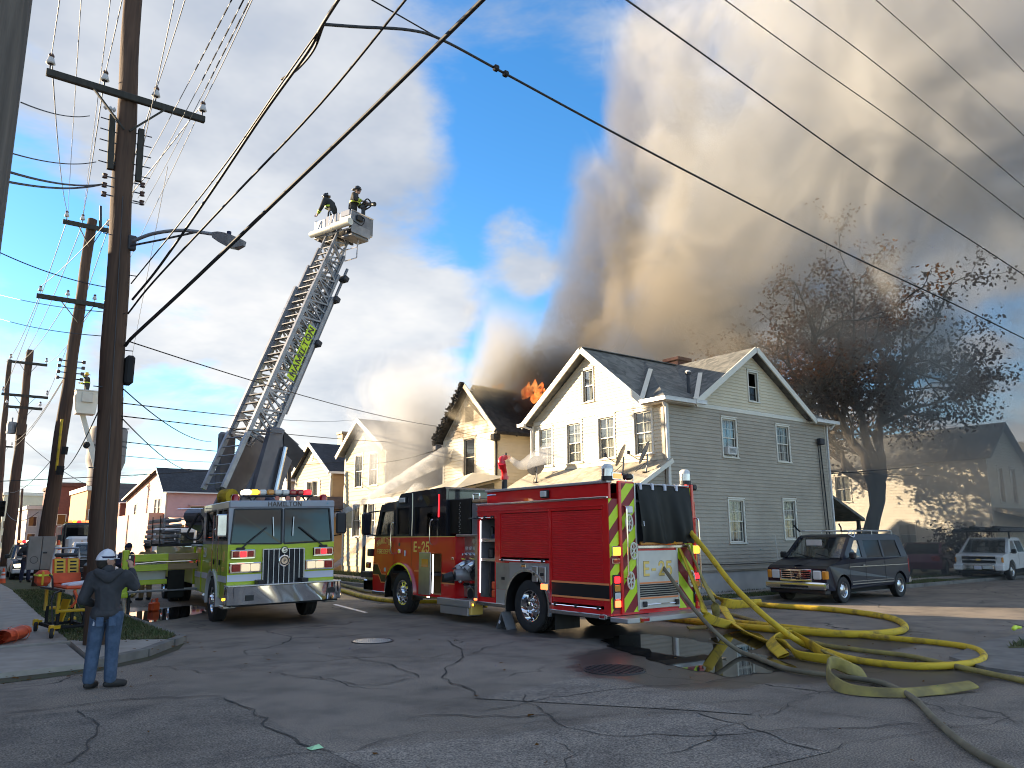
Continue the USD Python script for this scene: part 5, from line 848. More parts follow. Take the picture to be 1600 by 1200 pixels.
tH = text('HAMILTON', .15); tH = width_fit(tH, .86); v = np.array(tH[0]); v[:, 1] += .10*np.sin(math.pi*v[:, 0]/.86); part(e, 'lettering', put((v, tH[1]), (9.16, Y+.001, 1.68), (-1, 0, 0), (0, 0, 1), (0, 1, 0)), 'gold_leaf')
side_text(e, 'E-25', 7.14, 1.57, .25, Y+.001, w=.76)
def lines(pts, w, m, name='stripe', y=Y+.002):
    q = LineString(pts).buffer(w/2, cap_style=2, join_style=2); part(e, name, ext(q, y, y+.004, 'xz'), m)
lines([(9.34, 1.22), (9.08, 1.22), (8.84, .96), (8.60, .96)], .03, 'orange_stripe'); lines([(9.34, .93), (9.02, .93), (8.86, .74), (8.64, .74)], .03, 'orange_stripe')
part(e, 'black_band', ext([(9.345, 1.205), (9.09, 1.205), (8.85, .945), (8.60, .945), (8.62, .755), (8.855, .755), (9.015, .945), (9.345, .945)], Y+.0005, Y+.0022, 'xz'), 'black_stripe')
for z in (.83, 1.06): part(e, 'orange_line', bx(5.21, 5.78, Y+.001, Y+.005, z, z+.03), 'orange_stripe'); part(e, 'orange_line', bx(6.86, 7.1, Y+.001, Y+.005, z+.02, z+.05), 'orange_stripe') if z > 1 else None
part(e, 'black_band', bx(5.21, 5.78, Y+.0005, Y+.003, .862, 1.058), 'black_stripe')
# open side locker of the cab
part(e, 'locker_box', [bx(5.8, 6.84, .6, .63, .56, 1.54), bx(5.8, 6.84, .63, 1.18, .54, .56), bx(5.8, 6.84, .63, 1.18, 1.54, 1.56), bx(5.77, 5.8, .63, 1.18, .56, 1.54), bx(6.84, 6.87, .63, 1.18, .56, 1.54)], 'siding_brown'); part(e, 'locker_door', rb(6.30, 6.86, Y-.01, Y+.015, .53, 1.56, .01), 'steel', label='bare steel locker door'); part(e, 'strip_light', rb(6.245, 6.275, 1.2, 1.225, .58, 1.52, .004), 'strip_on'); part(e, 'warning_plate', rb(6.4, 6.72, Y+.015, Y+.02, 1.20, 1.40, .004), 'amber_lens')
for k in range(3): part(e, 'hose_roll', mv(lathe([(.06, -.05), (.13, -.05), (.13, .05), (.06, .05)], 'x', 16), 6.0, .95, .75+.28*k), ('hose_yellow', 'steel', 'black_plastic')[k])
lamp(e, 'scene_light', (7.72, Y, 2.90), (0, 1, 0), .30, .12, 'clear_lens', .06, 'black_plastic'); part(e, 'warning_strip', rb(5.93, 5.97, Y, Y+.02, 2.42, 2.98, .006), 'red_lamp_on'); part(e, 'door_handle', rb(7.78, 7.9, Y, Y+.05, 1.52, 1.62, .015), 'chrome'); part(e, 'door_handle', rb(7.55, 7.6, Y, Y+.03, 1.45, 1.60, .01), 'sheet_white'); part(e, 'emblem', cyl((7.9, Y, 1.75), (7.9, Y+.004, 1.75), .05, n=14), 'dark_letters'); part(e, 'emblem', mv(rot(lathe([(.06, 0), (.06, .006), (.001, .006)], 'y', 8), 'y', 22), 8.66, Y, 1.08), 'sheet_white')
lamp(e, 'marker_light', (5.3, Y, 1.43), (0, 1, 0), .05, .02, 'red_lens', .02)
mr = node(e, 'mirror'); part(mr, 'housing', rb(9.25, 9.45, 1.36, 1.62, 2.0, 2.62, .05), 'navy_paint'); part(mr, 'arm', [cyl((9.05, 1.22, 2.66), (9.3, 1.45, 2.62), .02, n=7), cyl((9.2, 1.22, 1.98), (9.3, 1.45, 2.02), .02, n=7)], 'black_plastic')
mr = node(e, 'mirror'); part(mr, 'housing', rb(9.25, 9.45, -1.62, -1.36, 2.0, 2.62, .05), 'navy_paint')
part(e, 'bumper', rb(9.36, 10.0, -1.22, 1.22, .45, .80, .05), 'chrome'); part(e, 'bumper_top', rb(9.37, 9.98, -1.2, 1.2, .802, .84, .01), 'tread_plate'); part(e, 'side_box', rb(9.40, 9.62, 1.18, 1.32, 1.42, 1.62, .02), 'black_plastic'); lamp(e, 'warning_light', (9.5, 1.3, 1.18), (0, 1, 0), .2, .12, 'red_lens', .05, 'black_plastic'); part(e, 'bumper_hose_bin', rb(9.5, 9.95, .8, 1.28, .84, 1.0, .02), 'dark_metal'); lamp(e, 'ground_light', (8.62, Y-.02, .50), (0, 1, 0), .1, .05, 'white_on', .02); part(e, 'cab_step', rb(8.6, 9.3, 1.2, 1.29, .42, .50, .01), 'chrome_dull')
lamp(e, 'ground_light', (6.45, 1.2, .49), (0, 1, 0), .1, .06, 'white_on', .02)
rl = node(e, 'roof_lights'); part(rl, 'bar', rb(8.1, 8.4, -1.0, 1.0, 2.9, 3.02, .03), 'clear_lens'); lamp(e, 'marker_light', (8.9, .9, 2.86), (.3, 1, .2), .1, .04, 'amber_lens', .04)
# deck gun on the roof: black riser, red elbow and nozzle
dg = thing('water_monitor', 'red curved water cannon on a black riser above the fire engine', 'water cannon', (11.25, 15.25, 2.6)); part(dg, 'riser', cyl((0, 0, 0), (0, 0, .72), .065, n=14), 'black_plastic')
part(dg, 'elbow', tube(spline([(0, 0, .72), (-.01, 0, .88), (-.06, -.03, .98), (-.15, -.08, 1.08), (-.13, -.05, 1.18), (-.02, 0, 1.22), (.05, .04, 1.24)], 6), .075, 12), 'red_paint', smooth=True); part(dg, 'flange', cyl((0, 0, .70), (0, 0, .78), .1, n=14), 'red_paint'); part(dg, 'joint', cyl((-.1, -.05, 1.0), (-.18, -.12, 1.1), .1, n=12), 'red_paint'); part(dg, 'handwheel', cyl((.05, .02, 1.24), (.06, .02, 1.36), .035, .02, 8), 'black_plastic'); part(dg, 'nozzle', cyl((.05, .04, 1.24), (.28, .2, 1.28), .06, .045, 12), 'red_paint')
# chock by the rear wheel
ck = thing('wheel_chock', 'folded grey metal wheel chock before the rear wheel of the red fire engine', 'wheel chock', (10.28, 13.72, 0), 4); part(ck, 'plate', bar((0, -.02, .0), (0, .16, .34), .26, .025), 'aluminium'); part(ck, 'plate', bar((0, .34, .0), (0, .17, .34), .26, .025), 'aluminium_dull'); part(ck, 'hinge', cyl((-.13, .165, .34), (.13, .165, .34), .018, n=8), 'steel'); part(ck, 'label_plate', bar((-.135, .2, .18), (-.135, .24, .12), .004, .05), 'sheet_white')
# ---------------------------------------------------------------- the lime green ladder truck
AO, ARZ, ATL = np.array([6.83, 17.89, 0.0]), 264.2, 1.3
a = A = thing('ladder_truck', 'lime green and silver ladder truck with its ladder raised high to the right', 'fire engine', AO, ARZ, None, (ATL, 0, 0))
def to_local(p):
    c, s = math.cos(math.radians(ARZ)), math.sin(math.radians(ARZ)); q = np.asarray(p, float)-AO; q = np.array([q[0]*c+q[1]*s, -q[0]*s+q[1]*c, q[2]])
    c, s = math.cos(math.radians(ATL)), math.sin(math.radians(ATL)); return np.array([q[0], q[1]*c+q[2]*s, -q[1]*s+q[2]*c])
def dir_local(d): return to_local(AO+np.asarray(d, float))
W = 1.22; FF = Face((0, 0, 0), (0, 1, 0), (1, 0, 0))    # u = y: left in the cab, right in the picture
front = sbox(-W, .62, W, 2.76); wsL = Polygon([(-1.14, 1.86), (-.05, 1.83), (-.05, 2.58), (-1.08, 2.58)]).buffer(.03); wsR = Polygon([(1.14, 1.86), (.05, 1.83), (.05, 2.58), (1.08, 2.58)]).buffer(.03)
def slant(m, k=.05):
    v = np.array(m[0]); v[:, 0] -= k*np.maximum(0, v[:, 2]-1.85); return v, m[1]
part(a, 'cab_front', [slant(FF.p(ext(sbox(-W, .62, W, 1.82), -.06, 0)))], 'lime_paint'); part(a, 'windscreen_frame', slant(FF.p(ext(sbox(-W, 1.822, W, 2.76).difference(unary_union([wsL, wsR])), -.06, 0))), 'silver_paint')
for q in (wsL, wsR): part(a, 'windscreen', slant(FF.p(ext(q, -.03, -.025))), 'glass_dark'); part(a, 'rubber_seal', slant(FF.p(ext(q.buffer(.012).difference(q.buffer(-.02)), -.028, .006))), 'black_plastic')
part(a, 'headboard', slant(FF.rb(-W-.01, W+.01, 2.63, 2.80, -.05, .03, .03)), 'silver_paint')
tH = width_fit(text('HAMILTON', .105), .78); part(a, 'lettering', mv(slant(FF.p(mv(tH, -.36, 2.665, .032))), 0, 0, 0), 'dark_letters')
for s in (-1, 1):
    w = node(a, 'wiper'); part(w, 'arm', slant(FF.p(bar((s*.95, 1.72, .05), (s*.38, 2.18, .03), .03, .02, up=(0, 0, 1)))), 'black_plastic'); part(w, 'blade', slant(FF.p(bar((s*.22, 1.98, .02), (s*.24, 2.42, .02), .02, .02, up=(0, 0, 1)))), 'steel'); part(w, 'pivot', slant(FF.rb(s*.95-.1, s*.95+.1, 1.69, 1.75, 0, .06, .02)), 'black_plastic')
part(a, 'paper', slant(FF.bx(-.72, -.45, 1.93, 2.03, -.06, -.055)), 'sheet_white'); part(a, 'vest', slant(FF.bx(.06, .3, 2.18, 2.42, -.55, -.5)), 'reflective_yellow')
part(a, 'grille_frame', [FF.rb(-.46, .50, .90, 1.70, -.02, .03, .01)], 'chrome_dull'); part(a, 'grille_mesh', [FF.bx(-.44+.118*i, -.44+.118*i+.092, .93+.021*k, .93+.021*k+.011, .03, .045) for i in range(8) for k in range(36)], 'dark_metal', kind='stuff'); part(a, 'grille_backing', FF.bx(-.44, .48, .92, 1.68, .0295, .032), 'matte_black')
for i in range(9): part(a, 'grille_bar', FF.bx(-.452+.118*i, -.452+.118*i+.018, .92, 1.68, .03, .05), 'steel')
em = node(a, 'emblem'); part(em, 'disc', FF.p(mv(lathe([(.13, 0), (.13, .03), (.115, .04), (.001, .04)], 'z', 24), .03, 1.42, .045)), 'chrome'); part(em, 'ring', FF.p(mv(lathe([(.10, .04), (.10, .05), (.075, .05), (.075, .04)], 'z', 24), .03, 1.42, .045)), 'dark_metal'); part(em, 'star', FF.p(mv(text('P', .08), -.0, 1.38, .087)), 'dark_metal')
em = node(a, 'badge'); part(em, 'disc', FF.p(mv(lathe([(.085, 0), (.085, .03), (.001, .03)], 'z', 20), .03, 1.66, .03)), 'chrome_dull'); part(em, 'figure', FF.p(mv(text('S', .09), -.0, 1.615, .062)), 'black_plastic'); part(em, 'ring', FF.p(mv(lathe([(.085, .03), (.085, .04), (.068, .04), (.068, .03)], 'z', 20), .03, 1.66, .03)), 'black_plastic')
for (u0, u1, z, lens, nm) in ((-1.17, -.62, 1.60, ('red_lens', 'red_lamp_on', 'red_lens'), 'warning_light_unit'), (.70, 1.2, 1.60, ('red_lens', 'red_lamp_on', 'red_lens'), 'warning_light_unit'), (-1.19, -.48, 1.30, ('red_lens', 'lamp_warm', 'lamp_warm'), 'headlight_unit'), (.52, 1.21, 1.30, ('lamp_warm', 'lamp_warm', 'red_lens'), 'headlight_unit')):
    l = node(a, nm); h = .10 if 'warn' in nm else .115; part(l, 'bezel', FF.rb(u0, u1, z-h, z+h, 0, .07, .02), 'chrome'); n = len(lens); w = (u1-u0-.08)/n
    for k in range(n): part(l, 'lamp', FF.rb(u0+.04+k*w+.01, u0+.04+(k+1)*w-.01, z-h+.035, z+h-.035, .06, .10, .015), lens[k])
for (u0, u1) in ((-W+.005, -.47), (.52, W-.005)): part(a, 'white_band', FF.bx(u0, u1, 1.0, 1.15, .001, .005), 'white_stripe')
part(a, 'lettering', FF.p(mv(text('T', .10), -.66, 1.19, .004)), 'white_letters'); part(a, 'lettering', FF.p(mv(text('28', .10), .56, 1.19, .004)), 'white_letters')
# bumper, a bent sheet of chrome
u = np.linspace(-1.27, 1.27, 60); zz = np.linspace(.52, .90, 10); U_, Z_ = np.meshgrid(u, zz); X_ = .42-.12*(np.abs(U_)/1.27)**6+.004*np.sin(U_*5+Z_*6)+.002*np.sin(U_*11+1+Z_*9)
bv = np.stack([X_, U_, Z_], -1).reshape(-1, 3); i, j = np.meshgrid(np.arange(9), np.arange(59), indexing='ij'); q = (i*60+j).ravel(); bf = np.vstack([np.stack([q, q+1, q+61], 1), np.stack([q, q+61, q+60], 1)])
part(a, 'bumper', [(bv, bf), bx(0, .40, 1.25, 1.27, .52, .9), bx(0, .30, -1.27, -1.25, .52, .9)], 'chrome', smooth=True); part(a, 'bumper_top', rb(.0, .42, -1.28, 1.28, .902, .935, .01), 'chrome_dull'); part(a, 'bumper_bottom', bx(.05, .38, -1.2, 1.2, .48, .519), 'matte_black')
for y in (-.62, .36): part(a, 'bracket', rb(.02, .35, y, y+.16, .936, 1.02, .01), 'black_plastic')
part(a, 'slot', FF.bx(.95, 1.1, .66, .78, .40, .425), 'black_plastic'); part(a, 'slot', FF.bx(-.9, -.72, .60, .72, .43, .445), 'black_plastic')
# cab sides
lo = sbox(-3.1, .62, -.062, 1.82).difference(arch_poly(-1.66, .55, .64)); hi = Polygon([(-3.1, 1.822), (-.06, 1.822), (-.10, 2.78), (-3.1, 2.78)]); cw = [sbox(-.62, 1.92, -.16, 2.62), sbox(-1.22, 1.92, -.74, 2.62), sbox(-2.7, 1.92, -1.5, 2.62)]
for s in (-1, 1):
    part(a, 'cab_side', ext(lo, s*W, s*(W-.05), 'xz'), 'lime_paint'); part(a, 'cab_upper_side', ext(hi.difference(unary_union(cw)), s*W, s*(W-.05), 'xz'), 'silver_paint')
    for w_ in cw: part(a, 'side_window', ext(w_, s*(W-.03), s*(W-.025), 'xz'), 'glass_dark'); part(a, 'window_frame', ext(w_.buffer(.02).difference(w_.buffer(-.015)), s*(W-.02), s*(W+.008), 'xz'), 'black_plastic')
    fender(a, -1.66, .55, .63, s*.95, s*1.26, 'white_paint', .06)
    for x in (-.68, -1.36): part(a, 'door_gap', bx(x-.008, x+.008, s*W, s*(W+.003), .7, 2.6), 'black_plastic')
    part(a, 'white_band', bx(-3.09, -2.33, s*W, s*(W+.004), .98, 1.12), 'white_stripe'); part(a, 'white_band', bx(-1.0, -.07, s*W, s*(W+.004), .98, 1.12), 'white_stripe')
    for x in (-.72, -1.4): part(a, 'grab_rail', cyl((x, s*(W+.07), 1.2), (x, s*(W+.07), 2.5), .018, n=7), 'chrome'); part(a, 'door_handle', rb(x-.2, x-.08, s*W, s*(W+.04), 1.35, 1.47, .01), 'black_plastic')
    mr = node(a, 'mirror'); part(mr, 'head', rb(-.02, .08, s*1.38-.12, s*1.38+.12, 2.0, 2.5, .03), 'black_plastic' if s > 0 else 'chrome_dull'); part(mr, 'arm', [cyl((-.15, s*W, 2.55), (.03, s*1.38, 2.52), .016, n=6), cyl((-.15, s*W, 1.95), (.03, s*1.38, 1.98), .016, n=6)], 'black_plastic')
part(a, 'spot_lamp', [ball((-.35, -1.34, 2.12), .12, 2)], 'chrome'); part(a, 'lettering', put(width_fit(text('28', .22), .36), (-2.9, -W-.003, 1.5), (1, 0, 0), (0, 0, 1), (0, -1, 0)), 'white_letters'); part(a, 'lettering', put(width_fit(text('FIRE', .09), .3), (-2.1, -W-.003, 1.3), (1, 0, 0), (0, 0, 1), (0, -1, 0)), 'gold_leaf'); part(a, 'lettering', put(width_fit(text('DEPT', .09), .3), (-.58, -W-.003, 1.22), (1, 0, 0), (0, 0, 1), (0, -1, 0)), 'gold_leaf'); part(a, 'door_badge', mv(rot(lathe([(.13, 0), (.13, .006), (.001, .006)], 'y', 8), 'x', 180), -.4, -W, 1.55), 'gold_leaf')
part(a, 'cab_roof', [rb(-3.1, -.08, -W+.02, W-.02, 2.74, 2.80, .02)], 'silver_paint'); part(a, 'cab_rear', bx(-3.1, -3.05, -1.2, 1.2, .62, 2.74), 'black_plastic'); part(a, 'cab_floor', bx(-3.05, -.08, -1.18, 1.18, 1.0, 1.05), 'matte_black')
part(a, 'dashboard', rb(-.55, -.1, -1.1, 1.1, 1.55, 1.82, .05), 'black_plastic')
for y in (-.6, .6): s_ = node(a, 'seat'); part(s_, 'cushion', rb(-1.35, -.85, y-.27, y+.27, 1.45, 1.58, .04), 'black_plastic'); part(s_, 'backrest', rb(-1.5, -1.35, y-.27, y+.27, 1.55, 2.3, .05), 'navy_cloth')
for s in (1, -1): wheel(a, (-1.66, s*1.07, .525), s, W=.31)
for x in (-8.8, -10.15):
    for s in (1, -1): wheel(a, (x, s*1.05, .525), s, dual=True)
part(a, 'cab_step', [rb(-.35, .05, -1.30, -1.0, .42, .5, .02)], 'chrome_dull'); part(a, 'cab_step', [rb(-.9, -.5, -1.28, -1.0, .4, .48, .02)], 'chrome_dull') if 0 else None; part(a, 'cab_step', rb(-.35, .05, 1.0, 1.30, .42, .5, .02), 'chrome_dull'); part(a, 'step_bin', rb(-2.75, -2.4, -1.26, -.9, .45, .62, .05), 'chrome_dull'); part(a, 'amber_marker', rb(-.02, .04, -1.31, -1.27, .60, .66, .01), 'amber_on')
for y in (-.42, .42): part(a, 'frame_rail', rb(-11.8, -.1, y-.04, y+.04, .6, .86, .01), 'matte_black')
part(a, 'axle', cyl((-1.66, -1, .525), (-1.66, 1, .525), .1), 'matte_black'); part(a, 'underside', [bx(-3.0, -2.4, -1.0, 1.0, .5, 1.0), bx(-1.0, -.1, -1.0, 1.0, .5, .98)], 'matte_black')
# light bar and red lamps over the cab
lb = node(a, 'light_bar'); part(lb, 'tray', rb(-.75, -.35, -.86, .80, 2.90, 2.95, .02), 'dark_metal')
for k in range(9): y = -.84+.18*k; part(lb, 'lens', rb(-.73, -.37, y, y+.17, 2.95, 3.07, .03), ('white_on', 'amber_on', 'clear_lens', 'amber_lens', 'clear_lens', 'clear_lens', 'red_lens', 'red_lens', 'red_lamp_on')[k])
for k, y in enumerate((-.1, .15, .40)): part(lb, 'red_lamp', cyl((-.3, y, 2.86), (-.22, y, 2.86), .055, n=12), 'red_lens')
for y in (-.6, .68): part(lb, 'foot', [bar((-.55, y, 2.79), (-.55, y+.1, 2.92), .03), bar((-.55, y, 2.79), (-.55, y-.1, 2.92), .03)], 'dark_metal')
for y in (-1.05, 1.02): part(a, 'roof_beacon', mv(lathe([(.09, 0), (.09, .1), (.06, .15), (.001, .16)], 'z', 14), -.25, y, 2.80), 'red_lens', smooth=40)
# body behind the cab
part(a, 'body', [rb(-12.0, -4.4, -1.22, 1.22, .75, 1.75, .02)], 'lime_paint'); part(a, 'mid_locker', rb(-3.95, -3.12, -1.24, -.75, .62, 1.75, .02), 'lime_paint'); part(a, 'mid_locker', rb(-3.95, -3.12, .75, 1.24, .62, 1.75, .02), 'lime_paint'); part(a, 'locker_top', rb(-4.1, -3.1, -1.34, -.7, 1.76, 1.80, .01), 'tread_plate'); part(a, 'white_band', bx(-3.94, -3.13, -1.245, -1.241, .98, 1.12), 'white_stripe'); part(a, 'latch', rb(-3.6, -3.55, -1.26, -1.24, 1.25, 1.4, .01), 'black_plastic')
part(a, 'column', hull([(-3.15, -1.15, 1.8), (-3.5, -1.15, 1.8), (-3.15, -.8, 1.8), (-3.5, -.8, 1.8), (-3.3, -1.2, 2.75), (-3.75, -1.2, 2.75), (-3.3, -.8, 2.75), (-3.75, -.8, 2.75)]), 'grey_metal'); part(a, 'guard_rail', tube(spline([(-3.4, -1.3, 2.62), (-3.5, -1.5, 2.2), (-3.45, -1.55, 2.0), (-3.4, -1.3, 1.95), (-3.35, -1.15, 2.3), (-3.4, -1.3, 2.62)], 5), .03, 6), 'black_plastic', smooth=True); part(a, 'rail', cyl((-3.1, -1.25, 2.72), (-3.9, -1.75, 2.74), .015, n=6), 'chrome')
# spare ladders and boxes carried on the side
for k in range(5):
    z = 1.84+.145*k; ld = node(a, 'ground_ladder')
    for y in (-1.98, -1.58): part(ld, 'rail', rb(-8.8+.25*k, -4.55+.1*(k % 2), y-.03, y+.03, z, z+.1, .01), 'aluminium' if k % 2 else 'aluminium_dull')
    for q in range(10): part(ld, 'rung', cyl((-8.4+.25*k+.38*q, -1.98, z+.05), (-8.4+.25*k+.38*q, -1.58, z+.05), .018, n=6), 'aluminium')
for x in (-4.95, -6.6): part(a, 'ladder_strap', rb(x-.02, x+.02, -2.04, -2.015, 1.8, 2.6, .005), 'black_plastic'); part(a, 'ladder_rack', rb(x-.03, x+.03, -2.05, -.7, 1.76, 1.83, .01), 'dark_metal')
# outrigger to the right side of the truck
og = node(a, 'outrigger'); part(og, 'beam', rb(-3.86, -3.56, -2.86, -1.96, 1.42, 1.60, .01), 'lime_paint'); part(og, 'inner_beam', rb(-3.84, -3.58, -1.96, -1.0, 1.43, 1.59, .01), 'siding_brown'); part(og, 'lower_beam', rb(-3.86, -3.56, -2.86, -1.96, 1.18, 1.34, .01), 'lime_paint'); part(og, 'inner_lower_beam', rb(-3.84, -3.58, -1.96, -1.0, 1.19, 1.33, .01), 'siding_brown'); part(og, 'foot_beam', rb(-3.8, -3.62, -2.8, -1.96, .84, .96, .01), 'lime_paint'); part(og, 'back_plate', rb(-3.9, -3.88, -2.8, -1.97, .90, 1.60, .005), 'white_paint')
part(og, 'jack_housing', [rb(-3.86, -3.58, -3.02, -2.87, .55, 1.72, .02), rb(-3.9, -3.54, -3.04, -2.85, .55, .68, .02)], 'lime_paint'); part(og, 'jack_rod', cyl((-3.68, -2.92, .06), (-3.68, -2.92, .6), .06, n=12), 'chrome_dull'); part(og, 'jack_rod', cyl((-3.82, -2.80, .06), (-3.82, -2.80, .6), .04, n=10), 'dark_metal'); part(og, 'pad', rb(-3.95, -3.45, -3.2, -2.6, .0, .07, .01), 'matte_black'); part(og, 'hanging_sheet', rb(-3.60, -3.57, -1.95, -1.55, .48, 1.18, .01), 'vinyl_black'); part(og, 'ground_plank', rb(-3.9, -3.5, -2.85, -1.15, .66, .70, .01), 'aluminium_dull')
part(og, 'control_pipe', tube([(-3.5, -2.85, 1.36), (-3.52, -2.2, 1.40), (-3.5, -1.3, 1.39)], .015, 6), 'chrome')
# turntable and ladder
P0, P1 = at_d(333, 763, 22.0), at_d(519, 354, 25.3); ax_ = P1-P0; LL = np.linalg.norm(ax_); ax_ /= LL; hl = np.array([ax_[0], ax_[1], 0]); hl /= np.linalg.norm(hl); qq = np.array([hl[1], -hl[0], 0])
if qq @ -P0 < 0: qq = -qq
up_ = np.cross(qq, ax_); up_ = up_ if up_[2] > 0 else -up_       # climbing face looks along up_
o_, Ax, Qx, Ux = to_local(P0), dir_local(ax_), dir_local(qq), dir_local(up_); Hx, Zx = dir_local(hl), dir_local((0, 0, 1))
def lad(m): v = np.asarray(m[0]); return o_+v[:, :1]*Ax+v[:, 1:2]*Qx+v[:, 2:3]*Ux, m[1]
def lbar(p, q, w, h=None): return lad(bar(p, q, w, h, up=(0, 0, 1)))
def section(s0, s1, w, h, r, dz, rails='aluminium', first=False):
    sn = node(a, 'ladder_section'); 
    for y in (-w/2, w/2):
        part(sn, 'rail', lbar((s0, y, dz), (s1, y, dz), r, r*1.35), rails); part(sn, 'lower_rail', lbar((s0+(1.9 if first else 0), y, dz-h), (s1, y, dz-h), r*.9, r*1.2), rails)
        n = max(2, int((s1-s0-(1.9 if first else 0))/.62)); st = s0+(1.9 if first else 0); d = (s1-st)/n
        for k in range(n): part(sn, 'brace', lbar((st+k*d, y, dz-.02), (st+(k+.5)*d, y, dz-h+.02), .04, .055), rails); part(sn, 'brace', lbar((st+(k+.5)*d, y, dz-h+.02), (st+(k+1)*d, y, dz-.02), .04, .055), rails); part(sn, 'post', lbar((st+k*d, y, dz), (st+k*d, y, dz-h), .035, .045), rails)
    k = s0+.15
    while k < s1-.05: part(sn, 'rung', lad(cyl((k, -w/2, dz), (k, w/2, dz), .022, n=7)), rails); k += .30
    n = int((s1-s0)/1.2)
    for k in range(2 if first else 0, n): part(sn, 'cross_brace', lbar((s0+k*1.2, -w/2, dz-h), (s0+(k+1)*1.2, w/2, dz-h), .04), rails)
    return sn
section(0, .74*LL, .92, .84, .10, 0, 'aluminium', True); section(.18*LL, .835*LL, .76, .72, .08, -.05, 'aluminium'); section(.45*LL, .915*LL, .64, .62, .07, -.09, 'aluminium_dull'); section(.60*LL, 1.0*LL, .54, .52, .06, -.12, 'aluminium')
sg = node(a, 'name_board'); part(sg, 'board', lad(bx(.40*LL, .60*LL, .465, .48, -.72, -.42)), 'lime_stripe'); tH = width_fit(text('HAMILTON', .19), 1.85); v = tH[0]; part(sg, 'lettering', (o_+(.41*LL+v[:, :1])*Ax+(.481+v[:, 2:3])*Qx+(-.665+v[:, 1:2])*Ux, np.asarray(tH[1])), 'dark_letters')
for s0, s1 in ((.30, .74), (.76, .88)): part(a, 'hose_pipe', lad(cyl((s0*LL, .36, -1.0), (s1*LL, .36, -1.0), .05, n=8)), 'aluminium_dull')
for s in (.74, .83, .56): part(a, 'roller_box', lad(rb(s*LL-.1, s*LL+.1, .3, .62, -1.08, -.86, .03)), 'dark_metal')
def tw(m):   # tower: axes along the lean, sideways, up; origin under the ladder's foot
    v = np.asarray(m[0]); b = to_local([P0[0], P0[1], 0]); return b+v[:, :1]*Hx+v[:, 1:2]*Qx+v[:, 2:3]*Zx, m[1]
tb = node(a, 'turntable'); part(tb, 'drum', tw(mv(lathe([(.95, 1.2), (.95, 1.75), (.8, 1.85), (.001, 1.85)], 'z', 28), 1.0, 0, 0)), 'grey_metal'); part(tb, 'deck', tw(mv(lathe([(1.15, 1.86), (1.15, 1.93), (.001, 1.93)], 'z', 28), 1.0, 0, 0)), 'tread_plate')
for y, nm in ((-.60, 'side_plate'), (.56, 'side_plate')):
    pg = [(.25, 1.95), (1.55, 1.95), (1.95, 3.6), (2.45, 4.75), (1.75, 5.15), (1.35, 5.15), (.95, 3.9), (.2, 2.4)]; part(tb, nm, tw(ext(pg, y, y+.07, 'xz')), 'grey_metal')
part(tb, 'cover', tw(hull([(1.25, .64, 5.18), (1.75, .64, 5.18), (.95, .64, 3.9), (.75, .64, 3.2), (1.2, .64, 3.2), (1.25, .8, 5.1), (1.75, .8, 5.1), (.95, .78, 3.9), (.8, .78, 3.3), (1.2, .78, 3.3)])), 'grey_metal'); part(tb, 'flap', tw(hull([(1.8, .60, 5.1), (2.6, .60, 4.5), (2.4, .60, 4.0), (1.9, .62, 4.4), (1.8, .7, 5.1), (2.6, .75, 4.5)])), 'dark_metal'); part(tb, 'lift_cylinder', tw(cyl((1.3, .72, 2.0), (1.85, .72, 4.6), .085, n=12)), 'chrome_dull'); part(tb, 'cylinder_sleeve', tw(cyl((1.25, .72, 1.9), (1.42, .72, 2.9), .12, n=12)), 'grey_metal')
part(tb, 'far_cover', tw(rb(.55, 1.15, -.80, -.62, 3.3, 5.05, .12)), 'grey_metal'); part(tb, 'heel_tube', tw(cyl((-.25, -.62, 2.55), (-.25, .62, 2.55), .2, n=16)), 'grey_metal'); part(tb, 'heel_block', tw(hull([(-.4, y, 2.3) for y in (-.6, .6)]+[(.5, y, 1.95) for y in (-.6, .6)]+[(.3, y, 2.7) for y in (-.6, .6)]+[(-.3, y, 2.6) for y in (-.6, .6)])), 'dark_metal'); part(tb, 'reel', tw(mv(lathe([(.06, -.2), (.22, -.2), (.22, .2), (.06, .2)], 'y', 16), .5, 0, 3.1)), 'hose_yellow'); part(tb, 'lamp_head', tw(ball((.72, .66, 3.15), .12, 2)), 'chrome_dull'); part(tb, 'hydraulics', tw(tube([(.4, .5, 2.6), (.55, .55, 3.0), (.8, .62, 3.3)], .05, 7)), 'black_plastic'); part(tb, 'pedestal', tw(bx(.3, 1.7, -.7, .7, .7, 1.2)), 'matte_black')
# basket at the top
bo = to_local(P1); 
def bk(m): v = np.asarray(m[0]); return bo+v[:, :1]*Hx+v[:, 1:2]*Qx+v[:, 2:3]*Zx, m[1]
b = node(a, 'basket'); z0, z1 = -.22, .38
part(b, 'floor', bk(rb(.0, 1.05, -.92, .92, z0-.05, z0, .01)), 'tread_plate'); part(b, 'rear_panel', bk(rb(.0, .03, -.92, -.36, z0+.22, z1, .01)), 'aluminium'); part(b, 'rear_panel', bk(rb(.0, .03, .34, .92, z0+.22, z1, .01)), 'aluminium'); part(b, 'gate', bk(rb(.0, .03, -.34, .32, z0+.25, z1+.06, .01)), 'silver_paint')
part(b, 'side_panel', bk(rb(.03, 1.05, .90, .93, z0, z1, .01)), 'aluminium_dull'); part(b, 'side_panel', bk(rb(.03, 1.05, -.93, -.90, z0, z1, .01)), 'aluminium'); part(b, 'front_panel', bk(rb(1.03, 1.06, -.92, .92, z0, z1, .01)), 'aluminium_dull'); part(b, 'heat_shield', bk(rb(.0, .9, .94, .955, z0-.18, z0+.15, .01)), 'aluminium')
for y in (-.92, .92): part(b, 'rail', bk(cyl((0, y, z1+.02), (1.05, y, z1+.02), .02, n=7)), 'chrome_dull')
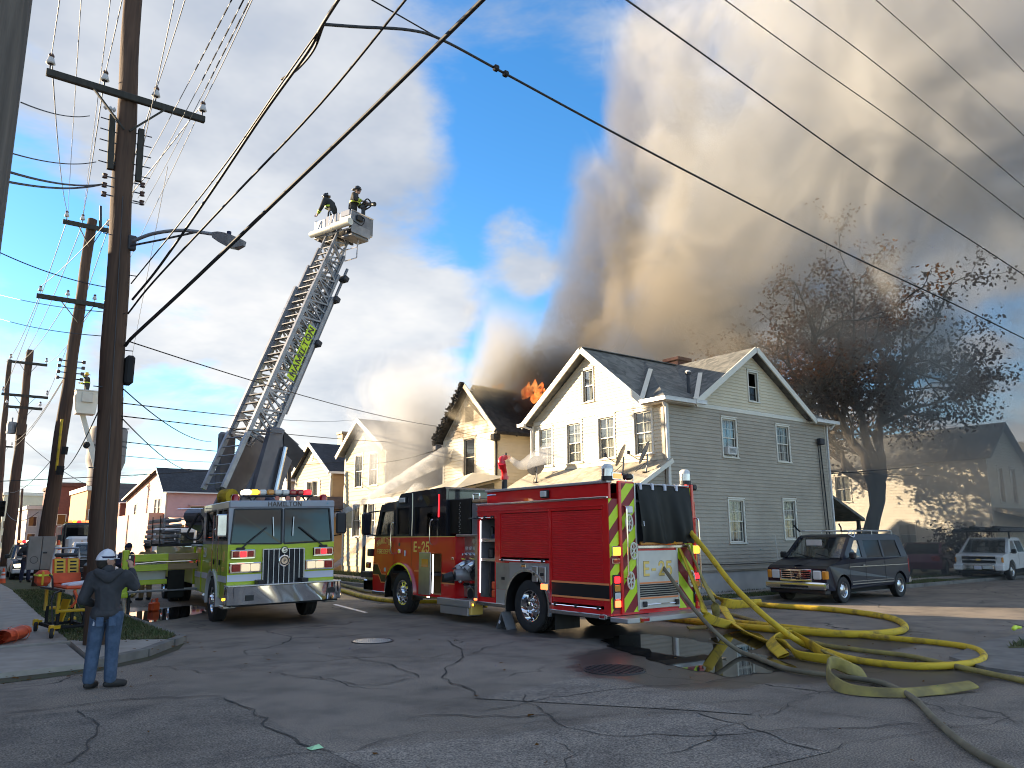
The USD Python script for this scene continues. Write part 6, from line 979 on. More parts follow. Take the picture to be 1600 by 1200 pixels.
part(b, 'rail', bk(cyl((1.05, -.92, z1+.02), (1.05, .92, z1+.02), .02, n=7)), 'chrome_dull'); part(b, 'air_tank', bk(cyl((-.10, -.95, z0+.10), (-.10, .1, z0+.10), .11, n=14)), 'trim_white', smooth=40); part(b, 'air_tank', bk(cyl((-.10, .15, z0+.14), (-.10, 1.0, z0+.14), .13, n=14)), 'trim_white', smooth=40); part(b, 'loop_handle', [bk(tube(spline([(-.03, y-.12, z0+.3), (-.06, y-.06, z0+.72), (-.06, y+.04, z0+.72), (-.03, y+.14, z0+.3)], 5), .012, 6)) for y in (-.02,)], 'chrome', smooth=True); part(b, 'loop_handle', bk(tube(spline([(-.03, -.8, z0+.3), (-.06, -.72, z0+.6), (-.03, -.62, z0+.3)], 5), .012, 6)), 'chrome', smooth=True)
for y in (-.7, 0, .7): part(b, 'floor_beam', bk(bar((-.0, y, z0-.12), (1.0, y, z0-.12), .07)), 'dark_metal')
part(b, 'under_box', bk(rb(.1, .9, .35, .9, z0-.26, z0-.14, .03)), 'aluminium_dull'); part(b, 'side_lamp', bk(rb(.2, .5, .94, 1.02, z0+.3, z0+.5, .02)), 'black_plastic'); part(b, 'cable', bk(tube(spline([(-.1, .3, z0+.3), (.0, .9, z0+.25), (.3, 1.1, z0+.1), (.5, 1.05, z0+.4), (.3, 1.0, z0+.5)], 6), .02, 6)), 'cable'); st = node(b, 'step_frame')
for y in (.2, .78): part(st, 'hanger', bk(bar((.5, y, z0-.05), (.45, y, z0-.95), .03)), 'chrome_dull')
for z in (z0-.95, z0-.55): part(st, 'tread', bk(bar((.45, .2, z), (.45, .78, z), .03)), 'chrome_dull')
part(b, 'stow_box', bk(rb(-.02, .0, .42, .85, z0+.45, z1+.05, .02)), 'silver_paint')
# ---------------------------------------------------------------- cars, vans and trucks
def auto(t, paint, w, low, green, wins, zb, k, ws, axles, R, rim, nose=(99, 1), rear=None, roof_drop=.0, rimm='chrome_dull', hub=.92):
    """t: thing; low / green: side outlines of lower body and cabin (x forward, z up); wins: side windows; ws: windscreen (x0, z0, x1, z1)"""
    arches = unary_union([Polygon([(x+(R+.07)*math.cos(q), R+(R+.07)*math.sin(q)) for q in np.linspace(0, 2*math.pi, 24)]) for x in axles]); lo = Polygon(low).difference(arches)
    m = ext(lo, -w, w, 'xz'); v = np.array(m[0]); f = np.clip((v[:, 0]-nose[0])/.6, 0, 1); v[:, 1] *= 1-(1-nose[1])*f; v[:, 1] *= np.where(v[:, 2] < .45, .96, 1); part(t, 'body', (v, m[1]), paint)
    part(t, 'underbody', bx(min(axles)-.5, max(axles)+.45, -w*.72, w*.72, .25, R*2), 'matte_black')
    Pg = Polygon(green); tum = lambda m: (np.column_stack([m[0][:, 0], np.sign(m[0][:, 1])*(np.abs(m[0][:, 1])-k*np.maximum(0, m[0][:, 2]-zb)), m[0][:, 2]]), m[1])
    wu = unary_union([Polygon(q) for q in wins])
    for s in (-1, 1):
        part(t, 'cabin_side', tum(ext(Pg.difference(wu), s*w*.985, s*(w*.985-.05), 'xz')), paint)
        for q in wins: part(t, 'side_window', tum(ext(Polygon(q), s*(w*.985-.02), s*(w*.985-.015), 'xz')), 'glass_dark' if q is not wins[0] else 'glass')
        for x in axles: wheel(t, (x, s*(w-.13), R), s, R, .23, rim, 'car', rimm=rimm)
    zt = max(p[1] for p in green); xs = [p[0] for p in green if p[1] > zt-.12]; wr = w*.985-k*(zt-zb)
    top = sorted([p for p in green if p[1] > zb+.25*(zt-zb)], key=lambda p: p[0]); part(t, 'roof', tum(ext([(a, b) for a, b in top]+[(a, b-.05) for a, b in top[::-1]], -w*.985+.03, w*.985-.03, 'xz')), paint)
    def sheet(x0, z0, x1, z1, nm, frame=.07, mt='glass'):
        y0, y1 = w*.985-.03-k*max(0, z0-zb), w*.985-.03-k*(z1-zb); d = np.array([x1-x0, 0, z1-z0]); n = np.array([-d[2], 0, d[0]]); n = n/np.linalg.norm(n)*(1 if x0 > x1 else -1)*-1
        q = np.array([(x0, -y0, z0), (x0, y0, z0), (x1, y1, z1), (x1, -y1, z1)]); part(t, nm, (np.vstack([q*[1, .93, 1], q*[1, .93, 1]+n*.006]), BF), mt)
        for s in (-1, 1): part(t, 'pillar', bar((x0, s*y0*.965, z0), (x1, s*y1*.965, z1), .09, .05), paint)
    sheet(*ws, 'windscreen')
    if rear: sheet(*rear, 'rear_window', mt='glass_dark')
    part(t, 'interior_floor', bx(min(p[0] for p in green)+.1, ws[0]-.05, -w*.9, w*.9, zb-.5, zb-.45), 'matte_black')
    part(t, 'dashboard', rb(ws[0]-.5, ws[0]-.05, -w*.85, w*.85, zb-.25, zb-.02, .05), 'black_plastic')
    for y in (-.42, .42): s_ = node(t, 'seat'); x = ws[2]-.45; part(s_, 'backrest', rb(x-.16, x, y-.24, y+.24, zb-.4, zb+.28, .06), 'beige_panel'); part(s_, 'headrest', rb(x-.14, x-.02, y-.13, y+.13, zb+.30, zb+.48, .05), 'beige_panel'); part(s_, 'cushion', rb(x, x+.5, y-.24, y+.24, zb-.44, zb-.3, .05), 'beige_panel')
    a = np.linspace(0, 2*math.pi, 18); part(t, 'steering_wheel', rot(tube([(ws[0]-.6, .42+.19*math.cos(q), zb+.03+.19*math.sin(q)) for q in a], .014, 6, False), 'y', 25, (ws[0]-.6, .42, zb)), 'black_plastic')
    for s in (-1, 1): mr = node(t, 'mirror'); part(mr, 'housing', rb(ws[0]-.32, ws[0]-.18, s*(w+.04), s*(w+.24), zb, zb+.2, .04), 'black_plastic'); part(mr, 'arm', cyl((ws[0]-.25, s*(w-.05), zb+.02), (ws[0]-.25, s*(w+.1), zb+.05), .02, n=6), 'black_plastic')
    for s in (-.1, .55): part(t, 'wiper', bar((ws[0]+.02, s, ws[1]+.02), (ws[0]-.12, s-.5, ws[1]+.12), .02), 'black_plastic')
def seam(t, x, y, z0, z1, m='matte_black'): part(t, 'door_seam', bx(x-.006, x+.006, y, y+.003, z0, z1), m)
# dark van at the kerb
v_ = thing('van', 'dark navy passenger van with chrome grille and ladder rack parked beside the tan house', 'van', (21.7, 13.78, 0), 182)
auto(v_, 'navy_paint', 1.0, [(-4.12, .42), (.84, .36), (.88, .62), (.86, .98), (.70, 1.06), (-.08, 1.24), (-4.16, 1.24), (-4.2, .7)], [(-.06, 1.24), (-.12, 1.30), (-.78, 1.86), (-.95, 1.93), (-1.5, 1.97), (-3.6, 1.96), (-3.95, 1.90), (-4.16, 1.24)],
     [[(-.42, 1.28), (-1.22, 1.28), (-1.22, 1.78), (-.98, 1.78)], [(-1.48, 1.26), (-2.5, 1.26), (-2.5, 1.78), (-1.48, 1.78)], [(-2.62, 1.26), (-3.72, 1.26), (-3.60, 1.78), (-2.62, 1.78)]], 1.24, .20, (-.10, 1.27, -.80, 1.87), (0, -3.51), .37, .21, (.35, .94), None)
part(v_, 'hood_crest', [bx(.2, .75, -.12, .12, 1.04, 1.08)] and [hull([(.72, -.2, 1.05), (.72, .2, 1.05), (.0, -.3, 1.20), (.0, .3, 1.20), (.74, 0, 1.08), (.0, 0, 1.235)])], 'navy_paint')
g = node(v_, 'grille'); part(g, 'surround', [rb(.86, .93, -.52, .52, .62, .68, .01), rb(.86, .93, -.52, .52, .90, .96, .01), rb(.86, .93, -.52, -.46, .68, .90, .01), rb(.86, .93, .46, .52, .68, .90, .01)], 'chrome'); part(g, 'backing', bx(.86, .875, -.46, .46, .68, .9), 'matte_black')
for z in (.735, .79, .845): part(g, 'bar', rb(.875, .92, -.46, .46, z-.01, z+.01, .004), 'chrome')
for y in (-.15, .15): part(g, 'bar', rb(.875, .915, y-.012, y+.012, .68, .9, .004), 'chrome')
part(g, 'badge', mv(lathe([(.05, 0), (.05, .02), (.001, .02)], 'x', 16), .915, 0, .79), 'navy_paint')
for s in (-1, 1): part(v_, 'headlight', rb(.84, .92, s*.54, s*.80, .68, .93, .03), 'clear_lens'); part(v_, 'indicator', rb(.74, .90, s*.81, s*.965, .68, .93, .03), 'amber_lens'); part(v_, 'hub_ornament', cyl((.915, s*.02, 1.0), (.92, s*.02, 1.0), .01), 'chrome') if s > 0 else None
part(v_, 'bumper', [rb(.80, 1.03, -.98, .98, .40, .60, .04)], 'chrome'); part(v_, 'bumper_slot', bx(1.028, 1.034, -.45, .45, .45, .51), 'matte_black'); part(v_, 'air_dam', rb(.6, .9, -.9, .9, .26, .40, .03), 'black_plastic'); part(v_, 'rear_bumper', rb(-4.34, -4.14, -.97, .97, .42, .6, .03), 'chrome_dull')
for s in (-1, 1):
    yy = s*1.0 if s > 0 else -1.004
    for x in (-.38, -1.34, -2.56): seam(v_, x, yy, .5, 1.24)
    part(v_, 'trim_line', bx(-4.1, -.4, yy, yy+.004, 1.0, 1.02), 'chrome_dull'); part(v_, 'trim_line', bx(-3.05, -.48, yy, yy+.004, .50, .525), 'chrome_dull'); part(v_, 'trim_line', bx(-3.05, -.48, yy, yy+.004, .58, .595), 'chrome_dull'); part(v_, 'tail_light', rb(-4.18, -4.10, s*.88, s*1.005, .75, 1.2, .02), 'red_lens'); part(v_, 'door_handle', rb(-1.28, -1.16, yy, yy+.03, 1.02, 1.06, .01), 'chrome_dull')
part(v_, 'sunshade', rb(-.52, -.50, -.42, .10, 1.62, 1.80, .02), 'beige_panel')
rk = node(v_, 'roof_rack')
for x in (-.95, -2.2, -3.5):
    part(rk, 'crossbar', tube([(x, -.84, 1.95), (x, -.84, 2.06), (x, .84, 2.06), (x, .84, 1.95)], .02, 6), 'trim_white')
for y in (-.7, 0, .7): part(rk, 'rail', cyl((-.8, y, 2.08), (-3.7, y, 2.08), .016, n=6), 'aluminium')
part(rk, 'strap', tube(spline([(-.95, .84, 2.06), (-.7, .86, 1.98), (-.95, .9, 1.88), (-1.1, .86, 2.0), (-.95, .84, 2.1)], 5), .014, 5), 'sheet_white'); part(rk, 'hook', tube([(-.85, -.80, 2.05), (-.8, -.86, 2.12), (-.8, -.98, 2.26)], .028, 6), 'matte_black'); part(rk, 'hook', tube([(-.9, .55, 2.05), (-.88, .56, 2.16), (-.88, .5, 2.28)], .026, 6), 'matte_black')
# white pickup with rack, right edge
def pickup(name, label, loc, rz, paint, grill_m, bar_m, crew=False, hood_m=None, rear=True):
    t = thing(name, label, 'pickup truck', loc, rz); xr = -5.0
    gr = [(-.55, 1.12), (-.60, 1.18), (-1.30, 1.72), (-1.5, 1.80), (-2.5, 1.80), (-2.75, 1.74), (-2.95, 1.12)]
    auto(t, paint, .99, [(xr, .55), (.0, .42), (.05, .75), (.0, 1.02), (-.15, 1.08), (-.58, 1.14), (-2.98, 1.14), (-3.0, 1.12), (xr, 1.12)], gr, [[(-.95, 1.17), (-1.80, 1.17), (-1.80, 1.66), (-1.42, 1.66)], [(-1.9, 1.17), (-2.82, 1.17), (-2.68, 1.66), (-1.9, 1.66)]], 1.12, .24, (-.60, 1.16, -1.34, 1.75), (-.92, -4.1), .40, .23, (-.5, .93), (-2.96, 1.16, -2.74, 1.70))
    g = node(t, 'grille'); part(g, 'backing', bx(.03, .055, -.66, .66, .72, .99), grill_m); part(g, 'bar', rb(.05, .10, -.68, .68, .83, .89, .01), bar_m); part(g, 'rim', [rb(.03, .08, -.68, .68, .985, 1.02, .01), rb(.03, .08, -.68, .68, .69, .72, .01)], bar_m); part(g, 'badge', rb(.10, .115, -.09, .09, .825, .895, .02), 'gold_leaf' if bar_m == 'chrome' else 'steel')
    for k in range(4): part(g, 'slat', bx(.055, .07, -.64, .64, .745+.06*k, .765+.06*k), 'dark_metal')
    for s in (-1, 1): part(t, 'headlight', rb(-.06, .06, s*.68, s*.955, .72, 1.0, .04), 'clear_lens'); part(t, 'indicator', rb(-.02, .065, s*.86, s*.96, .74, .98, .03), 'amber_lens'); part(t, 'door_seam', bx(-1.86, -1.85, s*.99 if s > 0 else -.994, s*.994 if s > 0 else -.99, .6, 1.12), 'matte_black')
    part(t, 'bumper', rb(.02, .22, -.62, .62, .44, .66, .04), bar_m); part(t, 'bumper_end', rb(-.1, .2, .63, 1.0, .40, .68, .05), paint); part(t, 'bumper_end', rb(-.1, .2, -1.0, -.63, .40, .68, .05), paint); part(t, 'air_dam', rb(-.2, .1, -.85, .85, .26, .42, .03), 'black_plastic')
    return t
pk = pickup('pickup', 'white pickup truck with a long dark pipe rack on its roof at the right edge', (37.0, 15.4, 0), 184, 'white_paint', 'matte_black', 'chrome')
part(pk, 'number_plate', rb(.222, .235, -.15, .15, .46, .60, .005), 'sheet_white'); part(pk, 'lettering', put(width_fit(text('HVH 1872', .055, .002), .24), (.2355, -.12, .50), (0, 1, 0), (0, 0, 1), (1, 0, 0)), 'navy_cloth') if 0 else part(pk, 'plate_frame', [rb(.222, .24, -.17, -.15, .45, .61, .004), rb(.222, .24, .15, .17, .45, .61, .004)], 'black_plastic')
rk = node(pk, 'ladder_rack')
for x in (-1.4, -4.6):
    for y in (-.85, .85): part(rk, 'post', bar((x, y, 1.1 if x < -2 else 1.75), (x, y, 2.05), .05), 'matte_black')
    part(rk, 'crossbar', bar((x, -.95, 2.06), (x, .95, 2.06), .06), 'matte_black')
for k, y in enumerate((-.8, -.5, -.2, .1, .35, .6, .82)): part(rk, 'load', cyl((.15-.1*k, y, 2.14+.05*(k % 3)), (-5.2, y, 2.14+.05*(k % 2)), .06, n=8), ('dark_metal', 'timber_dark', 'matte_black')[k % 3])
part(rk, 'load', bar((.1, -.9, 2.09), (-5.0, -.9, 2.09), .06, .1), 'dark_metal'); part(rk, 'load', bar((.1, .95, 2.12), (-5.0, .95, 2.12), .06, .1), 'dark_metal')
# plum car behind the smoke
pc = thing('plum_car', 'dark plum coloured car in the yard half lost in smoke between van and pickup', 'car', (40.3, 18.9, .06), 12)
auto(pc, 'plum_paint', .92, [(-2.3, .3), (2.2, .3), (2.3, .55), (2.2, .85), (1.2, .98), (-2.3, .98), (-2.42, .6)], [(1.15, .98), (.95, 1.06), (.30, 1.46), (-.2, 1.52), (-1.5, 1.50), (-2.28, .98)], [[(.78, 1.02), (-.25, 1.02), (-.25, 1.42), (.2, 1.42)], [(-.35, 1.02), (-1.3, 1.02), (-1.3, 1.42), (-.35, 1.42)], [(-1.4, 1.02), (-2.0, 1.02), (-1.55, 1.40), (-1.4, 1.40)]], .98, .22, (.95, 1.03, .25, 1.47), (1.4, -1.35), .34, .21, (1.6, .9), (-2.25, 1.0, -1.6, 1.46))
for s in (-1, 1): part(pc, 'headlight', rb(2.1, 2.26, s*.5, s*.8, .62, .76, .03), 'clear_lens'); part(pc, 'tail_light', rb(-2.4, -2.3, s*.5, s*.85, .65, .9, .03), 'red_lens')
# vehicles at the far left
pl = pickup('work_truck', 'white work truck facing us with dark grille, left of the near pole', (6.5, 40.2, 0), 264, 'white_paint', 'matte_black', 'black_plastic')
part(pl, 'hood', rb(-.55, .02, -.8, .8, 1.12, 1.16, .02), 'silver_paint'); part(pl, 'indicator', rb(.06, .12, .70, .90, .80, .95, .03), 'amber_on'); part(pl, 'hood_paper', rb(-.5, -.1, -.1, .2, 1.165, 1.17, .001), 'sheet_white')
for y in (-.5, -.25, 0, .25, .5): part(pl, 'roof_light', rb(-1.45, -1.35, y-.05, y+.05, 1.82, 1.86, .01), 'amber_lens')
sv = thing('police_car', 'dark patrol car with red and white flashing light bar at the left edge', 'police car', (4.5, 43.0, 0), 268)
auto(sv, 'black_paint', .95, [(-4.3, .4), (.0, .36), (.06, .7), (.0, .95), (-.9, 1.05), (-4.3, 1.05)], [(-.95, 1.05), (-1.05, 1.1), (-1.75, 1.62), (-2.0, 1.70), (-3.8, 1.68), (-4.3, 1.05)], [[(-1.3, 1.1), (-2.2, 1.1), (-2.2, 1.58), (-1.85, 1.58)], [(-2.3, 1.1), (-3.3, 1.1), (-3.3, 1.58), (-2.3, 1.58)]], 1.05, .22, (-1.02, 1.08, -1.78, 1.64), (-.85, -3.6), .36, .23, (-.5, .93))
lb = node(sv, 'light_bar'); part(lb, 'base', rb(-2.2, -1.95, -.7, .7, 1.74, 1.78, .01), 'matte_black')
for k in range(8): part(lb, 'lens', rb(-2.2, -1.95, -.68+.17*k, -.52+.17*k, 1.78, 1.90, .03), ('red_lamp_hot', 'red_lamp_on', 'white_on', 'red_lamp_hot', 'red_lamp_on', 'red_lamp_hot', 'white_on', 'red_lamp_on')[k])
for s in (-1, 1): part(sv, 'headlight', rb(-.02, .07, s*.52, s*.85, .66, .82, .03), 'white_on' if s < 0 else 'clear_lens')
part(sv, 'bumper', rb(.0, .14, -.9, .9, .4, .6, .04), 'white_paint'); part(sv, 'bumper_light', rb(.10, .16, .0, .6, .62, .68, .02), 'red_lamp_on'); part(sv, 'bonnet_stripe', rb(-.8, -.02, -.7, .7, .99, 1.06, .02), 'white_paint')
def cabover(name, label, loc, rz, cab, box, trim, lights=('red_lamp_hot', 'amber_on', 'red_lamp_on', 'red_lamp_hot'), zt=2.7, boxlen=6):
    t = thing(name, label, 'fire engine', loc, rz); F = Face((0, 0, 0), (0, 1, 0), (1, 0, 0))
    part(t, 'cab', rb(-2.0, 0, -1.2, 1.2, .55, zt, .08), cab); part(t, 'windscreen', F.rb(-1.05, 1.05, 1.6, zt-.25, -.02, .015, .03), 'glass_dark'); part(t, 'pillar', F.bx(-.03, .03, 1.6, zt-.25, .016, .03), cab); part(t, 'bumper', rb(.0, .35, -1.2, 1.2, .5, .75, .04), trim); part(t, 'grille', F.rb(-.4, .4, .85, 1.45, 0, .04, .02), trim); part(t, 'box', rb(-2.2-boxlen, -2.1, -1.22, 1.22, .6, zt-.1, .04), box)
    for s in (-1, 1):
        part(t, 'headlight', F.rb(s*.55, s*1.05, 1.05, 1.25, 0, .05, .02), 'lamp_warm'); part(t, 'side_window', rb(-1.6, -.3, s*1.19, s*1.21, 1.6, zt-.25, .004), 'glass_dark'); part(t, 'wiper', F.p(bar((s*.5, 1.62, .03), (s*.3, 2.05, .03), .02)), 'black_plastic')
        wheel(t, (-1.1, s*1.02, .5), s, .5, .3); wheel(t, (-6.2, s*1.0, .5), s, .5, .3, dual=True); part(t, 'mirror', rb(-.1, .05, s*1.3, s*1.5, 1.7, 2.2, .04), 'black_plastic')
    lb = node(t, 'light_bar'); part(lb, 'base', rb(-.7, -.4, -1.0, 1.0, zt, zt+.06, .01), 'dark_metal')
    for k in range(8): part(lb, 'lens', rb(-.7, -.38, -.98+.25*k, -.76+.25*k, zt+.06, zt+.2, .03), lights[k % len(lights)])
    for k in range(5): part(t, 'roof_gear', rb(-2.6-.9*k, -2.3-.9*k, -.9+.3*(k % 3), .1+.25*(k % 3), zt-.1, zt+.12+.06*(k % 2), .03), ('black_plastic', 'cone_orange', 'aluminium', 'hose_yellow', 'dark_metal')[k])
    return t
cabover('rescue_engine', 'dark fire engine with glowing red roof lights behind the white work truck', (8.4, 56, 0), 266, 'black_paint', 'red_paint', 'chrome_dull', zt=2.9)
cabover('pale_engine', 'white fire engine standing behind the ladder truck rear near the pink house', (12.3, 50, 0), 256, 'white_paint', 'white_paint', 'chrome_dull', ('clear_lens', 'amber_lens', 'red_lens', 'clear_lens'), 2.55, 5)
cabover('black_engine', 'dark engine with red and orange gear piled on its roof behind the stacked ladders', (15.4, 54, 0), 250, 'dark_metal', 'red_paint', 'chrome_dull', ('clear_lens', 'red_lens', 'amber_lens', 'red_lens'), 2.6, 5)
# bucket lift with its truck hidden behind the pole
bt = thing('bucket_truck', 'white bucket lift raised among the wires behind the leaning pole', 'bucket truck', (8.2, 51.5, 0), 90)
B0 = np.array([8.2, 51.5, 0]); bl = lambda p: np.array([(p[1]-B0[1]), -(p[0]-B0[0]), p[2]])
part(bt, 'truck_bed', rb(-3, 3, -1.1, 1.1, .7, 1.1, .05), 'white_paint'); part(bt, 'cab', rb(1.6, 3.2, -1.05, 1.05, .7, 2.1, .15), 'white_paint')
for x in (-2, 2.2):
    for s in (-1, 1): wheel(bt, (x, s*.95, .45), s, .45, .28)
pa, pb, pcx = bl(at_d(152, 735, 46)), bl(at_d(129, 648, 45.5)), bl(at_d(134, 628, 45.3)); part(bt, 'turret', cyl((0, 0, 1.1), (0, 0, 2.2), .35), 'grey_metal'); part(bt, 'lower_boom', bar((0, 0, 2.0), pa, .34, .34), 'trim_white'); part(bt, 'upper_boom', bar(pa, (pa+pb)/2, .30, .34), 'trim_white'); part(bt, 'upper_boom', bar((pa+pb)/2, pb, .24, .28), 'trim_white'); part(bt, 'knuckle', ball(pa*.55+pb*.45+[0, .2, 0], .22, 1), 'matte_black')
h = pcx; part(bt, 'bucket', [hull([(h[0]+x*(.46 if z < 0 else .52), h[1]+y*(.5 if z < 0 else .62), h[2]+z) for x in (-1, 1) for y in (-1, 1) for z in (-.75, .55)])], 'trim_white'); part(bt, 'bucket_rim', rb(h[0]-.56, h[0]+.56, h[1]-.66, h[1]+.66, h[2]+.55, h[2]+.65, .03), 'soffit'); part(bt, 'tool_pouch', rb(h[0]-.62, h[0]-.5, h[1]-.3, h[1]+.3, h[2]-.1, h[2]+.5, .03), 'soffit'); part(bt, 'side_box', rb(h[0]-.3, h[0]+.3, h[1]+.68, h[1]+1.1, h[2]-.5, h[2]+.45, .1), 'trim_white'); part(bt, 'boom_tip', cyl((h[0], h[1]-.8, h[2]+.1), (h[0], h[1]-.62, h[2]+.1), .16), 'dark_metal')
# traffic cones
def cone(c, label, s=1.0):
    t = thing('traffic_cone', label, 'traffic cone', c); part(t, 'base', rb(-.18*s, .18*s, -.18*s, .18*s, 0, .04, .01), 'cone_orange'); part(t, 'cone', lathe([(.135*s, .04), (.032*s, .72*s), (.001, .725*s)], 'z', 18), 'cone_orange', smooth=40)
    for z0, z1 in ((.30, .42), (.5, .57)): part(t, 'white_band', lathe([(.135*s-.143*s*(z0-.05)+.004, z0*s), (.135*s-.143*s*(z1-.05)+.004, z1*s)], 'z', 18), 'white_stripe', smooth=True)
cone(gnd(3, 915), 'orange traffic cone on the pavement at the left edge'); cc = at_d(88, 881, 33.2); cone(cc, 'orange cone carried upright at the corner of the white work truck', 1.35)
part('/World/work_truck', 'cone_holder', (lambda q: rb(q[0]-.25, q[0]+.25, q[1]-.25, q[1]+.25, .6, .64, .01))([.25, -1.0]), 'dark_metal')
# ---------------------------------------------------------------- poles and wires
def pole_between(name, label, a, b, ra, rb_, mt='pole_brown', cat_='utility pole', n=14):
    a, b = np.asarray(a, float), np.asarray(b, float); t = thing(name, label, cat_, a); d = b-a; m = 24; s = np.linspace(0, 1, m)[:, None]; r = np.linspace(ra, rb_, m)
    v, f = tube(s*d, r, n); k = np.arange(m*n); v[:m*n] += (.012 if n < 20 else 0)*np.column_stack([np.sin(k*7.1), np.cos(k*5.3), 0*k])*ra/.2; part(t, 'post', (v, f), mt, smooth=True); return t
def insulator(p, parent, s=1.0, mt='porcelain'):
    i = node(parent, 'insulator'); part(i, 'pin', cyl(p, p+[0, 0, .12*s], .012*s, n=6), 'dark_metal'); part(i, 'bell', mv(sc(lathe([(.045, .10), (.075, .11), (.06, .16), (.05, .20), (.035, .22), (.04, .26), (.001, .27)], 'z', 12), s, s, s), *p), mt, smooth=True); part(i, 'cap', mv(sc(lathe([(.04, .225), (.05, .25), (.03, .29), (.001, .30)], 'z', 10), s, s, s), *p), 'porcelain_brown')
def arm(t, o, c, h0, h1, y=0, w=.10, h=.12, brace=True, ins=(), s=1.0, mt='timber_dark', bd=.55):
    """cross arm along x through c (scene axes), from c-h0 to c+h1"""
    c = np.asarray(c, float)-o; part(t, 'crossarm', rb(c[0]-h0, c[0]+h1, c[1]-.05, c[1]+.05, c[2]-h/2, c[2]+h/2, .012), mt)
    if brace:
        for sg, hh in ((-1, h0), (1, h1)): part(t, 'brace', bar((c[0]+sg*hh*.45, c[1]-.06, c[2]-h/2), (c[0]+sg*.05, c[1]-.06, c[2]-bd), .05, .03), mt)
    for q in ins: insulator(np.array([c[0]+q, c[1], c[2]+h/2]), t, s)
    return [o+[c[0]+q, c[1], c[2]+h/2+.27*s] for q in ins]
A_, B_ = np.array(at_d(152, 1005, 14.3)), np.array(at_d(211, -60, 14.3)); A_[2] = .08
pA = pole_between('utility_pole', 'tall thick brown pole in the verge behind the man with the phone', A_, B_, .24, .165)
def onA(z): return A_+(B_-A_)*((z-A_[2])/(B_[2]-A_[2]))
zc = at_y(196, 150, 15.98)[2]; cA = onA(zc)+[0, -.22, 0]; L_, R2 = at_y(72, 113, cA[1]), at_y(320, 187, cA[1]); zc = (L_[2]+R2[2])/2; cA = onA(zc)+[0, -.22, 0]
insA = arm(pA, A_, cA, cA[0]-L_[0], R2[0]-cA[0], .13, ins=[at_y(78, 107, cA[1])[0]-cA[0], at_y(163, 131, cA[1])[0]-cA[0], at_y(243, 157, cA[1])[0]-cA[0], at_y(316, 178, cA[1])[0]-cA[0]], s=1.15, bd=.75, h=.14)
for dx, za, zb in ((-.27, at_d(182, 178, 14)[2], at_d(177, 262, 14)[2]), (.27, at_d(220, 187, 14)[2], at_d(210, 270, 14)[2])):
    q = onA((za+zb)/2)-A_; part(pA, 'stand_off_board', bar(onA(za)-A_+[dx, -.1, 0], onA(zb)-A_+[dx*.95, -.1, 0], .09, .11), 'timber_dark')
    for k in range(5): z = za+(zb-za)*(.1+.2*k); p = onA(z)-A_; part(pA, 'step_bolt', cyl(p+[dx*.6, -.1, 0], p+[dx*1.75, -.1, .01], .012, n=5), 'dark_metal')
for sgn in (-1, 1):
    for k in range(3):
        z = at_d(190, 282+14*k, 14.2)[2]; p = onA(z)-A_; r_ = node(pA, 'spool_rack'); part(r_, 'spool', mv(lathe([(.02, -.05), (.05, -.04), (.035, 0), (.05, .04), (.02, .05)], 'z', 10), *(p+[sgn*.34, -.12, 0])), 'porcelain_brown'); part(r_, 'bracket', bar(p+[sgn*.17, -.12, 0], p+[sgn*.34, -.12, 0], .02), 'dark_metal')
for k in range(9): z = 3.2+.75*k; p = onA(z)-A_; part(pA, 'step_bolt', cyl(p+[.14*(1 if k % 2 else -1), -.1, 0], p+[.32*(1 if k % 2 else -1), -.12, 0], .01, n=5), 'dark_metal')
part(pA, 'ground_wire', tube([onA(z)-A_+[-.02, -.235+.004*z, 0] for z in np.linspace(.1, 8.5, 14)], .008, 5), 'wire_grey'); p = onA(at_d(200, 570, 14.3)[2])-A_; part(pA, 'cable_box', rb(p[0]+.2, p[0]+.36, p[1]-.16, p[1]+.1, p[2]-.36, p[2]+.2, .04), 'matte_black'); part(pA, 'string_insulator', [mv(rot(lathe([(.02, 0), (.06, .03), (.02, .06), (.06, .10), (.02, .14), (.05, .18), (.02, .22)], 'x', 10), 'z', 180), *(onA(at_d(180, 183, 14.3)[2])-A_+[-.22, -.15, 0]))], 'porcelain', smooth=True)
sl = thing('street_lamp', 'grey street lamp on a curved arm bolted to the near pole', 'street lamp', onA(at_d(204, 375, 14.3)[2])+[.18, -.1, 0]); o = onA(at_d(204, 375, 14.3)[2])+[.18, -.1, 0]
lp = [at_d(207, 377, 14.2), at_d(240, 365, 14.05), at_d(285, 360, 13.9), at_d(335, 366, 13.75)]; part(sl, 'arm', tube(spline([q-o for q in lp], 6), .035, 8), 'aluminium_dull', smooth=True); part(sl, 'brace', tube([at_d(204, 384, 14.2)-o, at_d(250, 375, 14.0)-o, at_d(305, 363, 13.85)-o], .02, 6), 'dark_metal'); part(sl, 'bracket', rb(-.06, .1, -.06, .06, -.2, .1, .02), 'dark_metal')
c, d_ = at_d(333, 368, 13.75)-o, at_d(382, 378, 13.55)-o; ux = (d_-c)/np.linalg.norm(d_-c); q = np.cross(ux, (0, 0, 1)); hp = []
for k, (w, zt, zb) in enumerate([(.05, .05, -.05), (.12, .07, -.12), (.15, .07, -.17), (.14, .05, -.17), (.06, .02, -.08)]):
    for y in (-w, w): hp += [c+ux*np.linalg.norm(d_-c)*k/4+q*y+[0, 0, zt], c+ux*np.linalg.norm(d_-c)*k/4+q*y*.6+[0, 0, zb]]
part(sl, 'lamp_head', hull(hp), 'aluminium_dull', smooth=25); part(sl, 'photocell', cyl((c+d_)/2+[0, 0, .06], (c+d_)/2+[0, 0, .14], .04, n=10), 'navy_cloth')
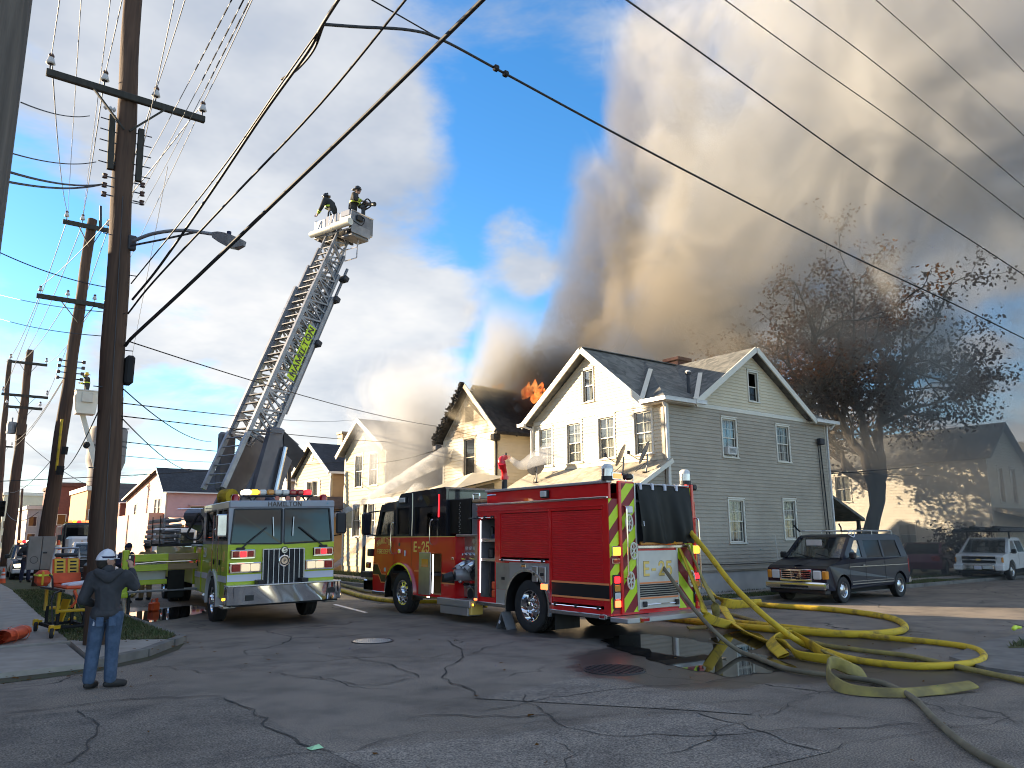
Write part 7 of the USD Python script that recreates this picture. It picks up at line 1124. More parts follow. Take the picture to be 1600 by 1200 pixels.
# the leaning pole with two arms, panel at its foot
A2, B2 = np.array(at_d(62, 911, 32)), np.array(at_d(144, 343, 32)); A2[2] = .05; p2 = pole_between('utility_pole', 'tall leaning brown pole with a grey panel at its foot', A2, B2, .30, .19)
def on2(z): return A2+(B2-A2)*((z-A2[2])/(B2[2]-A2[2]))
def arm2(t, pf, px0, px1, d, on, ins, s, o): 
    a, b = at_d(*px0, d), at_d(*px1, d); z = (a[2]+b[2])/2; c = on(z)+[0, -.25, 0]; L, R = at_y(*px0, c[1]), at_y(*px1, c[1]); c[2] = (L[2]+R[2])/2
    return arm(t, o, c, c[0]-L[0], R[0]-c[0], ins=[at_y(x, px0[1]+(px1[1]-px0[1])*(x-px0[0])/(px1[0]-px0[0]), c[1])[0]-c[0] for x in ins], s=s, bd=.9, h=.2)
i2 = arm2(p2, None, (98, 348), (178, 360), 32, on2, [103, 128, 168], 1.4, A2); i2b = arm2(p2, None, (57, 461), (170, 480), 32, on2, [62, 105, 147, 165], 1.2, A2)
part(p2, 'lightning_pin', [bar(at_d(157, 355, 32)-A2, at_d(157, 322, 32)-A2, .1)], 'dark_metal')
for k in range(4):
    z = at_d(104, 565+9*k, 32)[2]; p = on2(z)-A2
    for sgn in (-1, 1): part(p2, 'spool', cyl(p+[sgn*.45, -.1, -.06], p+[sgn*.45, -.1, .06], .07, n=8), 'porcelain_brown'); part(p2, 'bracket', bar(p, p+[sgn*.5, -.1, 0], .04), 'dark_metal')
part(p2, 'fibre_tube', tube([at_d(97, 655, 31.6)-A2, at_d(88, 735, 31.6)-A2], .05, 7), 'hose_yellow'); part(p2, 'splice_case', [tube([at_d(102, 698, 31.5)-A2, at_d(100, 710, 31.5)-A2], .12, 8), tube([at_d(95, 728, 31.4)-A2, at_d(93, 742, 31.4)-A2], .14, 8)], 'matte_black')
pn = thing('panel_box', 'weathered grey two leaf panel fixed to the foot of the leaning pole', 'utility box', at_d(61, 890, 31.2), 0); w = .46
part(pn, 'leaf', rb(-w, -.01, -.12, .1, 0, 1.28, .015), 'wood_box'); part(pn, 'leaf', rb(.01, w, -.12, .1, 0, 1.28, .015), 'wood_box'); part(pn, 'latch', rb(.06, .2, -.14, -.12, .62, .68, .01), 'dark_metal'); part(pn, 'ring_mark', mv(rot(lathe([(.12, 0), (.13, .004), (.14, 0)], 'y', 20), 'z', 180), -.22, -.121, .38), 'dark_metal')
pb_ = thing('marker_post', 'white plastic pipe leaning beside the grey panel', 'pipe', at_d(80, 893, 31.0)); part(pb_, 'tube', tube([(0, 0, 0), (.05, 0, .7), (.12, 0, 1.0)], .06, 8), 'trim_white'); part(pb_, 'foot', cyl((0, 0, -.6), (0, 0, .02), .07, n=8), 'trim_white')
# poles further off
def far_pole(label, p0, p1, d, ra, rb_, arms, name='utility_pole'):
    a, b = np.array(at_d(*p0, d)), np.array(at_d(*p1, d)); a[2] = 0; t = pole_between(name, label, a, b, ra, rb_); on = lambda z: a+(b-a)*((z-a[2])/(b[2]-a[2])); o = []
    for (q0, q1, ins) in arms: o += arm2(t, None, q0, q1, d, on, ins, 1.6, a)
    return t, o
p3, i3 = far_pole('brown pole with three arms and two transformers far up the street', (14, 845), (47, 547), 58, .42, .24, [((13, 565), (74, 570), [16, 72]), ((2, 615), (75, 622), [4, 73]), ((8, 634), (66, 640), [10, 62])])
a3 = np.array(at_d(14, 845, 58)); a3[2] = 0
for (x, y) in ((18, 667), (34, 670)): c = at_d(x, y, 57.5)-a3; part(p3, 'transformer', [cyl(c+[0, 0, -.5], c+[0, 0, .35], .32, n=14), cyl(c+[0, 0, .35], c+[0, 0, .7], .06, n=6)], 'aluminium_dull' if x < 20 else 'pole_brown')
far_pole('thin pole half cut by the left edge behind the three arm pole', (-8, 845), (15, 562), 75, .35, .2, []); far_pole('small distant pole with a short arm at the left edge', (-4, 845), (7, 688), 95, .3, .2, [((0, 697), (20, 699), [3, 18])]); far_pole('slim bare pole standing by the traffic lights', (30, 845), (35, 764), 110, .2, .14, []); far_pole('short dark pole between the brick and orange buildings', (129, 845), (133, 760), 120, .25, .2, [])
wp = pole_between('service_mast', 'rusty brown post with a small bracket before the grey sided house', at_x(455, 800, 17.0)*[1, 1, 0]+[0, 0, .1], at_x(452, 715, 17.0), .13, .11, 'bark'); q = at_x(452, 718, 17.0)-at_x(455, 800, 17.0)*[1, 1, 0]-[0, 0, .1]; part(wp, 'bracket', [bar(q, q+[-.2, 1.3, -.1], .08), bar(q+[0, 0, -.9], q+[-.1, .7, -.05], .06)], 'bark')
nr = pole_between('utility_pole', 'weathered grey pole filling the top left corner', at_d(-135, 900, 3.3)*[1, 1, 0], at_d(16, -120, 3.3), .16, .13, 'pole_grey', n=20)
# traffic lights hung over the far junction
def signal(px_, py_, d, label, face):
    c = at_d(px_, py_, d); t = thing('traffic_light', label, 'traffic light', c); part(t, 'housing', rb(-.25, .25, -.2, .2, -.75, .75, .06), face); part(t, 'hanger', cyl((0, 0, .75), (0, 0, 1.3), .04, n=6), 'dark_metal')
    for k, z in enumerate((.48, 0, -.48)): part(t, 'visor', mv(rot(lathe([(.19, 0), (.19, .25)], 'y', 12), 'z', 180), 0, -.2, z), 'matte_black'); part(t, 'lens', mv(rot(lathe([(.17, .0), (.001, .03)], 'y', 12), 'z', 180), 0, -.21, z), 'matte_black')
signal(25, 785, 82, 'yellow traffic light left of the far pole', 'helmet_yellow'); signal(88, 785, 80, 'yellow traffic light just right of the leaning pole', 'helmet_yellow'); signal(3, 795, 75, 'dark traffic light at the left edge', 'matte_black')
# wires: (pixel, distance) runs with a little sag
def wire(pts, r, label, group=None, mt='cable', sag=0.0, name='power_line', n=14, cat_='power line'):
    p = np.array([q if len(q) == 3 and not isinstance(q, tuple) else at_d(*q) for q in pts], float)
    if len(p) == 2:
        t = np.linspace(0, 1, n)[:, None]; p = p[0]*(1-t)+p[1]*t; p[:, 2] -= 4*sag*(t*(1-t))[:, 0]
    else: p = spline(p, 6)
    return solo(name, tube(p, r, 6), mt, label, cat_, group, True)
wire([(930, -35, 12), (1120, 100, 16), (1300, 230, 20), (1425, 316, 23), (1600, 430, 27), (1700, 505, 30)], .020, 'thickest black wire slanting across the smoke at upper right')
wire([(1095, -28, 15), (1260, 92, 18), (1430, 212, 22), (1600, 342, 26), (1700, 420, 29)], .014, 'second wire from the left slanting across the smoke'); wire([(1190, -32, 16), (1350, 85, 19), (1480, 190, 22), (1600, 292, 25), (1700, 375, 28)], .014, 'third wire from the left slanting across the smoke')
wire([(1335, -30, 17), (1470, 90, 20), (1600, 212, 23), (1700, 305, 26)], .012, 'fourth wire from the left slanting down to the right edge'); wire([(1455, -32, 18), (1530, 40, 20), (1600, 112, 22), (1700, 215, 25)], .012, 'short wire cutting the top right corner')
wire([(505, 38, 9), (560, 42, 9.5), (640, 47, 10.2), (690, 62, 10.8), (780, 110, 12), (940, 197, 14), (1091, 277, 16), (1325, 397, 21), (1480, 470, 24.5), (1600, 529, 28), (1700, 580, 31)], .022, 'long service cable sagging from the pole lines to the right edge', name='service_cable'); wire([(560, -12, 9.6), (620, 22, 10), (686, 60, 10.8)], .011, 'short wire joining the long service cable from the top')
for (x, y, d) in ((775, 104, 11.9), (790, 113, 12.1)): q = at_d(x, y, d); solo('cable_clamp', [rb(q[0]-.05, q[0]+.05, q[1]-.05, q[1]+.05, q[2]-.08, q[2]+.02, .02)], 'matte_black', f'black clamp on the long service cable, {"upper" if x < 780 else "lower"} of two', 'cable clamp')
pz = onA(at_d(196, 540, 14.3)[2])+[.18, -.1, 0]; wire([(790, -36, 8.5), (600, 152, 10.3), (430, 316, 12), (290, 450, 13.3), (210, 524, 14), tuple((196, 540, 14.25))], .034, 'very thick twisted cable slanting from the near pole to the top', name='twisted_cable')
wire([(660, -33, 8.6), (500, 163, 10.4), (350, 322, 12.2), (240, 440, 13.5), (200, 490, 14.1)], .019, 'bare cable just left of the very thick twisted cable'); wire([(540, -18, 8.3), (503, 40, 9), (480, 82, 9.5), (410, 180, 10.7), (330, 300, 12.2), (250, 415, 13.5), (207, 468, 14.1)], .024, 'bundled dark cable running from the near pole up to the top centre', name='bundled_cable'); wire([(505, 38, 9), (440, 130, 10), (360, 246, 11.5), (280, 350, 12.8), (205, 443, 14.1)], .013, 'thin wire left of the bundled dark cable'); wire([(505, 40, 9), (490, 78, 9.5), (465, 108, 9.9), (440, 124, 10.1)], .018, 'short thick cable end hanging below the junction at top centre')
# thin wires from the pole tops: towards us overhead and away up the street
G1 = 'thin wires running between the two nearest pole tops'; G2 = 'thin wires passing over our heads to the near pole'
for k, p in enumerate(insA):
    q = [(96, -20), (196, -25), (298, -30), (402, -18)][k]; wire([np.array(p), at_d(*q, 9.5)], .008, f'thin bare wire rising to the top edge from the {["first", "second", "third", "fourth"][k]} insulator of the near pole', G2, 'wire_grey', .05)
    wire([np.array(p), np.array((list(i2)+list(i2b))[k])], .012, f'thin bare wire from the {["first", "second", "third", "fourth"][k]} insulator of the near pole back to the leaning pole', G1, 'wire_grey', .4)
for k, ((x0, y0, d0), (x1, y1, d1)) in enumerate([((128, -20, 10), (105, 350, 32)), ((175, -20, 10), (128, 348, 32)), ((277, -20, 9), (170, 475, 32)), ((372, -20, 9.5), (200, 300, 20)), ((388, -15, 9.5), (215, 310, 22)), ((398, -15, 9.5), (225, 320, 24)), ((262, 260, 18), (190, 640, 45)), ((305, 190, 15), (165, 478, 32))]):
    wire([(x0, y0, d0), (x1, y1, d1)], .007, f'hair thin wire beside the near pole, {["first from the left", "second from the left", "third from the left", "left of three close together", "middle of three close together", "right of three close together", "low one behind the lamp arm", "one behind the cross arm end"][k]}', 'hair thin wires beside the near pole', 'wire_grey', .1)
for k in range(3):
    q0, q1 = at_d(*((372, -20, 9.5), (388, -15, 9.5), (398, -15, 9.5))[k]), at_d(*((200, 300, 20), (215, 310, 22), (225, 320, 24))[k]); dd = q1-q0; pl = lambda t: q0+dd*t-[0, 0, .4*t*(1-t)]
    for j in range(7): a = .015+.034*j+.005*k; solo('line_guard', tube([pl(a), pl(a+.02)], .011, 6), 'matte_black', f'black sleeve on the {["left", "middle", "right"][k]} of three thin wires at upper left, {["first", "second", "third", "fourth", "fifth", "sixth", "seventh"][j]} from the top', 'wire sleeve', 'black sleeves spaced along the thin wires')
for k, (u, v, b, e) in enumerate([((62, 461), (10, 565), 32, 58), ((105, 470), (30, 565), 32, 58), ((147, 477), (72, 568), 32, 58), ((103, 350), (4, 615), 32, 58), ((128, 353), (40, 552), 32, 58), ((168, 360), (73, 620), 32, 58), ((110, 575), (20, 700), 32, 58), ((100, 590), (22, 690), 32, 58), ((95, 700), (15, 770), 32, 58), ((60, 800), (10, 800), 32, 58)]):
    wire([(*u, b), (*v, e)], .016, f'thin wire running up the street from the leaning pole, {["lower arm left end", "lower arm middle", "lower arm right", "upper arm left end", "upper arm middle", "upper arm right end", "left spools", "second of the left spools", "below the splice", "lowest of all"][k]}', 'wires from the leaning pole up the street', 'wire_grey', .5)
for k, (u, v, b, e) in enumerate([((33, 160, 6), (140, 180, 14)), ((20, 240, 6), (150, 253, 14)), ((12, 270, 6), (172, 288, 14)), ((12, 285, 6), (160, 290, 14))] and [((33, 160), (140, 181), 8, 14), ((20, 240), (150, 253), 8, 14), ((12, 268), (160, 288), 8, 14), ((12, 284), (160, 288), 8, 14), ((-10, 390), (168, 449), 12, 14.2), ((-10, 458), (195, 490), 20, 14.2), ((-10, 495), (160, 525), 20, 14.2)]):
    wire([(*u, b), (*v, e)], .009 if k not in (2, 3) else .016, ['thin wire from the left edge to the string insulator', 'thin wire at the left ending at a small dark spool', 'upper of two black wires from the left edge to the spools', 'lower of two black wires from the left edge to the spools', 'black wire from the left edge crossing the leaning pole', 'wire at the left edge level with the lower arm', 'faint wire below the lower arm at the left edge'][k], None, 'cable', .08)
for k, (u, v, b, e) in enumerate([((200, 533), (700, 668), 14.3, 40), ((193, 608), (330, 690), 14.3, 30), ((192, 630), (560, 655), 14.3, 60), ((192, 655), (300, 735), 14.3, 40), ((190, 650), (700, 690), 14.3, 60), ((190, 690), (560, 712), 30, 60), ((0, 752), (760, 700), 32, 60), ((540, 725), (690, 700), 40, 36), ((1300, 740), (1600, 700), 30, 60), ((1240, 733), (1600, 738), 30, 60), ((155, 640), (98, 735), 14, 32), ((40, 690), (140, 760), 60, 60), ((20, 760), (230, 740), 58, 90), ((190, 712), (420, 720), 40, 80)]):
    wire([(*u, b), (*v, e)], .012+.008*(b > 25), ['wire from the near pole to the burning house eave', 'wire from the near pole down to the ladder tower', 'upper faint wire across the ladder', 'wire from the near pole sloping to the pink roof', 'lower faint wire across the ladder', 'faint wire above the pink house roof', 'low black wire along the left skyline', 'thin wire between the cream and burning houses', 'upper wire behind the tree at right', 'lower wire behind the tree at right', 'thick guy cable between the near and leaning poles', 'drooping wire left of the leaning pole', 'low wire over the far junction', 'faint wire above the bare tree'][k], None, 'cable', .25)
# ---------------------------------------------------------------- people
def sph(p, r, n=8): s = trimesh.creation.icosphere(1); return np.array(s.vertices)*r+np.asarray(p, float)
def blob(bones, ref=.035, it=5):
    """one skin over bones, each a chain of (point, radius)"""
    tot = m3.Manifold()
    for b in bones:
        for (p, r), (q, s) in zip(b[:-1], b[1:]): tot = tot + m3.Manifold.hull_points(np.vstack([sph(p, r), sph(q, s)]).astype(np.float64))
    g = tot.refine_to_length(ref).to_mesh(); tm = trimesh.Trimesh(np.array(g.vert_properties[:, :3], float), np.array(g.tri_verts), process=True)
    trimesh.smoothing.filter_taubin(tm, iterations=it); return np.array(tm.vertices), np.array(tm.faces)
def hand(w, d, up, side, grip=.5, s=1.0):
    """palm and five fingers from wrist w along d; up: back of the hand; side: towards the thumb"""
    w, d, up, side = (np.asarray(q, float) for q in (w, d, up, side)); B = [[(w, .026*s), (w+d*.05*s, .030*s), (w+d*.085*s, .028*s)]]
    for k, L in enumerate((.075, .085, .08, .062)):
        o = w+d*.085*s+side*(.030-.02*k)*s; a = o+(d*math.cos(grip)-up*math.sin(grip))*L*.5*s; b = a+(d*math.cos(grip*2.2)-up*math.sin(grip*2.2))*L*.55*s; B.append([(w+d*.05*s+side*(.022-.014*k)*s, .012*s), (o, .0105*s), (a, .0095*s), (b, .008*s)])
    o = w+d*.03*s+side*.03*s; a = o+(d*.5+side*.75-up*.3)*.045*s; B.append([(o, .015*s), (a, .012*s), (a+(d*.8+side*.1-up*.5)*.04*s, .010*s)]); return B
def person(name, label, loc, rz, J, top='jacket_dark', legs='denim', shoes='shoe_black', hat='cap', hatm='cap_white', ref=.03, face=(0, 1), bands=None, scale=1.0, group=None, hands=True, legless=False):
    """J: joints (x right, y forward, z up)"""
    t = thing(name, label, 'person', loc, rz, group); j = {k: np.asarray(v, float) for k, v in J.items()}; fx = np.array([face[0], face[1], 0.0]); fx /= np.linalg.norm(fx); sx = np.array([fx[1], -fx[0], 0]); h = j['head']
    torso = [[(j['hl'], .085), (j['hr'], .085)], [(j['pel'], .10), (j['ch'], .145)], [(j['sl'], .075), (j['ch'], .14), (j['sr'], .075)], [(j['ch'], .11), (j['neck'], .06), (h-[0, 0, .07], .055)]]
    arms = [[(j['sl'], .062), (j['el'], .046), (j['wl'], .03)], [(j['sr'], .062), (j['er'], .046), (j['wr'], .03)]]
    lg = [] if legless else [[(j['h'+s], .082), (j['k'+s], .06), (j['a'+s], .042)] for s in 'lr']
    feet = [] if legless else [[(j['a'+s]-[0, 0, .03], .045), (j['t'+s], .035)] for s in 'lr']
    head = [[(h+[0, 0, .03], .092), (h+fx*.025-[0, 0, .02], .085)], [(h+fx*.03-[0, 0, .02], .07), (h+fx*.055-[0, 0, .085], .042)], [(h+fx*.085-[0, 0, .005], .012), (h+fx*.108-[0, 0, .03], .016)], [(h+fx*.085-[0, 0, .062], .014), (h+fx*.092-[0, 0, .064], .010)]]+[[(h+s*sx*.085+[0, 0, .015], .02), (h+s*sx*.094-[0, 0, .03], .015)] for s in (-1, 1)]
    hb = []
    for s in 'lr':
        d = j['w'+s]-j['e'+s]; d = d/np.linalg.norm(d); d = j.get('d'+s, d); u = np.cross(d, (0, 0, 1.0)) if abs(d[2]) < .9 else np.array([0, -1.0, 0]); u /= np.linalg.norm(u); hb += hand(j['w'+s], d, j.get('u'+s, u), np.cross(j.get('u'+s, u), d)*(1 if s == 'l' else -1), .6, 1.05)
    part(t, 'body', blob(torso+arms+lg+feet+head+hb, ref), 'skin', smooth=True)
    if not legless:
        part(t, 'trousers', blob([[(j['hl'], .112), (j['hr'], .112)], [(j['pel'], .13), (j['pel']+[0, 0, .08], .13)]]+[[(j['h'+s], .112), (j['k'+s], .088), (j['a'+s]+[0, 0, .03], .078)] for s in 'lr'], ref), legs, smooth=True)
        for s in 'lr': part(t, 'shoe', blob([[(j['a'+s]-[0, 0, .02], .058), (j['t'+s], .046)], [(j['a'+s]+(j['a'+s]-j['t'+s])*[.25, .25, 0]-[0, 0, .035], .045), (j['t'+s]-[0, 0, .008], .04)]], .03), shoes, smooth=True)
    jk = [[(j['pel']+[-.07, 0, -.06], .135), (j['pel']+[.07, 0, -.06], .135)], [(j['pel']+[0, 0, -.02], .16), (j['pel']+[0, 0, .12], .155), (j['ch'], .172)], [(j['sl'], .10), (j['ch'], .165), (j['sr'], .10)], [(j['ch']+[0, 0, .1], .12), (j['neck'], .083)]]+[[(j['s'+s], .10), (j['e'+s], .072), (j['e'+s]*.12+j['w'+s]*.88, .052)] for s in 'lr']
    c = part(t, 'jacket', blob(jk, ref), top, smooth=True)
    if bands:
        for s in 'lr':
            for q in (.55, .8): a = j['e'+s]*(1-q)+j['w'+s]*q; d = j['w'+s]-j['e'+s]; part(t, 'sleeve_band', cyl(a-d*.06, a+d*.06, .068-.012*q+.004, n=12), bands)
        part(t, 'chest_band', mv(sc(lathe([(.183, -.03), (.185, .03)], 'z', 20), 1.12, 1, 1), *(j['ch']-[0, 0, .1])), bands, smooth=True)
    if hat == 'cap':
        cp = blob([[(h+[0, 0, .035], .106), (h+fx*.01+[0, 0, .06], .098)], [(h-fx*.03+[0, 0, .01], .098), (h+[0, 0, .05], .10)]], .02, 6); cp[0][:, 2] = np.maximum(cp[0][:, 2], h[2]+.005); hc = part(t, 'cap', cp, hatm, smooth=True)
        b = [h+fx*(.07+.10*q)+sx*s*.075*math.sqrt(max(0, 1-q*q*.9))+[0, 0, .035-.012*q] for q in (0, .35, .7, .95, 1) for s in (-1, 1)]; part(t, 'cap_peak', hull(b+[q-[0, 0, .008] for q in b]), hatm); part(t, 'hair', blob([[(h-fx*.02-[0, 0, .0], .097), (h-fx*.045-[0, 0, .05], .07)]], .03), 'hair_dark', smooth=True)
    elif hat == 'helmet':
        part(t, 'helmet', blob([[(h+[0, 0, .06], .118), (h+[0, 0, .10], .10)], [(h+fx*.1+[0, 0, .12], .02), (h-fx*.08+[0, 0, .17], .025)]], .03), hatm, smooth=True); b = [h+fx*a*.17*(1.05 if a < 0 else .85)+sx*c_*.145+[0, 0, .05+.02*(a > 0)] for a, c_ in ((1, 0), (.75, .7), (0, 1), (-.75, .75), (-1.25, 0), (-.75, -.75), (0, -1), (.75, -.7))]; part(t, 'helmet_brim', hull(b+[q-[0, 0, .018] for q in b]), hatm); part(t, 'face_strap', mv(lathe([(.1, -.02), (.102, .02)], 'z', 14), *(h-[0, 0, .02])), 'turnout_black')
    elif hat == 'hair': part(t, 'hair', blob([[(h+[0, 0, .045], .095), (h-fx*.03, .09)]], .03), hatm, smooth=True)
    return t
def stand(elL, wrL, elR, wrR, lean=0.0, head=None, spread=.1, **k):
    J = dict(hl=(-.1, 0, .92), hr=(.1, 0, .92), kl=(-spread-.02, .03, .5), kr=(spread+.02, .03, .5), al=(-spread-.04, 0, .09), ar=(spread+.04, 0, .09), tl=(-spread-.08, .17, .05), tr=(spread+.08, .17, .05), pel=(0, 0, 1.0), ch=(0, lean*.5, 1.30), sl=(-.19, lean*.75, 1.44), sr=(.19, lean*.75, 1.44), neck=(0, lean*.9, 1.52), head=head or (0, lean*1.1+.02, 1.66), el=elL, wl=wrL, er=elR, wr=wrR); J.update(k); return J
mn = person('person', 'man in dark jacket and jeans with white cap, seen from behind holding up a phone', (2.14, 11.86, 0), -10.2, dict(hl=(-.10, .02, .93), hr=(.09, -.02, .93), kl=(-.13, .05, .51), kr=(.09, .03, .51), al=(-.15, .02, .09), ar=(.10, .0, .09), tl=(-.07, .15, .045), tr=(.27, .07, .045), pel=(-.01, 0, 1.02), ch=(-.02, .02, 1.29), sl=(-.21, .06, 1.42), sr=(.17, -.06, 1.43), neck=(-.05, .02, 1.52), head=(-.08, .04, 1.645), el=(-.31, .04, 1.14), wl=(-.16, .26, 1.06), er=(.30, -.02, 1.30), wr=(.24, .14, 1.52), dr=(-.12, .12, .985), ur=(.5, -.8, .2)), face=(.95, .32), ref=.022)
part(mn, 'hood', blob([[(np.array([-.17, -.08, 1.50]), .05), (np.array([-.03, -.13, 1.42]), .075), (np.array([.10, -.11, 1.50]), .05)]], .025), 'jacket_dark', smooth=True); part(mn, 'waistband', mv(sc(lathe([(.158, -.03), (.165, .0), (.158, .03)], 'z', 24), 1.12, .98, 1), -.01, 0, .965), 'jacket_dark', smooth=True); part(mn, 'pocket_cloth', rb(-.165, -.135, -.07, -.03, .80, .92, .01), 'sheet_white')
for s in (-1, 1): part(mn, 'back_pocket', rb(-.01+s*.075-.045, -.01+s*.075+.045, -.158, -.146, .80, .92, .006), 'denim')
for z, mm in ((.045, 'cap_navy'), (.09, 'cap_navy')): part(mn, 'cap_panel', mv(sc(lathe([(.1075, -.012), (.1085, .0), (.1065, .012)], 'z', 20), 1.0-.35*(z > .05), 1.0-.35*(z > .05), 1), -.08+.0, .04, 1.645+z+.03*(z > .05)), mm) if z < .06 else None
ph = thing('phone', 'black phone in the raised right hand of the man in jeans', 'phone', (2.14, 11.86, 0), -10.2); part(ph, 'case', rot(rb(.19, .27, .17, .182, 1.55, 1.71, .008), 'z', -18, (.23, .17, 1.6)), 'black_plastic'); part(ph, 'lens', rot(rb(.20, .225, .165, .17, 1.66, 1.695, .003), 'z', -18, (.23, .17, 1.6)), 'chrome_dull'); part(ph, 'edge_strip', rot(rb(.272, .278, .168, .184, 1.56, 1.70, .002), 'z', -18, (.23, .17, 1.6)), 'red_paint')
FFJ = stand((-.34, .05, 1.18), (-.24, .28, 1.14), (.34, .05, 1.18), (.24, .28, 1.14), .06)
def ffman(label, loc, rz, J=FFJ, top='turnout_black', hat='helmet', hatm='helmet_black', legs='turnout_black', bands='reflective_yellow', face=(0, 1), **k): return person('person', label, loc, rz, J, top, legs, hat=hat, hatm=hatm, bands=bands, face=face, ref=.05, **k)
ffman('firefighter in black coat with green marked helmet behind the green beam, leftmost of three', (4.75, 27.6, .0), 200, hatm='helmet_black'); ffman('person in navy jacket and dark cap behind the green beam', (5.15, 26.6, .0), 215, top='navy_cloth', hat='cap', hatm='cap_navy', bands=None); ffman('firefighter in tan coat seen from behind beside the stacked ladders', (6.0, 27.5, 0), 20, top='turnout_tan', legs='turnout_tan', hat='helmet', hatm='helmet_black')
ffman('person in dark clothes standing before the patrol car at the left edge', (3.9, 40.6, .1), 190, bands=None, hat='hair', hatm='hair_dark', top='jacket_dark', legs='navy_cloth')
bw_ = lambda l, q, z: P1+hl*l+qq*q+np.array([0, 0, z]); az_ = -math.degrees(math.atan2(hl[0], hl[1]))
ffman('firefighter in black coat leaning over the left side of the raised basket', bw_(.45, -.5, -.18), az_+95, stand((-.36, .2, 1.1), (-.3, .42, .92), (.36, .2, 1.12), (.28, .45, .95), .28, (0, .36, 1.62))); ffman('firefighter with helmet standing at the right side of the raised basket', bw_(.6, .35, -.2), az_-60, stand((-.34, .15, 1.2), (-.16, .36, 1.24), (.34, .15, 1.2), (.2, .38, 1.18), .12))
gn = thing('basket_nozzle', 'black water cannon at the right rim of the raised basket', 'water cannon', bw_(.75, .72, .56), 0); part(gn, 'base', cyl((0, 0, -.05), (0, 0, .22), .07), 'black_plastic'); part(gn, 'barrel', tube([-qq*.1+[0, 0, .25], qq*.25+[0, 0, .3], qq*.55+[0, 0, .22]], [.07, .06, .08], 10), 'black_plastic'); part(gn, 'elbow', ball((0, 0, .25), .12, 2), 'dark_metal'); part(gn, 'handwheel', mv(lathe([(.09, -.02), (.09, .02), (.03, .0)], 'x', 14), .0, -.1, .36), 'black_plastic'); part(gn, 'hose_loop', tube(spline([(0, 0, .1), (.2, -.2, .3), (.0, -.3, .45), (-.1, -.1, .3)], 6), .025, 6), 'black_plastic')
q = at_d(134, 622, 45.3); ffman('lineman in yellow hard hat working from the white bucket lift', (q[0], q[1], q[2]-.28), 100, stand((-.38, .2, 1.35), (-.35, .42, 1.6), (.36, .05, 1.2), (.3, .3, 1.2), .05), hatm='helmet_yellow', top='turnout_black')
q = to_local([0, 0, 0]); q = at_d(436, 792, 21.2); ffman('bald man in navy shirt bending over the top of the ladder truck cab', (q[0], q[1], q[2]-1.28), 60, stand((-.3, .3, 1.0), (-.2, .5, .95), (.3, .3, 1.0), (.2, .5, .95), .35, (0, .50, 1.52)), top='navy_cloth', hat=None, bands=None, legs='navy_cloth')
# ---------------------------------------------------------------- ambulance cot, rolled tarp, litter
ct = thing('stretcher', 'yellow wheeled stretcher with raised orange backrest on the pavement', 'stretcher', (2.5, 18.15, .11), 6)
for s in (-1, 1):
    part(ct, 'side_rail', cyl((s*.29, -.95, .86), (s*.29, .75, .86), .028), 'black_plastic'); part(ct, 'leg', bar((s*.26, -.55, .84), (s*.26, -.50, .42), .07, .05), 'cot_yellow'); part(ct, 'leg', bar((s*.26, .45, .84), (s*.26, .40, .42), .07, .05), 'cot_yellow'); part(ct, 'lower_leg', bar((s*.23, -.50, .5), (s*.23, -.45, .12), .06, .05), 'matte_black'); part(ct, 'lower_leg', bar((s*.23, .40, .5), (s*.23, .35, .12), .06, .05), 'matte_black'); part(ct, 'strut', bar((s*.30, -.5, .14), (s*.20, .3, .7), .025), 'dark_metal'); part(ct, 'base_rail', bar((s*.27, -.75, .15), (s*.27, .65, .15), .05, .06), 'matte_black')
    for y in (-.82, .70):
        w = node(ct, 'caster'); x = s*(.40 if y < 0 else .34); part(w, 'fork', [rb(x-.05, x+.05, y-.05, y+.05, .10, .24, .02), bar((s*.25, y*.9, .19), (x, y, .19), .06, .06)], 'cot_yellow'); part(w, 'tyre', mv(rot(lathe([(.03, -.03), (.085, -.03), (.095, 0), (.085, .03), (.03, .03)], 'x', 18), 'z', 20*s), x, y-.05, .095), 'rubber'); part(w, 'hub', mv(cyl((-.035, 0, 0), (.035, 0, 0), .035), x, y-.05, .095), 'cot_yellow')
    sr_ = node(ct, 'guard'); part(sr_, 'loop', tube(spline([(s*.33, -.3, .88), (s*.36, -.28, 1.1), (s*.36, .15, 1.12), (s*.33, .2, .9)], 5), .02, 6), 'black_plastic')
for y in (-.52, .42): part(ct, 'cross_tube', cyl((-.26, y, .46), (.26, y, .46), .03), 'cot_yellow'); part(ct, 'cross_tube', cyl((-.26, y, .16), (.26, y, .16), .03), 'matte_black')
part(ct, 'yellow_plate', bar((-.02, .3, .2), (.1, .35, .62), .22, .03), 'cot_yellow'); F = Face((0, .10, .95), (1, 0, 0), (0, -1, 0)); tl = lambda m: rot(m, 'x', -18, (0, .10, .95))
part(ct, 'mattress', rb(-.25, .25, -.9, .1, .88, .94, .03), 'orange_cloth'); part(ct, 'backrest', tl(rb(-.25, .25, .12, .17, .93, 1.48, .04)), 'orange_cloth')
for s in (-1, 1):
    part(ct, 'backrest_panel', tl(rb(s*.02, s*.22, .105, .12, 1.03, 1.46, .02)), 'cot_yellow')
    for z in (1.10, 1.17, 1.24, 1.31, 1.38): part(ct, 'slot', tl(rb(s*.06, s*.18, .099, .104, z, z+.03, .004)), 'matte_black')
part(ct, 'lower_pad', tl(rb(-.26, .26, .075, .104, .95, 1.16, .04)), 'orange_cloth'); part(ct, 'headrest', tl(rb(-.22, .22, .10, .16, 1.50, 1.58, .03)), 'black_plastic'); part(ct, 'handle', tl(tube([(-.24, .14, 1.46), (-.22, .12, 1.68), (.22, .12, 1.68), (.24, .14, 1.46)], .022, 6)), 'steel')
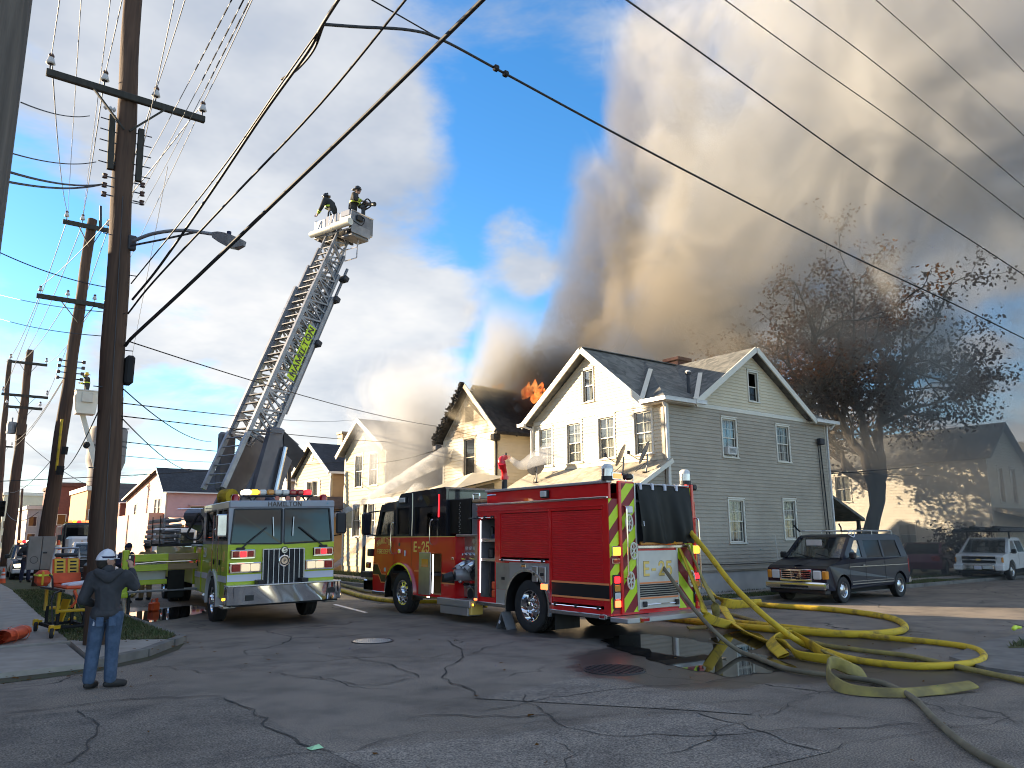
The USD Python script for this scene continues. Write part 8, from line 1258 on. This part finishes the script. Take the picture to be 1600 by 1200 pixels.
v = blob([[(np.array([-.15, -.72, .95]), .03), (np.array([.28, -.76, 1.0]), .04)], [(np.array([-.2, -.45, .95]), .03), (np.array([.28, -.5, .99]), .045)], [(np.array([-.1, -.6, .96]), .03), (np.array([.3, -.62, .98]), .05)]], .03); part(ct, 'sheet', v, 'sheet_white', smooth=True)
part(ct, 'jump_bag', [rb(-.56, -.32, -.12, .25, .92, 1.22, .07)], 'orange_cloth'); part(ct, 'bag_band', [rb(-.57, -.31, -.13, .26, 1.10, 1.15, .02)], 'reflective_yellow'); part(ct, 'bag_band', rb(-.50, -.46, -.135, -.12, .94, 1.2, .005), 'cot_yellow'); part(ct, 'strap', tube(spline([(-.1, -.9, .86), (-.05, -.95, .7), (-.12, -.9, .55)], 5), .025, 6), 'orange_cloth'); part(ct, 'iv_arm', tube([(-.3, -.8, .86), (-.42, -.85, .82), (-.46, -.85, .66)], .02, 6), 'black_plastic'); part(ct, 'side_bag', rb(.3, .45, -.2, .25, .95, 1.35, .06), 'black_plastic')
tp = thing('rolled_tarp', 'rolled orange tarp with black straps on the pavement at the left edge', 'tarp', (1.55, 17.2, .11), 62)
a = np.linspace(0, 7*math.pi, 90); r_ = .04+.15*a/a[-1]*.9+.008*np.sin(a*3); p = np.column_stack([r_*np.cos(a), r_*np.sin(a)*.72+.12]); v = np.vstack([np.column_stack([np.full(90, x)+.02*np.sin(a*2+x*9), p[:, 0]*(1+.04*math.sin(9*x)), p[:, 1]*(1-.06*math.sin(7*x+1))]) for x in np.linspace(-.45, .42, 9)]); f = [(i*90+k, i*90+k+1, (i+1)*90+k+1) for i in range(8) for k in range(89)]+[(i*90+k, (i+1)*90+k+1, (i+1)*90+k) for i in range(8) for k in range(89)]
part(tp, 'roll', (v, np.array(f)), 'orange_cloth', smooth=True)
for x in (-.2, .25): part(tp, 'strap', mv(sc(lathe([(.205, -.02), (.205, .02)], 'x', 20), 1, 1, .74), x, 0, .12), 'cone_orange')
part(tp, 'buckle', tube(spline([(.2, .2, .05), (.35, .3, .08), (.5, .25, .1), (.48, .1, .12)], 5), .03, 6), 'matte_black'); part(tp, 'wheel', mv(lathe([(.02, -.03), (.09, -.03), (.09, .03), (.02, .03)], 'x', 14), .1, .34, .09), 'rubber')
q = gnd(492, 1171); solo('paper_scrap', rot(hull([(q[0]-.06, q[1]-.05, .012), (q[0]+.07, q[1]-.04, .012), (q[0]+.06, q[1]+.05, .03), (q[0]-.07, q[1]+.04, .016), (q[0], q[1], .035)]), 'z', 0), 'leaf_green' if 0 else 'green_paper' if 'green_paper' in M else 'reflective_yellow', 'scrap of pale green paper lying on the road in front', 'paper')
q = gnd(1588, 985, .08); solo('glove', blob([[(q+[-.12, 0, .04], .04), (q+[.12, .05, .05], .045)], [(q+[.1, .0, .05], .035), (q+[.25, .0, .04], .02)]], .03), 'reflective_yellow', 'bright green glove on the grass at the right edge', 'glove', smooth=True)
q = gnd(240, 955); fc = thing('fuel_can', 'red plastic can on the wet road under the green beam', 'fuel can', q, 30); part(fc, 'can', rb(-.14, .14, -.1, .1, 0, .24, .04), 'cone_orange'); part(fc, 'neck', cyl((.08, 0, .22), (.1, 0, .34), .035, .025), 'cone_orange'); part(fc, 'handle', tube([(-.1, 0, .23), (-.08, 0, .32), (.04, 0, .32), (.06, 0, .24)], .015, 6), 'cone_orange')
q = gnd(700, 992); solo('bottle', [mv(lathe([(.001, 0), (.035, 0), (.035, .16), (.014, .2), (.014, .23), (.001, .23)], 'z', 12), *gnd(800, 985))], 'matte_black', 'small dark bottle standing under the fire engine', 'bottle') if 0 else None
for (x, y, lb) in ((830, 1120, 'curled brown leaf on the bare road at centre front'), (1132, 1030, 'scrap of cardboard in the big puddle')): q = gnd(x, y); solo('scrap' if x > 900 else 'fallen_leaf', hull([(q[0]-.05, q[1], .01), (q[0]+.05, q[1]+.02, .012), (q[0], q[1]+.06, .02), (q[0]+.01, q[1]-.04, .035)]), 'litter' if x < 900 else 'siding_brown', lb, 'leaf' if x < 900 else 'litter')
# ---------------------------------------------------------------- hoses
def hose(pts, r, m, label, name='fire_hose'):
    p = spline(np.array([gnd(*q)+[0, 0, r*.95] if len(q) == 2 else at_d(*q) for q in pts]), 9); p[:, 2] = np.maximum(p[:, 2], r*.9+.012); k = np.arange(len(p)); return solo(name, tube(p, r*(1+.03*np.sin(k*1.7)), 12), m, label, 'hose', None, True)
def strap(pts, w, m, label, tw=0.0, t0=0.0, name='flat_hose'):
    p = spline(np.array([gnd(*q[:2])+[0, 0, (q[2] if len(q) == 3 else .03)] if len(q) < 4 else at_d(*q[:3]) for q in pts]), 8); n = len(p); d = np.gradient(p, axis=0); d /= np.linalg.norm(d, axis=1, keepdims=True); a = np.cross(d, (0, 0, 1.0)); a /= np.linalg.norm(a, axis=1, keepdims=True)+1e-9; b = np.cross(a, d); th = t0+tw*np.linspace(0, 1, n)[:, None]; s = a*np.cos(th)+b*np.sin(th); nn = np.cross(d, s); th2 = .018
    ring_ = [s*w/2*c+nn*th2*e_ for c, e_ in ((-1, 0), (-.8, 1), (0, 1.3), (.8, 1), (1, 0), (.8, -1), (0, -1.3), (-.8, -1))]; v = np.stack([p+q for q in ring_], 1).reshape(-1, 3); v[:, 2] = np.maximum(v[:, 2], .012); i, j = np.meshgrid(np.arange(n-1), np.arange(8), indexing='ij'); i, j = i.ravel(), j.ravel(); k = (j+1) % 8
    f = np.vstack([np.stack([i*8+j, i*8+k, (i+1)*8+k], 1), np.stack([i*8+j, (i+1)*8+k, (i+1)*8+j], 1)]); return solo(name, (v, f), m, label, 'hose', None, True)
hose([(1020, 968), (1100, 978), (1230, 991), (1330, 997), (1400, 993), (1414, 983), (1385, 969), (1300, 957), (1200, 950), (1120, 941), (1080, 938)], .068, 'hose_yellow', 'thick bright yellow hose making the far loop behind the fire engine')
hose([(1076, 828, 16.0), (1104, 862, 15.4), (1150, 920, 14.4), (1210, 975, 13.6), (1265, 1016), (1330, 1036), (1420, 1047), (1500, 1045), (1537, 1035), (1525, 1020), (1470, 1010), (1350, 998), (1230, 984), (1140, 975), (1090, 972)], .052, 'hose_yellow', 'yellow hose hanging from the truck bed and making the wide near loop')
hose([(1006, 848, 16.15), (1035, 885, 15.6), (1075, 940, 14.6), (1120, 990, 13.6), (1165, 1026), (1230, 1050), (1310, 1062), (1375, 1072), (1425, 1095), (1465, 1135), (1520, 1180), (1600, 1222)], .036, 'hose_grey', 'dull grey brown hose running from the truck bed to the bottom right corner')
hose([(1125, 958), (1200, 980), (1270, 1008), (1340, 1020), (1420, 1030), (1500, 1048), (1600, 1070), (1680, 1088)], .04, 'hose_dull', 'dirty greenish hose running out at the right edge')
strap([(1060, 852, 15.95, 0), (1078, 895, 15.7, 0), (1098, 945, 15.3, 0), (1105, 965, 15.2, 0), (1140, 985, .1)], .20, 'hose_yellow', 'flat bright yellow hose falling from the black curtain to the step', .5, .5); strap([(1075, 852, 15.95, 0), (1098, 905, 15.6, 0), (1118, 950, 15.2, 0), (1112, 985, .1), (1075, 985, .05)], .16, 'hose_dull', 'flat dull hose falling from the black curtain beside the yellow one', -.6, .8)
strap([(1130, 965, .25), (1150, 985, .1), (1200, 1010, .06), (1228, 1022, .16), (1250, 1032, .06), (1300, 1040, .05)], .22, 'hose_yellow', 'flat yellow hose crumpled on the wet road behind the step', 1.2, .2); strap([(1225, 1030, .05), (1205, 1018, .18), (1235, 1012, .22), (1265, 1018, .12), (1300, 1035, .05), (1340, 1060, .06)], .20, 'hose_yellow', 'flat yellow hose folded over on itself near the puddle', 1.6, .4)
strap([(1290, 1030, .1), (1330, 1050, .08), (1350, 1060, .06), (1330, 1062, .14), (1300, 1062, .22), (1298, 1075, .12), (1330, 1086, .05), (1400, 1090, .04), (1460, 1086, .05), (1522, 1080, .08)], .17, 'hose_dull', 'flat dirty hose end doubled back and lying on the road', 2.2, .6); strap([(1100, 940, .5), (1125, 955, .3), (1150, 952, .12), (1190, 948, .08)], .26, 'hose_yellow', 'flat yellow hose heaped beside the right end of the step', 1.4, .3)
hose([(470, 915), (530, 925), (570, 936), (620, 943), (700, 944), (760, 950)], .06, 'hose_yellow', 'nearest of the yellow hoses passing under the front of the fire engine'); hose([(480, 905), (535, 917), (580, 928), (640, 934), (720, 936)], .06, 'hose_dull', 'middle of the hoses passing under the front of the fire engine'); hose([(500, 903), (545, 908), (590, 915), (640, 921), (720, 925)], .06, 'hose_yellow', 'farthest of the yellow hoses by the front wheel of the fire engine'); hose([(206, 934), (215, 924), (232, 915), (243, 905), (260, 902)], .06, 'hose_dull', 'pale hose curving on the road behind the green beam')
cp = thing('hose_coupling', 'silver coupling on the thick yellow hose beside the step', 'hose coupling', gnd(1120, 942)+[0, 0, .09], 20); part(cp, 'collar', cyl((-.12, 0, 0), (.12, 0, 0), .105, n=16), 'chrome_dull'); part(cp, 'lug', rb(-.03, .03, -.14, .14, -.02, .02, .01), 'steel')
# folded yard clutter in front of the cream house
ch_ = thing('garden_chair', 'broken chair and bits lying in the yard before the cream house', 'chair', gnd(560, 893)*[1, 1, 0]+[1.2, 0, .1], 20); part(ch_, 'frame', [tube([(0, 0, 0), (.1, 0, .45), (.5, 0, .45), (.6, 0, 0)], .02, 6), tube([(0, .5, 0), (.1, .5, .45), (.5, .5, .45), (.6, .5, 0)], .02, 6), tube([(.1, 0, .45), (-.1, 0, .95), (-.1, .5, .95), (.1, .5, .45)], .02, 6)], 'dark_metal'); part(ch_, 'seat', rb(.1, .5, 0, .5, .44, .47, .01), 'timber_dark')
lr = thing('pallet_pile', 'low pile of grey boards in the yard beside the broken chair', 'board pile', gnd(552, 888)*[1, 1, 0]+[2.2, 3, .1], 10)
for k in range(9): part(lr, 'board', rot(rb(-.9, .9, -.07, .07, .03*k, .03*k+.028, .004), 'z', rng.uniform(-40, 40)), 'wood_box')
# ---------------------------------------------------------------- trees
def grow(seed, h, r0, levels, spread, n0=5, lean=(0, 0), split=.35, up=.25, bend=.22, ratio=.66, twig=.006, kids=(3, 5), lenr=.62):
    """limbs of a bare tree as tapering tubes; also the twig ends"""
    r = np.random.default_rng(seed); V = MB(); ends = []
    def limb(p, d, L, rad, lv):
        n = 4 if lv > 1 else 7; pts = [p]; dd = d.copy()
        for k in range(n):
            dd = dd+r.normal(0, bend, 3)*(.6 if lv == 0 else 1)+[0, 0, up*.12*(1 if lv < levels-1 else -.4)]; dd /= np.linalg.norm(dd); pts.append(pts[-1]+dd*L/n)
        pts = np.array(pts); rr = np.linspace(rad, rad*ratio if lv < levels else twig, n+1); V.add(tube(pts, rr, 8 if lv == 0 else (6 if lv < 3 else 3), cap=lv == 0))
        if lv >= levels: ends.append(pts[-1]); ends.append(pts[len(pts)//2]); return
        m = n0 if lv == 0 else int(r.integers(*kids))
        for k in range(m):
            f = 1.0 if k == 0 else r.uniform(split, 1); q = pts[min(n, int(f*n))]; az = 2*math.pi*(k+r.uniform(-.3, .3))/m; a, b, _ = frame_of(dd); sp = spread*r.uniform(.6, 1.25)*(.45 if k == 0 else 1)
            nd = dd*math.cos(sp)+(a*math.cos(az)+b*math.sin(az))*math.sin(sp); limb(q, nd/np.linalg.norm(nd), L*lenr*r.uniform(.8, 1.2)*(1.2 if lv == 0 else 1), max(twig, rad*ratio*r.uniform(.62, .85)), lv+1)
    limb(np.zeros(3), np.array([lean[0], lean[1], 1.0]), h, r0, 0); return V.get(), np.array(ends)
def leaves(P, n, s, seed, droop=.6, spread=.26):
    r = np.random.default_rng(seed); c = P[r.integers(0, len(P), n)]+r.normal(0, spread, (n, 3))*[1, 1, .7]; d = r.normal(0, 1, (n, 3)); d[:, 2] = d[:, 2]*.4-droop; d /= np.linalg.norm(d, axis=1, keepdims=True); a = np.cross(d, r.normal(0, 1, (n, 3))); a /= np.linalg.norm(a, axis=1, keepdims=True); L = s*r.uniform(.6, 1.4, (n, 1)); w = L*.32
    v = np.stack([c, c+d*L*.45+a*w, c+d*L, c+d*L*.5-a*w], 1).reshape(-1, 3); i = np.arange(n)*4; return v, np.vstack([np.stack([i, i+1, i+2], 1), np.stack([i, i+2, i+3], 1)])
T1 = (35.8, 20.1, 0); tr = thing('big_tree', 'big spreading tree with autumn leaves tinted sunlit orange above and shaded brown below behind the tan house', 'tree', T1)
(v, f), E1 = grow(21, 5.6, .42, 5, .66, 6, (.22, -.17), .55, .3, .24, .68, .010, (3, 5), .70)
sx = np.clip((v[:, 2]-4.5)/4, 0, 1); top = E1[:, 2].max(); kz = 17.2/top if top > 0 else 1
def fit(p): p = p.copy(); z = p[:, 2]; p[:, 2] = np.where(z > 4.5, 4.5+(z-4.5)*(13.2/(top-4.5)), z); k = 1+.26*np.clip((z-3)/4, 0, 1); p[:, 0] *= k; p[:, 1] *= k; return p
v, E1 = fit(v), fit(E1); part(tr, 'trunk', (v, f), 'bark', smooth=True)
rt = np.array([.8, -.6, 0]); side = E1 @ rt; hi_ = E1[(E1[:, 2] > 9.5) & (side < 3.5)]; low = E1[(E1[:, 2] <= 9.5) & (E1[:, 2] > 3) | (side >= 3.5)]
if len(hi_): part(tr, 'crown', leaves(hi_, 15000, .17, 5), 'leaf_orange_sunlit', kind='stuff')  # upper leaves carry sunlight in their orange tint, the rest shade in brown
part(tr, 'crown', leaves(low, 17000, .20, 6, .9, .34), 'leaf_brown_shaded', kind='stuff')
t2 = thing('big_tree', 'second leafy tree fading into the smoke behind the roof of the big house', 'tree', (52.5, 35.6, 0)); (v, f), E2 = grow(33, 6.6, .36, 4, .6, 5, (0, 0), .5, .3, .22, .68, .012, (3, 5), .68); part(t2, 'trunk', (v, f), 'bark', smooth=True); part(t2, 'crown', leaves(E2, 1500, .18, 8), 'leaf_orange_sunlit', kind='stuff')
for k, (px_, d, h, s, lb) in enumerate([(505, 82, 4.6, 41, 'bare pale tree behind the beige house roof'), (640, 62, 4.3, 52, 'bare tree rising behind the steam by the burning house'), (262, 125, 4.6, 63, 'bare spreading tree behind the pink house roof')]):
    q = gnd(px_, 838+1.93*1210/d); t = thing('bare_tree', lb, 'tree', (*q[:2], 0)); (v, f), _ = grow(s, h, .26, 5, .52, 5, (0, 0), .4, .3, .16, .66, [.035, .028, .05][k], (3, 5), .66); zt = [13.2, 13.0, 15.5][k]/v[:, 2].max(); part(t, 'trunk', (v*[1.05, 1.05, zt], f), 'bark_pale', smooth=True)
q = at_x(1508, 850, 40.5); sh = thing('shrub', 'thin leafy shrub growing in front of the pale house left of the pickup', 'shrub', (40.0, q[1], 0)); (v, f), E3 = grow(71, .9, .04, 4, .6, 6, (0, 0), .3, .3, .2, .7, .006, (3, 4), .75); part(sh, 'stems', (v, f), 'bark', smooth=True); part(sh, 'leaves', leaves(E3, 900, .16, 3, .4, .2), 'leaf_brown_shaded', kind='stuff')
# ---------------------------------------------------------------- smoke
def smoke_mat(name, base, axis, r0, slope, dens, ramp, nscale=.16, edge=.45, noise_amp=1.5, aniso=.2, seed=(0, 0, 0), fade=None, absorb=None, stretch=(1, 1, .7), detail=4.0, squash=1.0):
    """density: a cone of radius r0 + slope * height about base + axis * height, broken up by noise"""
    a = np.asarray(axis, float); a = a / np.linalg.norm(a)
    n = {'g': ('geometry', {}), 'q': ('vector_math', {'math_type': 'subtract', 'vector2': tuple(base)}),
         'h': ('vector_math', {'math_type': 'dot_product', 'vector2': tuple(a)}), 'al': ('vector_math', {'math_type': 'scale', 'vector1': tuple(a)}),
         'rv': ('vector_math', {'math_type': 'subtract'}), 'r': ('vector_math', {'math_type': 'length'}),
         'R': ('math', {'math_type': 'multiply_add', 'value2': slope, 'value3': r0}), 'q1': ('math', {'math_type': 'divide'}), 'in': ('math', {'math_type': 'subtract', 'value1': 1.0}),
         'mp': ('mapping', {'scale': tuple(nscale*s for s in stretch), 'location': seed}), 'nz': ('noise_texture', {'scale': 1.0, 'detail': detail, 'roughness': .55, 'distortion': 1.1}),
         'na': ('math', {'math_type': 'multiply_add', 'value2': noise_amp, 'value3': -.5*noise_amp}), 's': ('math', {'math_type': 'add'}),
         'd': ('map_range', {'range_type': 'smoothstep', 'from_min': 0.0, 'from_max': edge, 'to_min': 0.0, 'to_max': dens, 'clamp': True}),
         'cr': ('rgb_ramp', {'ramp': ramp}), 'hz': ('map_range', {'from_min': 0.0, 'from_max': 30.0, 'clamp': True}),
         'v': ('principled_volume', {'anisotropy': aniso})}
    L = [('g.position', 'q.vector1'), ('q.vector', 'h.vector1'), ('h.value', 'al.scale'), ('q.vector', 'rv.vector1'), ('al.vector', 'rv.vector2'), ('rv.vector', 'r.vector1'),
         ('h.value', 'R.value1'), ('r.value', 'q1.value1'), ('R.value', 'q1.value2'), ('q1.value', 'in.value2'), ('g.position', 'mp.vector'), ('mp.vector', 'nz.vector'),
         ('nz.fac', 'na.value1'), ('in.value', 's.value1'), ('na.value', 's.value2'), ('s.value', 'd.value'), ('h.value', 'hz.value'), ('hz.result', 'cr.fac'), ('cr.color', 'v.color')]
    out = 'd.result'
    if fade:   # thins out along the axis: (from, to, at from, at to)
        n['fd'] = ('map_range', {'from_min': fade[0], 'from_max': fade[1], 'to_min': fade[2], 'to_max': fade[3], 'clamp': True}); n['fm'] = ('math', {'math_type': 'multiply'})
        L += [('h.value', 'fd.value'), (out, 'fm.value1'), ('fd.result', 'fm.value2')]; out = 'fm.value'
    L.append((out, 'v.density'))
    M[name] = usdkit.material(stage, '/World/Looks/'+name, n, L, volume='v.volume')
def cone_mesh(base, axis, r0, slope, h0, h1, k=1.25, n=20):
    a = np.asarray(axis, float); a = a / np.linalg.norm(a); u, w, _ = frame_of(a); prof = []
    hs = np.linspace(h0, h1, 7)
    return tube([np.asarray(base)+a*h for h in hs], [max(.3, (r0+slope*max(h, 0))*k) for h in hs], n)
RT = np.array([.8, -.6, 0])
SB = np.array([25.3, 27.0, 7.0]); SA = RT*21.5+np.array([0, 0, 22.0])
smoke_mat('smoke_main', SB, SA, 3.3, .52, .13, [(0, (.56, .45, .31)), (.2, (.73, .64, .51)), (.4, (.87, .85, .80)), (.65, (.91, .92, .93)), (1, (.91, .93, .96))], nscale=.21, edge=.5, noise_amp=2.5, detail=6.0, stretch=(1, 1, 1), fade=(3, 17, 2.6, 1.1))
struct('smoke', cone_mesh(SB, SA, 3.3, .52, -.6, 36, 1.35), 'smoke_main', kind='stuff', label='huge tan and pale grey smoke plume rising from the burning roof')
DB = np.array([23.4, 28.3, 7.8]); DA = RT*8+np.array([0, 0, 22.0])
smoke_mat('smoke_dark', DB, DA, 1.4, .09, .45, [(0, (.20, .17, .14)), (.4, (.36, .34, .32)), (1, (.60, .59, .58))], nscale=.22, edge=.5, noise_amp=1.9, seed=(3, 1, 0), fade=(8, 24, 1.0, .12))
struct('smoke', cone_mesh(DB, DA, 1.3, .085, -.8, 25, 1.5), 'smoke_dark', kind='stuff', label='dark smoke column along the left edge of the big plume')
VB = np.array([25.0, 27.0, 2.0]); VA = RT*30+np.array([0, 0, 6.0])
smoke_mat('smoke_veil', VB, VA, 3.0, .34, .10, [(0, (.80, .74, .64)), (.5, (.86, .85, .83)), (1, (.88, .88, .88))], nscale=.12, edge=.7, noise_amp=1.5, seed=(7, 2, 1), stretch=(1, 1, 1.2))
struct('smoke', cone_mesh(VB, VA, 3.0, .34, 0, 34, 1.3), 'smoke_veil', kind='stuff', label='thin smoke drifting through the tree towards the right edge')
EB = np.array([19.6, 33.2, 5.0]); EA = np.array([-.5, 1.2, 6.0])
smoke_mat('steam', EB, EA, 2.9, .10, .6, [(0, (.92, .92, .92)), (1, (.90, .88, .84))], nscale=.45, edge=.6, noise_amp=1.9, seed=(1, 5, 2), fade=(2.0, 6.0, 1, 0.0))
struct('smoke', cone_mesh(EB, EA, 2.9, .10, -3.4, 6, 1.35), 'steam', kind='stuff', label='white steam between the cream house and the burning house')
GB = np.array([19.6, 28.6, 7.6]); GA = RT*1.6+np.array([0, .3, 3.0])
smoke_mat('smoke_front', GB, GA, 1.5, .3, .75, [(0, (.80, .70, .52)), (.3, (.72, .64, .52)), (1, (.72, .68, .62))], nscale=.35, edge=.6, noise_amp=1.9, seed=(4, 4, 4), fade=(1.5, 5.5, 1, .0))
struct('smoke', cone_mesh(GB, GA, 1.3, .28, -.8, 6, 1.35), 'smoke_front', kind='stuff', label='yellowish smoke curling from the front gable of the burning house')
KB = np.array([22.5, 27.9, 7.0]); KA = np.array([1.2, .3, 3.0])
smoke_mat('smoke_roof', KB, KA, 3.0, .0, 1.1, [(0, (.22, .18, .14)), (1, (.40, .34, .26))], nscale=.4, edge=.6, noise_amp=1.7, seed=(9, 4, 4), fade=(1.5, 4.0, 1, .2))
struct('smoke', cone_mesh(KB, KA, 2.9, 0, -1.0, 3.6, 1.3), 'smoke_roof', kind='stuff', label='dark smoke hugging the burnt roof')
# ---------------------------------------------------------------- flames and water
def flame(px, py, x, w, h, seed):
    q = at_x(px, py, x); r = np.random.default_rng(seed); B = []
    for k in range(7): o = q+[r.uniform(-.3, .3), r.uniform(-w, w), -.15]; d = np.array([r.uniform(-.1, .2), r.uniform(-.35, .1), 1]); B.append([(o, .10), (o+d*h*r.uniform(.25, .5), .16), (o+d*h*r.uniform(.6, 1.0), .03)])
    v, f = blob(B, .06, 3); v = v+.08*(np.stack([meshkit.noise(v*4+s) for s in (0, 9, 21)], 1)-.5); return v, f
M['flame'] = usdkit.material(stage, '/World/Looks/flame', {'g': ('geometry', {}), 'n': ('noise_texture', {'scale': 2.6, 'detail': 3.0}), 'r': ('rgb_ramp', {'ramp': [(.3, (.9, .10, .02)), (.55, (1, .28, .06)), (.75, (1, .5, .16))]}), 'e': ('emission', {'strength': .34}), 't': ('transparent_bsdf', {}), 'lw': ('layer_weight', {'blend': .45}), 'n2': ('noise_texture', {'scale': 5.0, 'detail': 4.0}), 'a': ('map_range', {'from_min': .62, 'from_max': .38, 'clamp': True}), 'mx': ('math', {'math_type': 'maximum'}), 'm': ('mix_closure', {})},
    [('g.position', 'n.vector'), ('n.fac', 'r.fac'), ('r.color', 'e.color'), ('lw.facing', 'mx.value1'), ('g.position', 'n2.vector'), ('n2.fac', 'a.value'), ('a.result', 'mx.value2'), ('mx.value', 'm.fac'), ('e.emission', 'm.closure1'), ('t.BSDF', 'm.closure2')], surface='m.closure')
for k, (px, py, x, w, h, lb) in enumerate([(826, 614, 21.6, .5, .7, 'tallest orange flames above the burnt roof beside the cream gable'), (846, 620, 21.2, .6, .45, 'low red flames touching the gable edge of the big house'), (782, 603, 24.5, .4, .25, 'small flames at the back of the burnt ridge')]):
    t = thing('flame', lb, 'fire'); part(t, 'tongues', flame(px, py, x, w, h, k), 'flame', smooth=True)
def jet(p, r, dens, label, seed):
    p = np.asarray(p, float); nm = f'water_spray_{seed}'
    M[nm] = usdkit.material(stage, f'/World/Looks/{nm}', {'g': ('geometry', {}), 'n': ('noise_texture', {'scale': 2.2, 'detail': 4.0}), 'm': ('map_range', {'from_min': .35, 'from_max': .6, 'to_min': dens*.25, 'to_max': dens, 'clamp': True}), 'v': ('principled_volume', {'color': (.95, .96, .97), 'anisotropy': .3})}, [('g.position', 'n.vector'), ('n.fac', 'm.value'), ('m.result', 'v.density')], volume='v.volume')
    solo('water_jet', tube(spline(p, 6), np.interp(np.linspace(0, 1, 6*(len(p)-1)+1), np.linspace(0, 1, len(r)), r), 10), nm, label, 'water jet')
jet([at_d(500, 815, 25), at_d(560, 788, 28), at_d(625, 750, 32), at_d(696, 712, 36)], [.05, .12, .22, .45], 3.2, 'upper white water jet arching towards the burning house', 1)
jet([at_d(495, 900, 25), at_d(545, 868, 28), at_d(600, 815, 32), at_d(655, 765, 36)], [.05, .12, .2, .4], 2.4, 'lower white water jet crossing before the cream house', 2)
jet([np.array([11.5, 15.4, 3.87]), at_d(815, 727, 22.5), at_d(838, 716, 25), at_d(868, 704, 28.2)], [.05, .14, .26, .42], .6, 'short fan of spray leaving the red water cannon', 3)
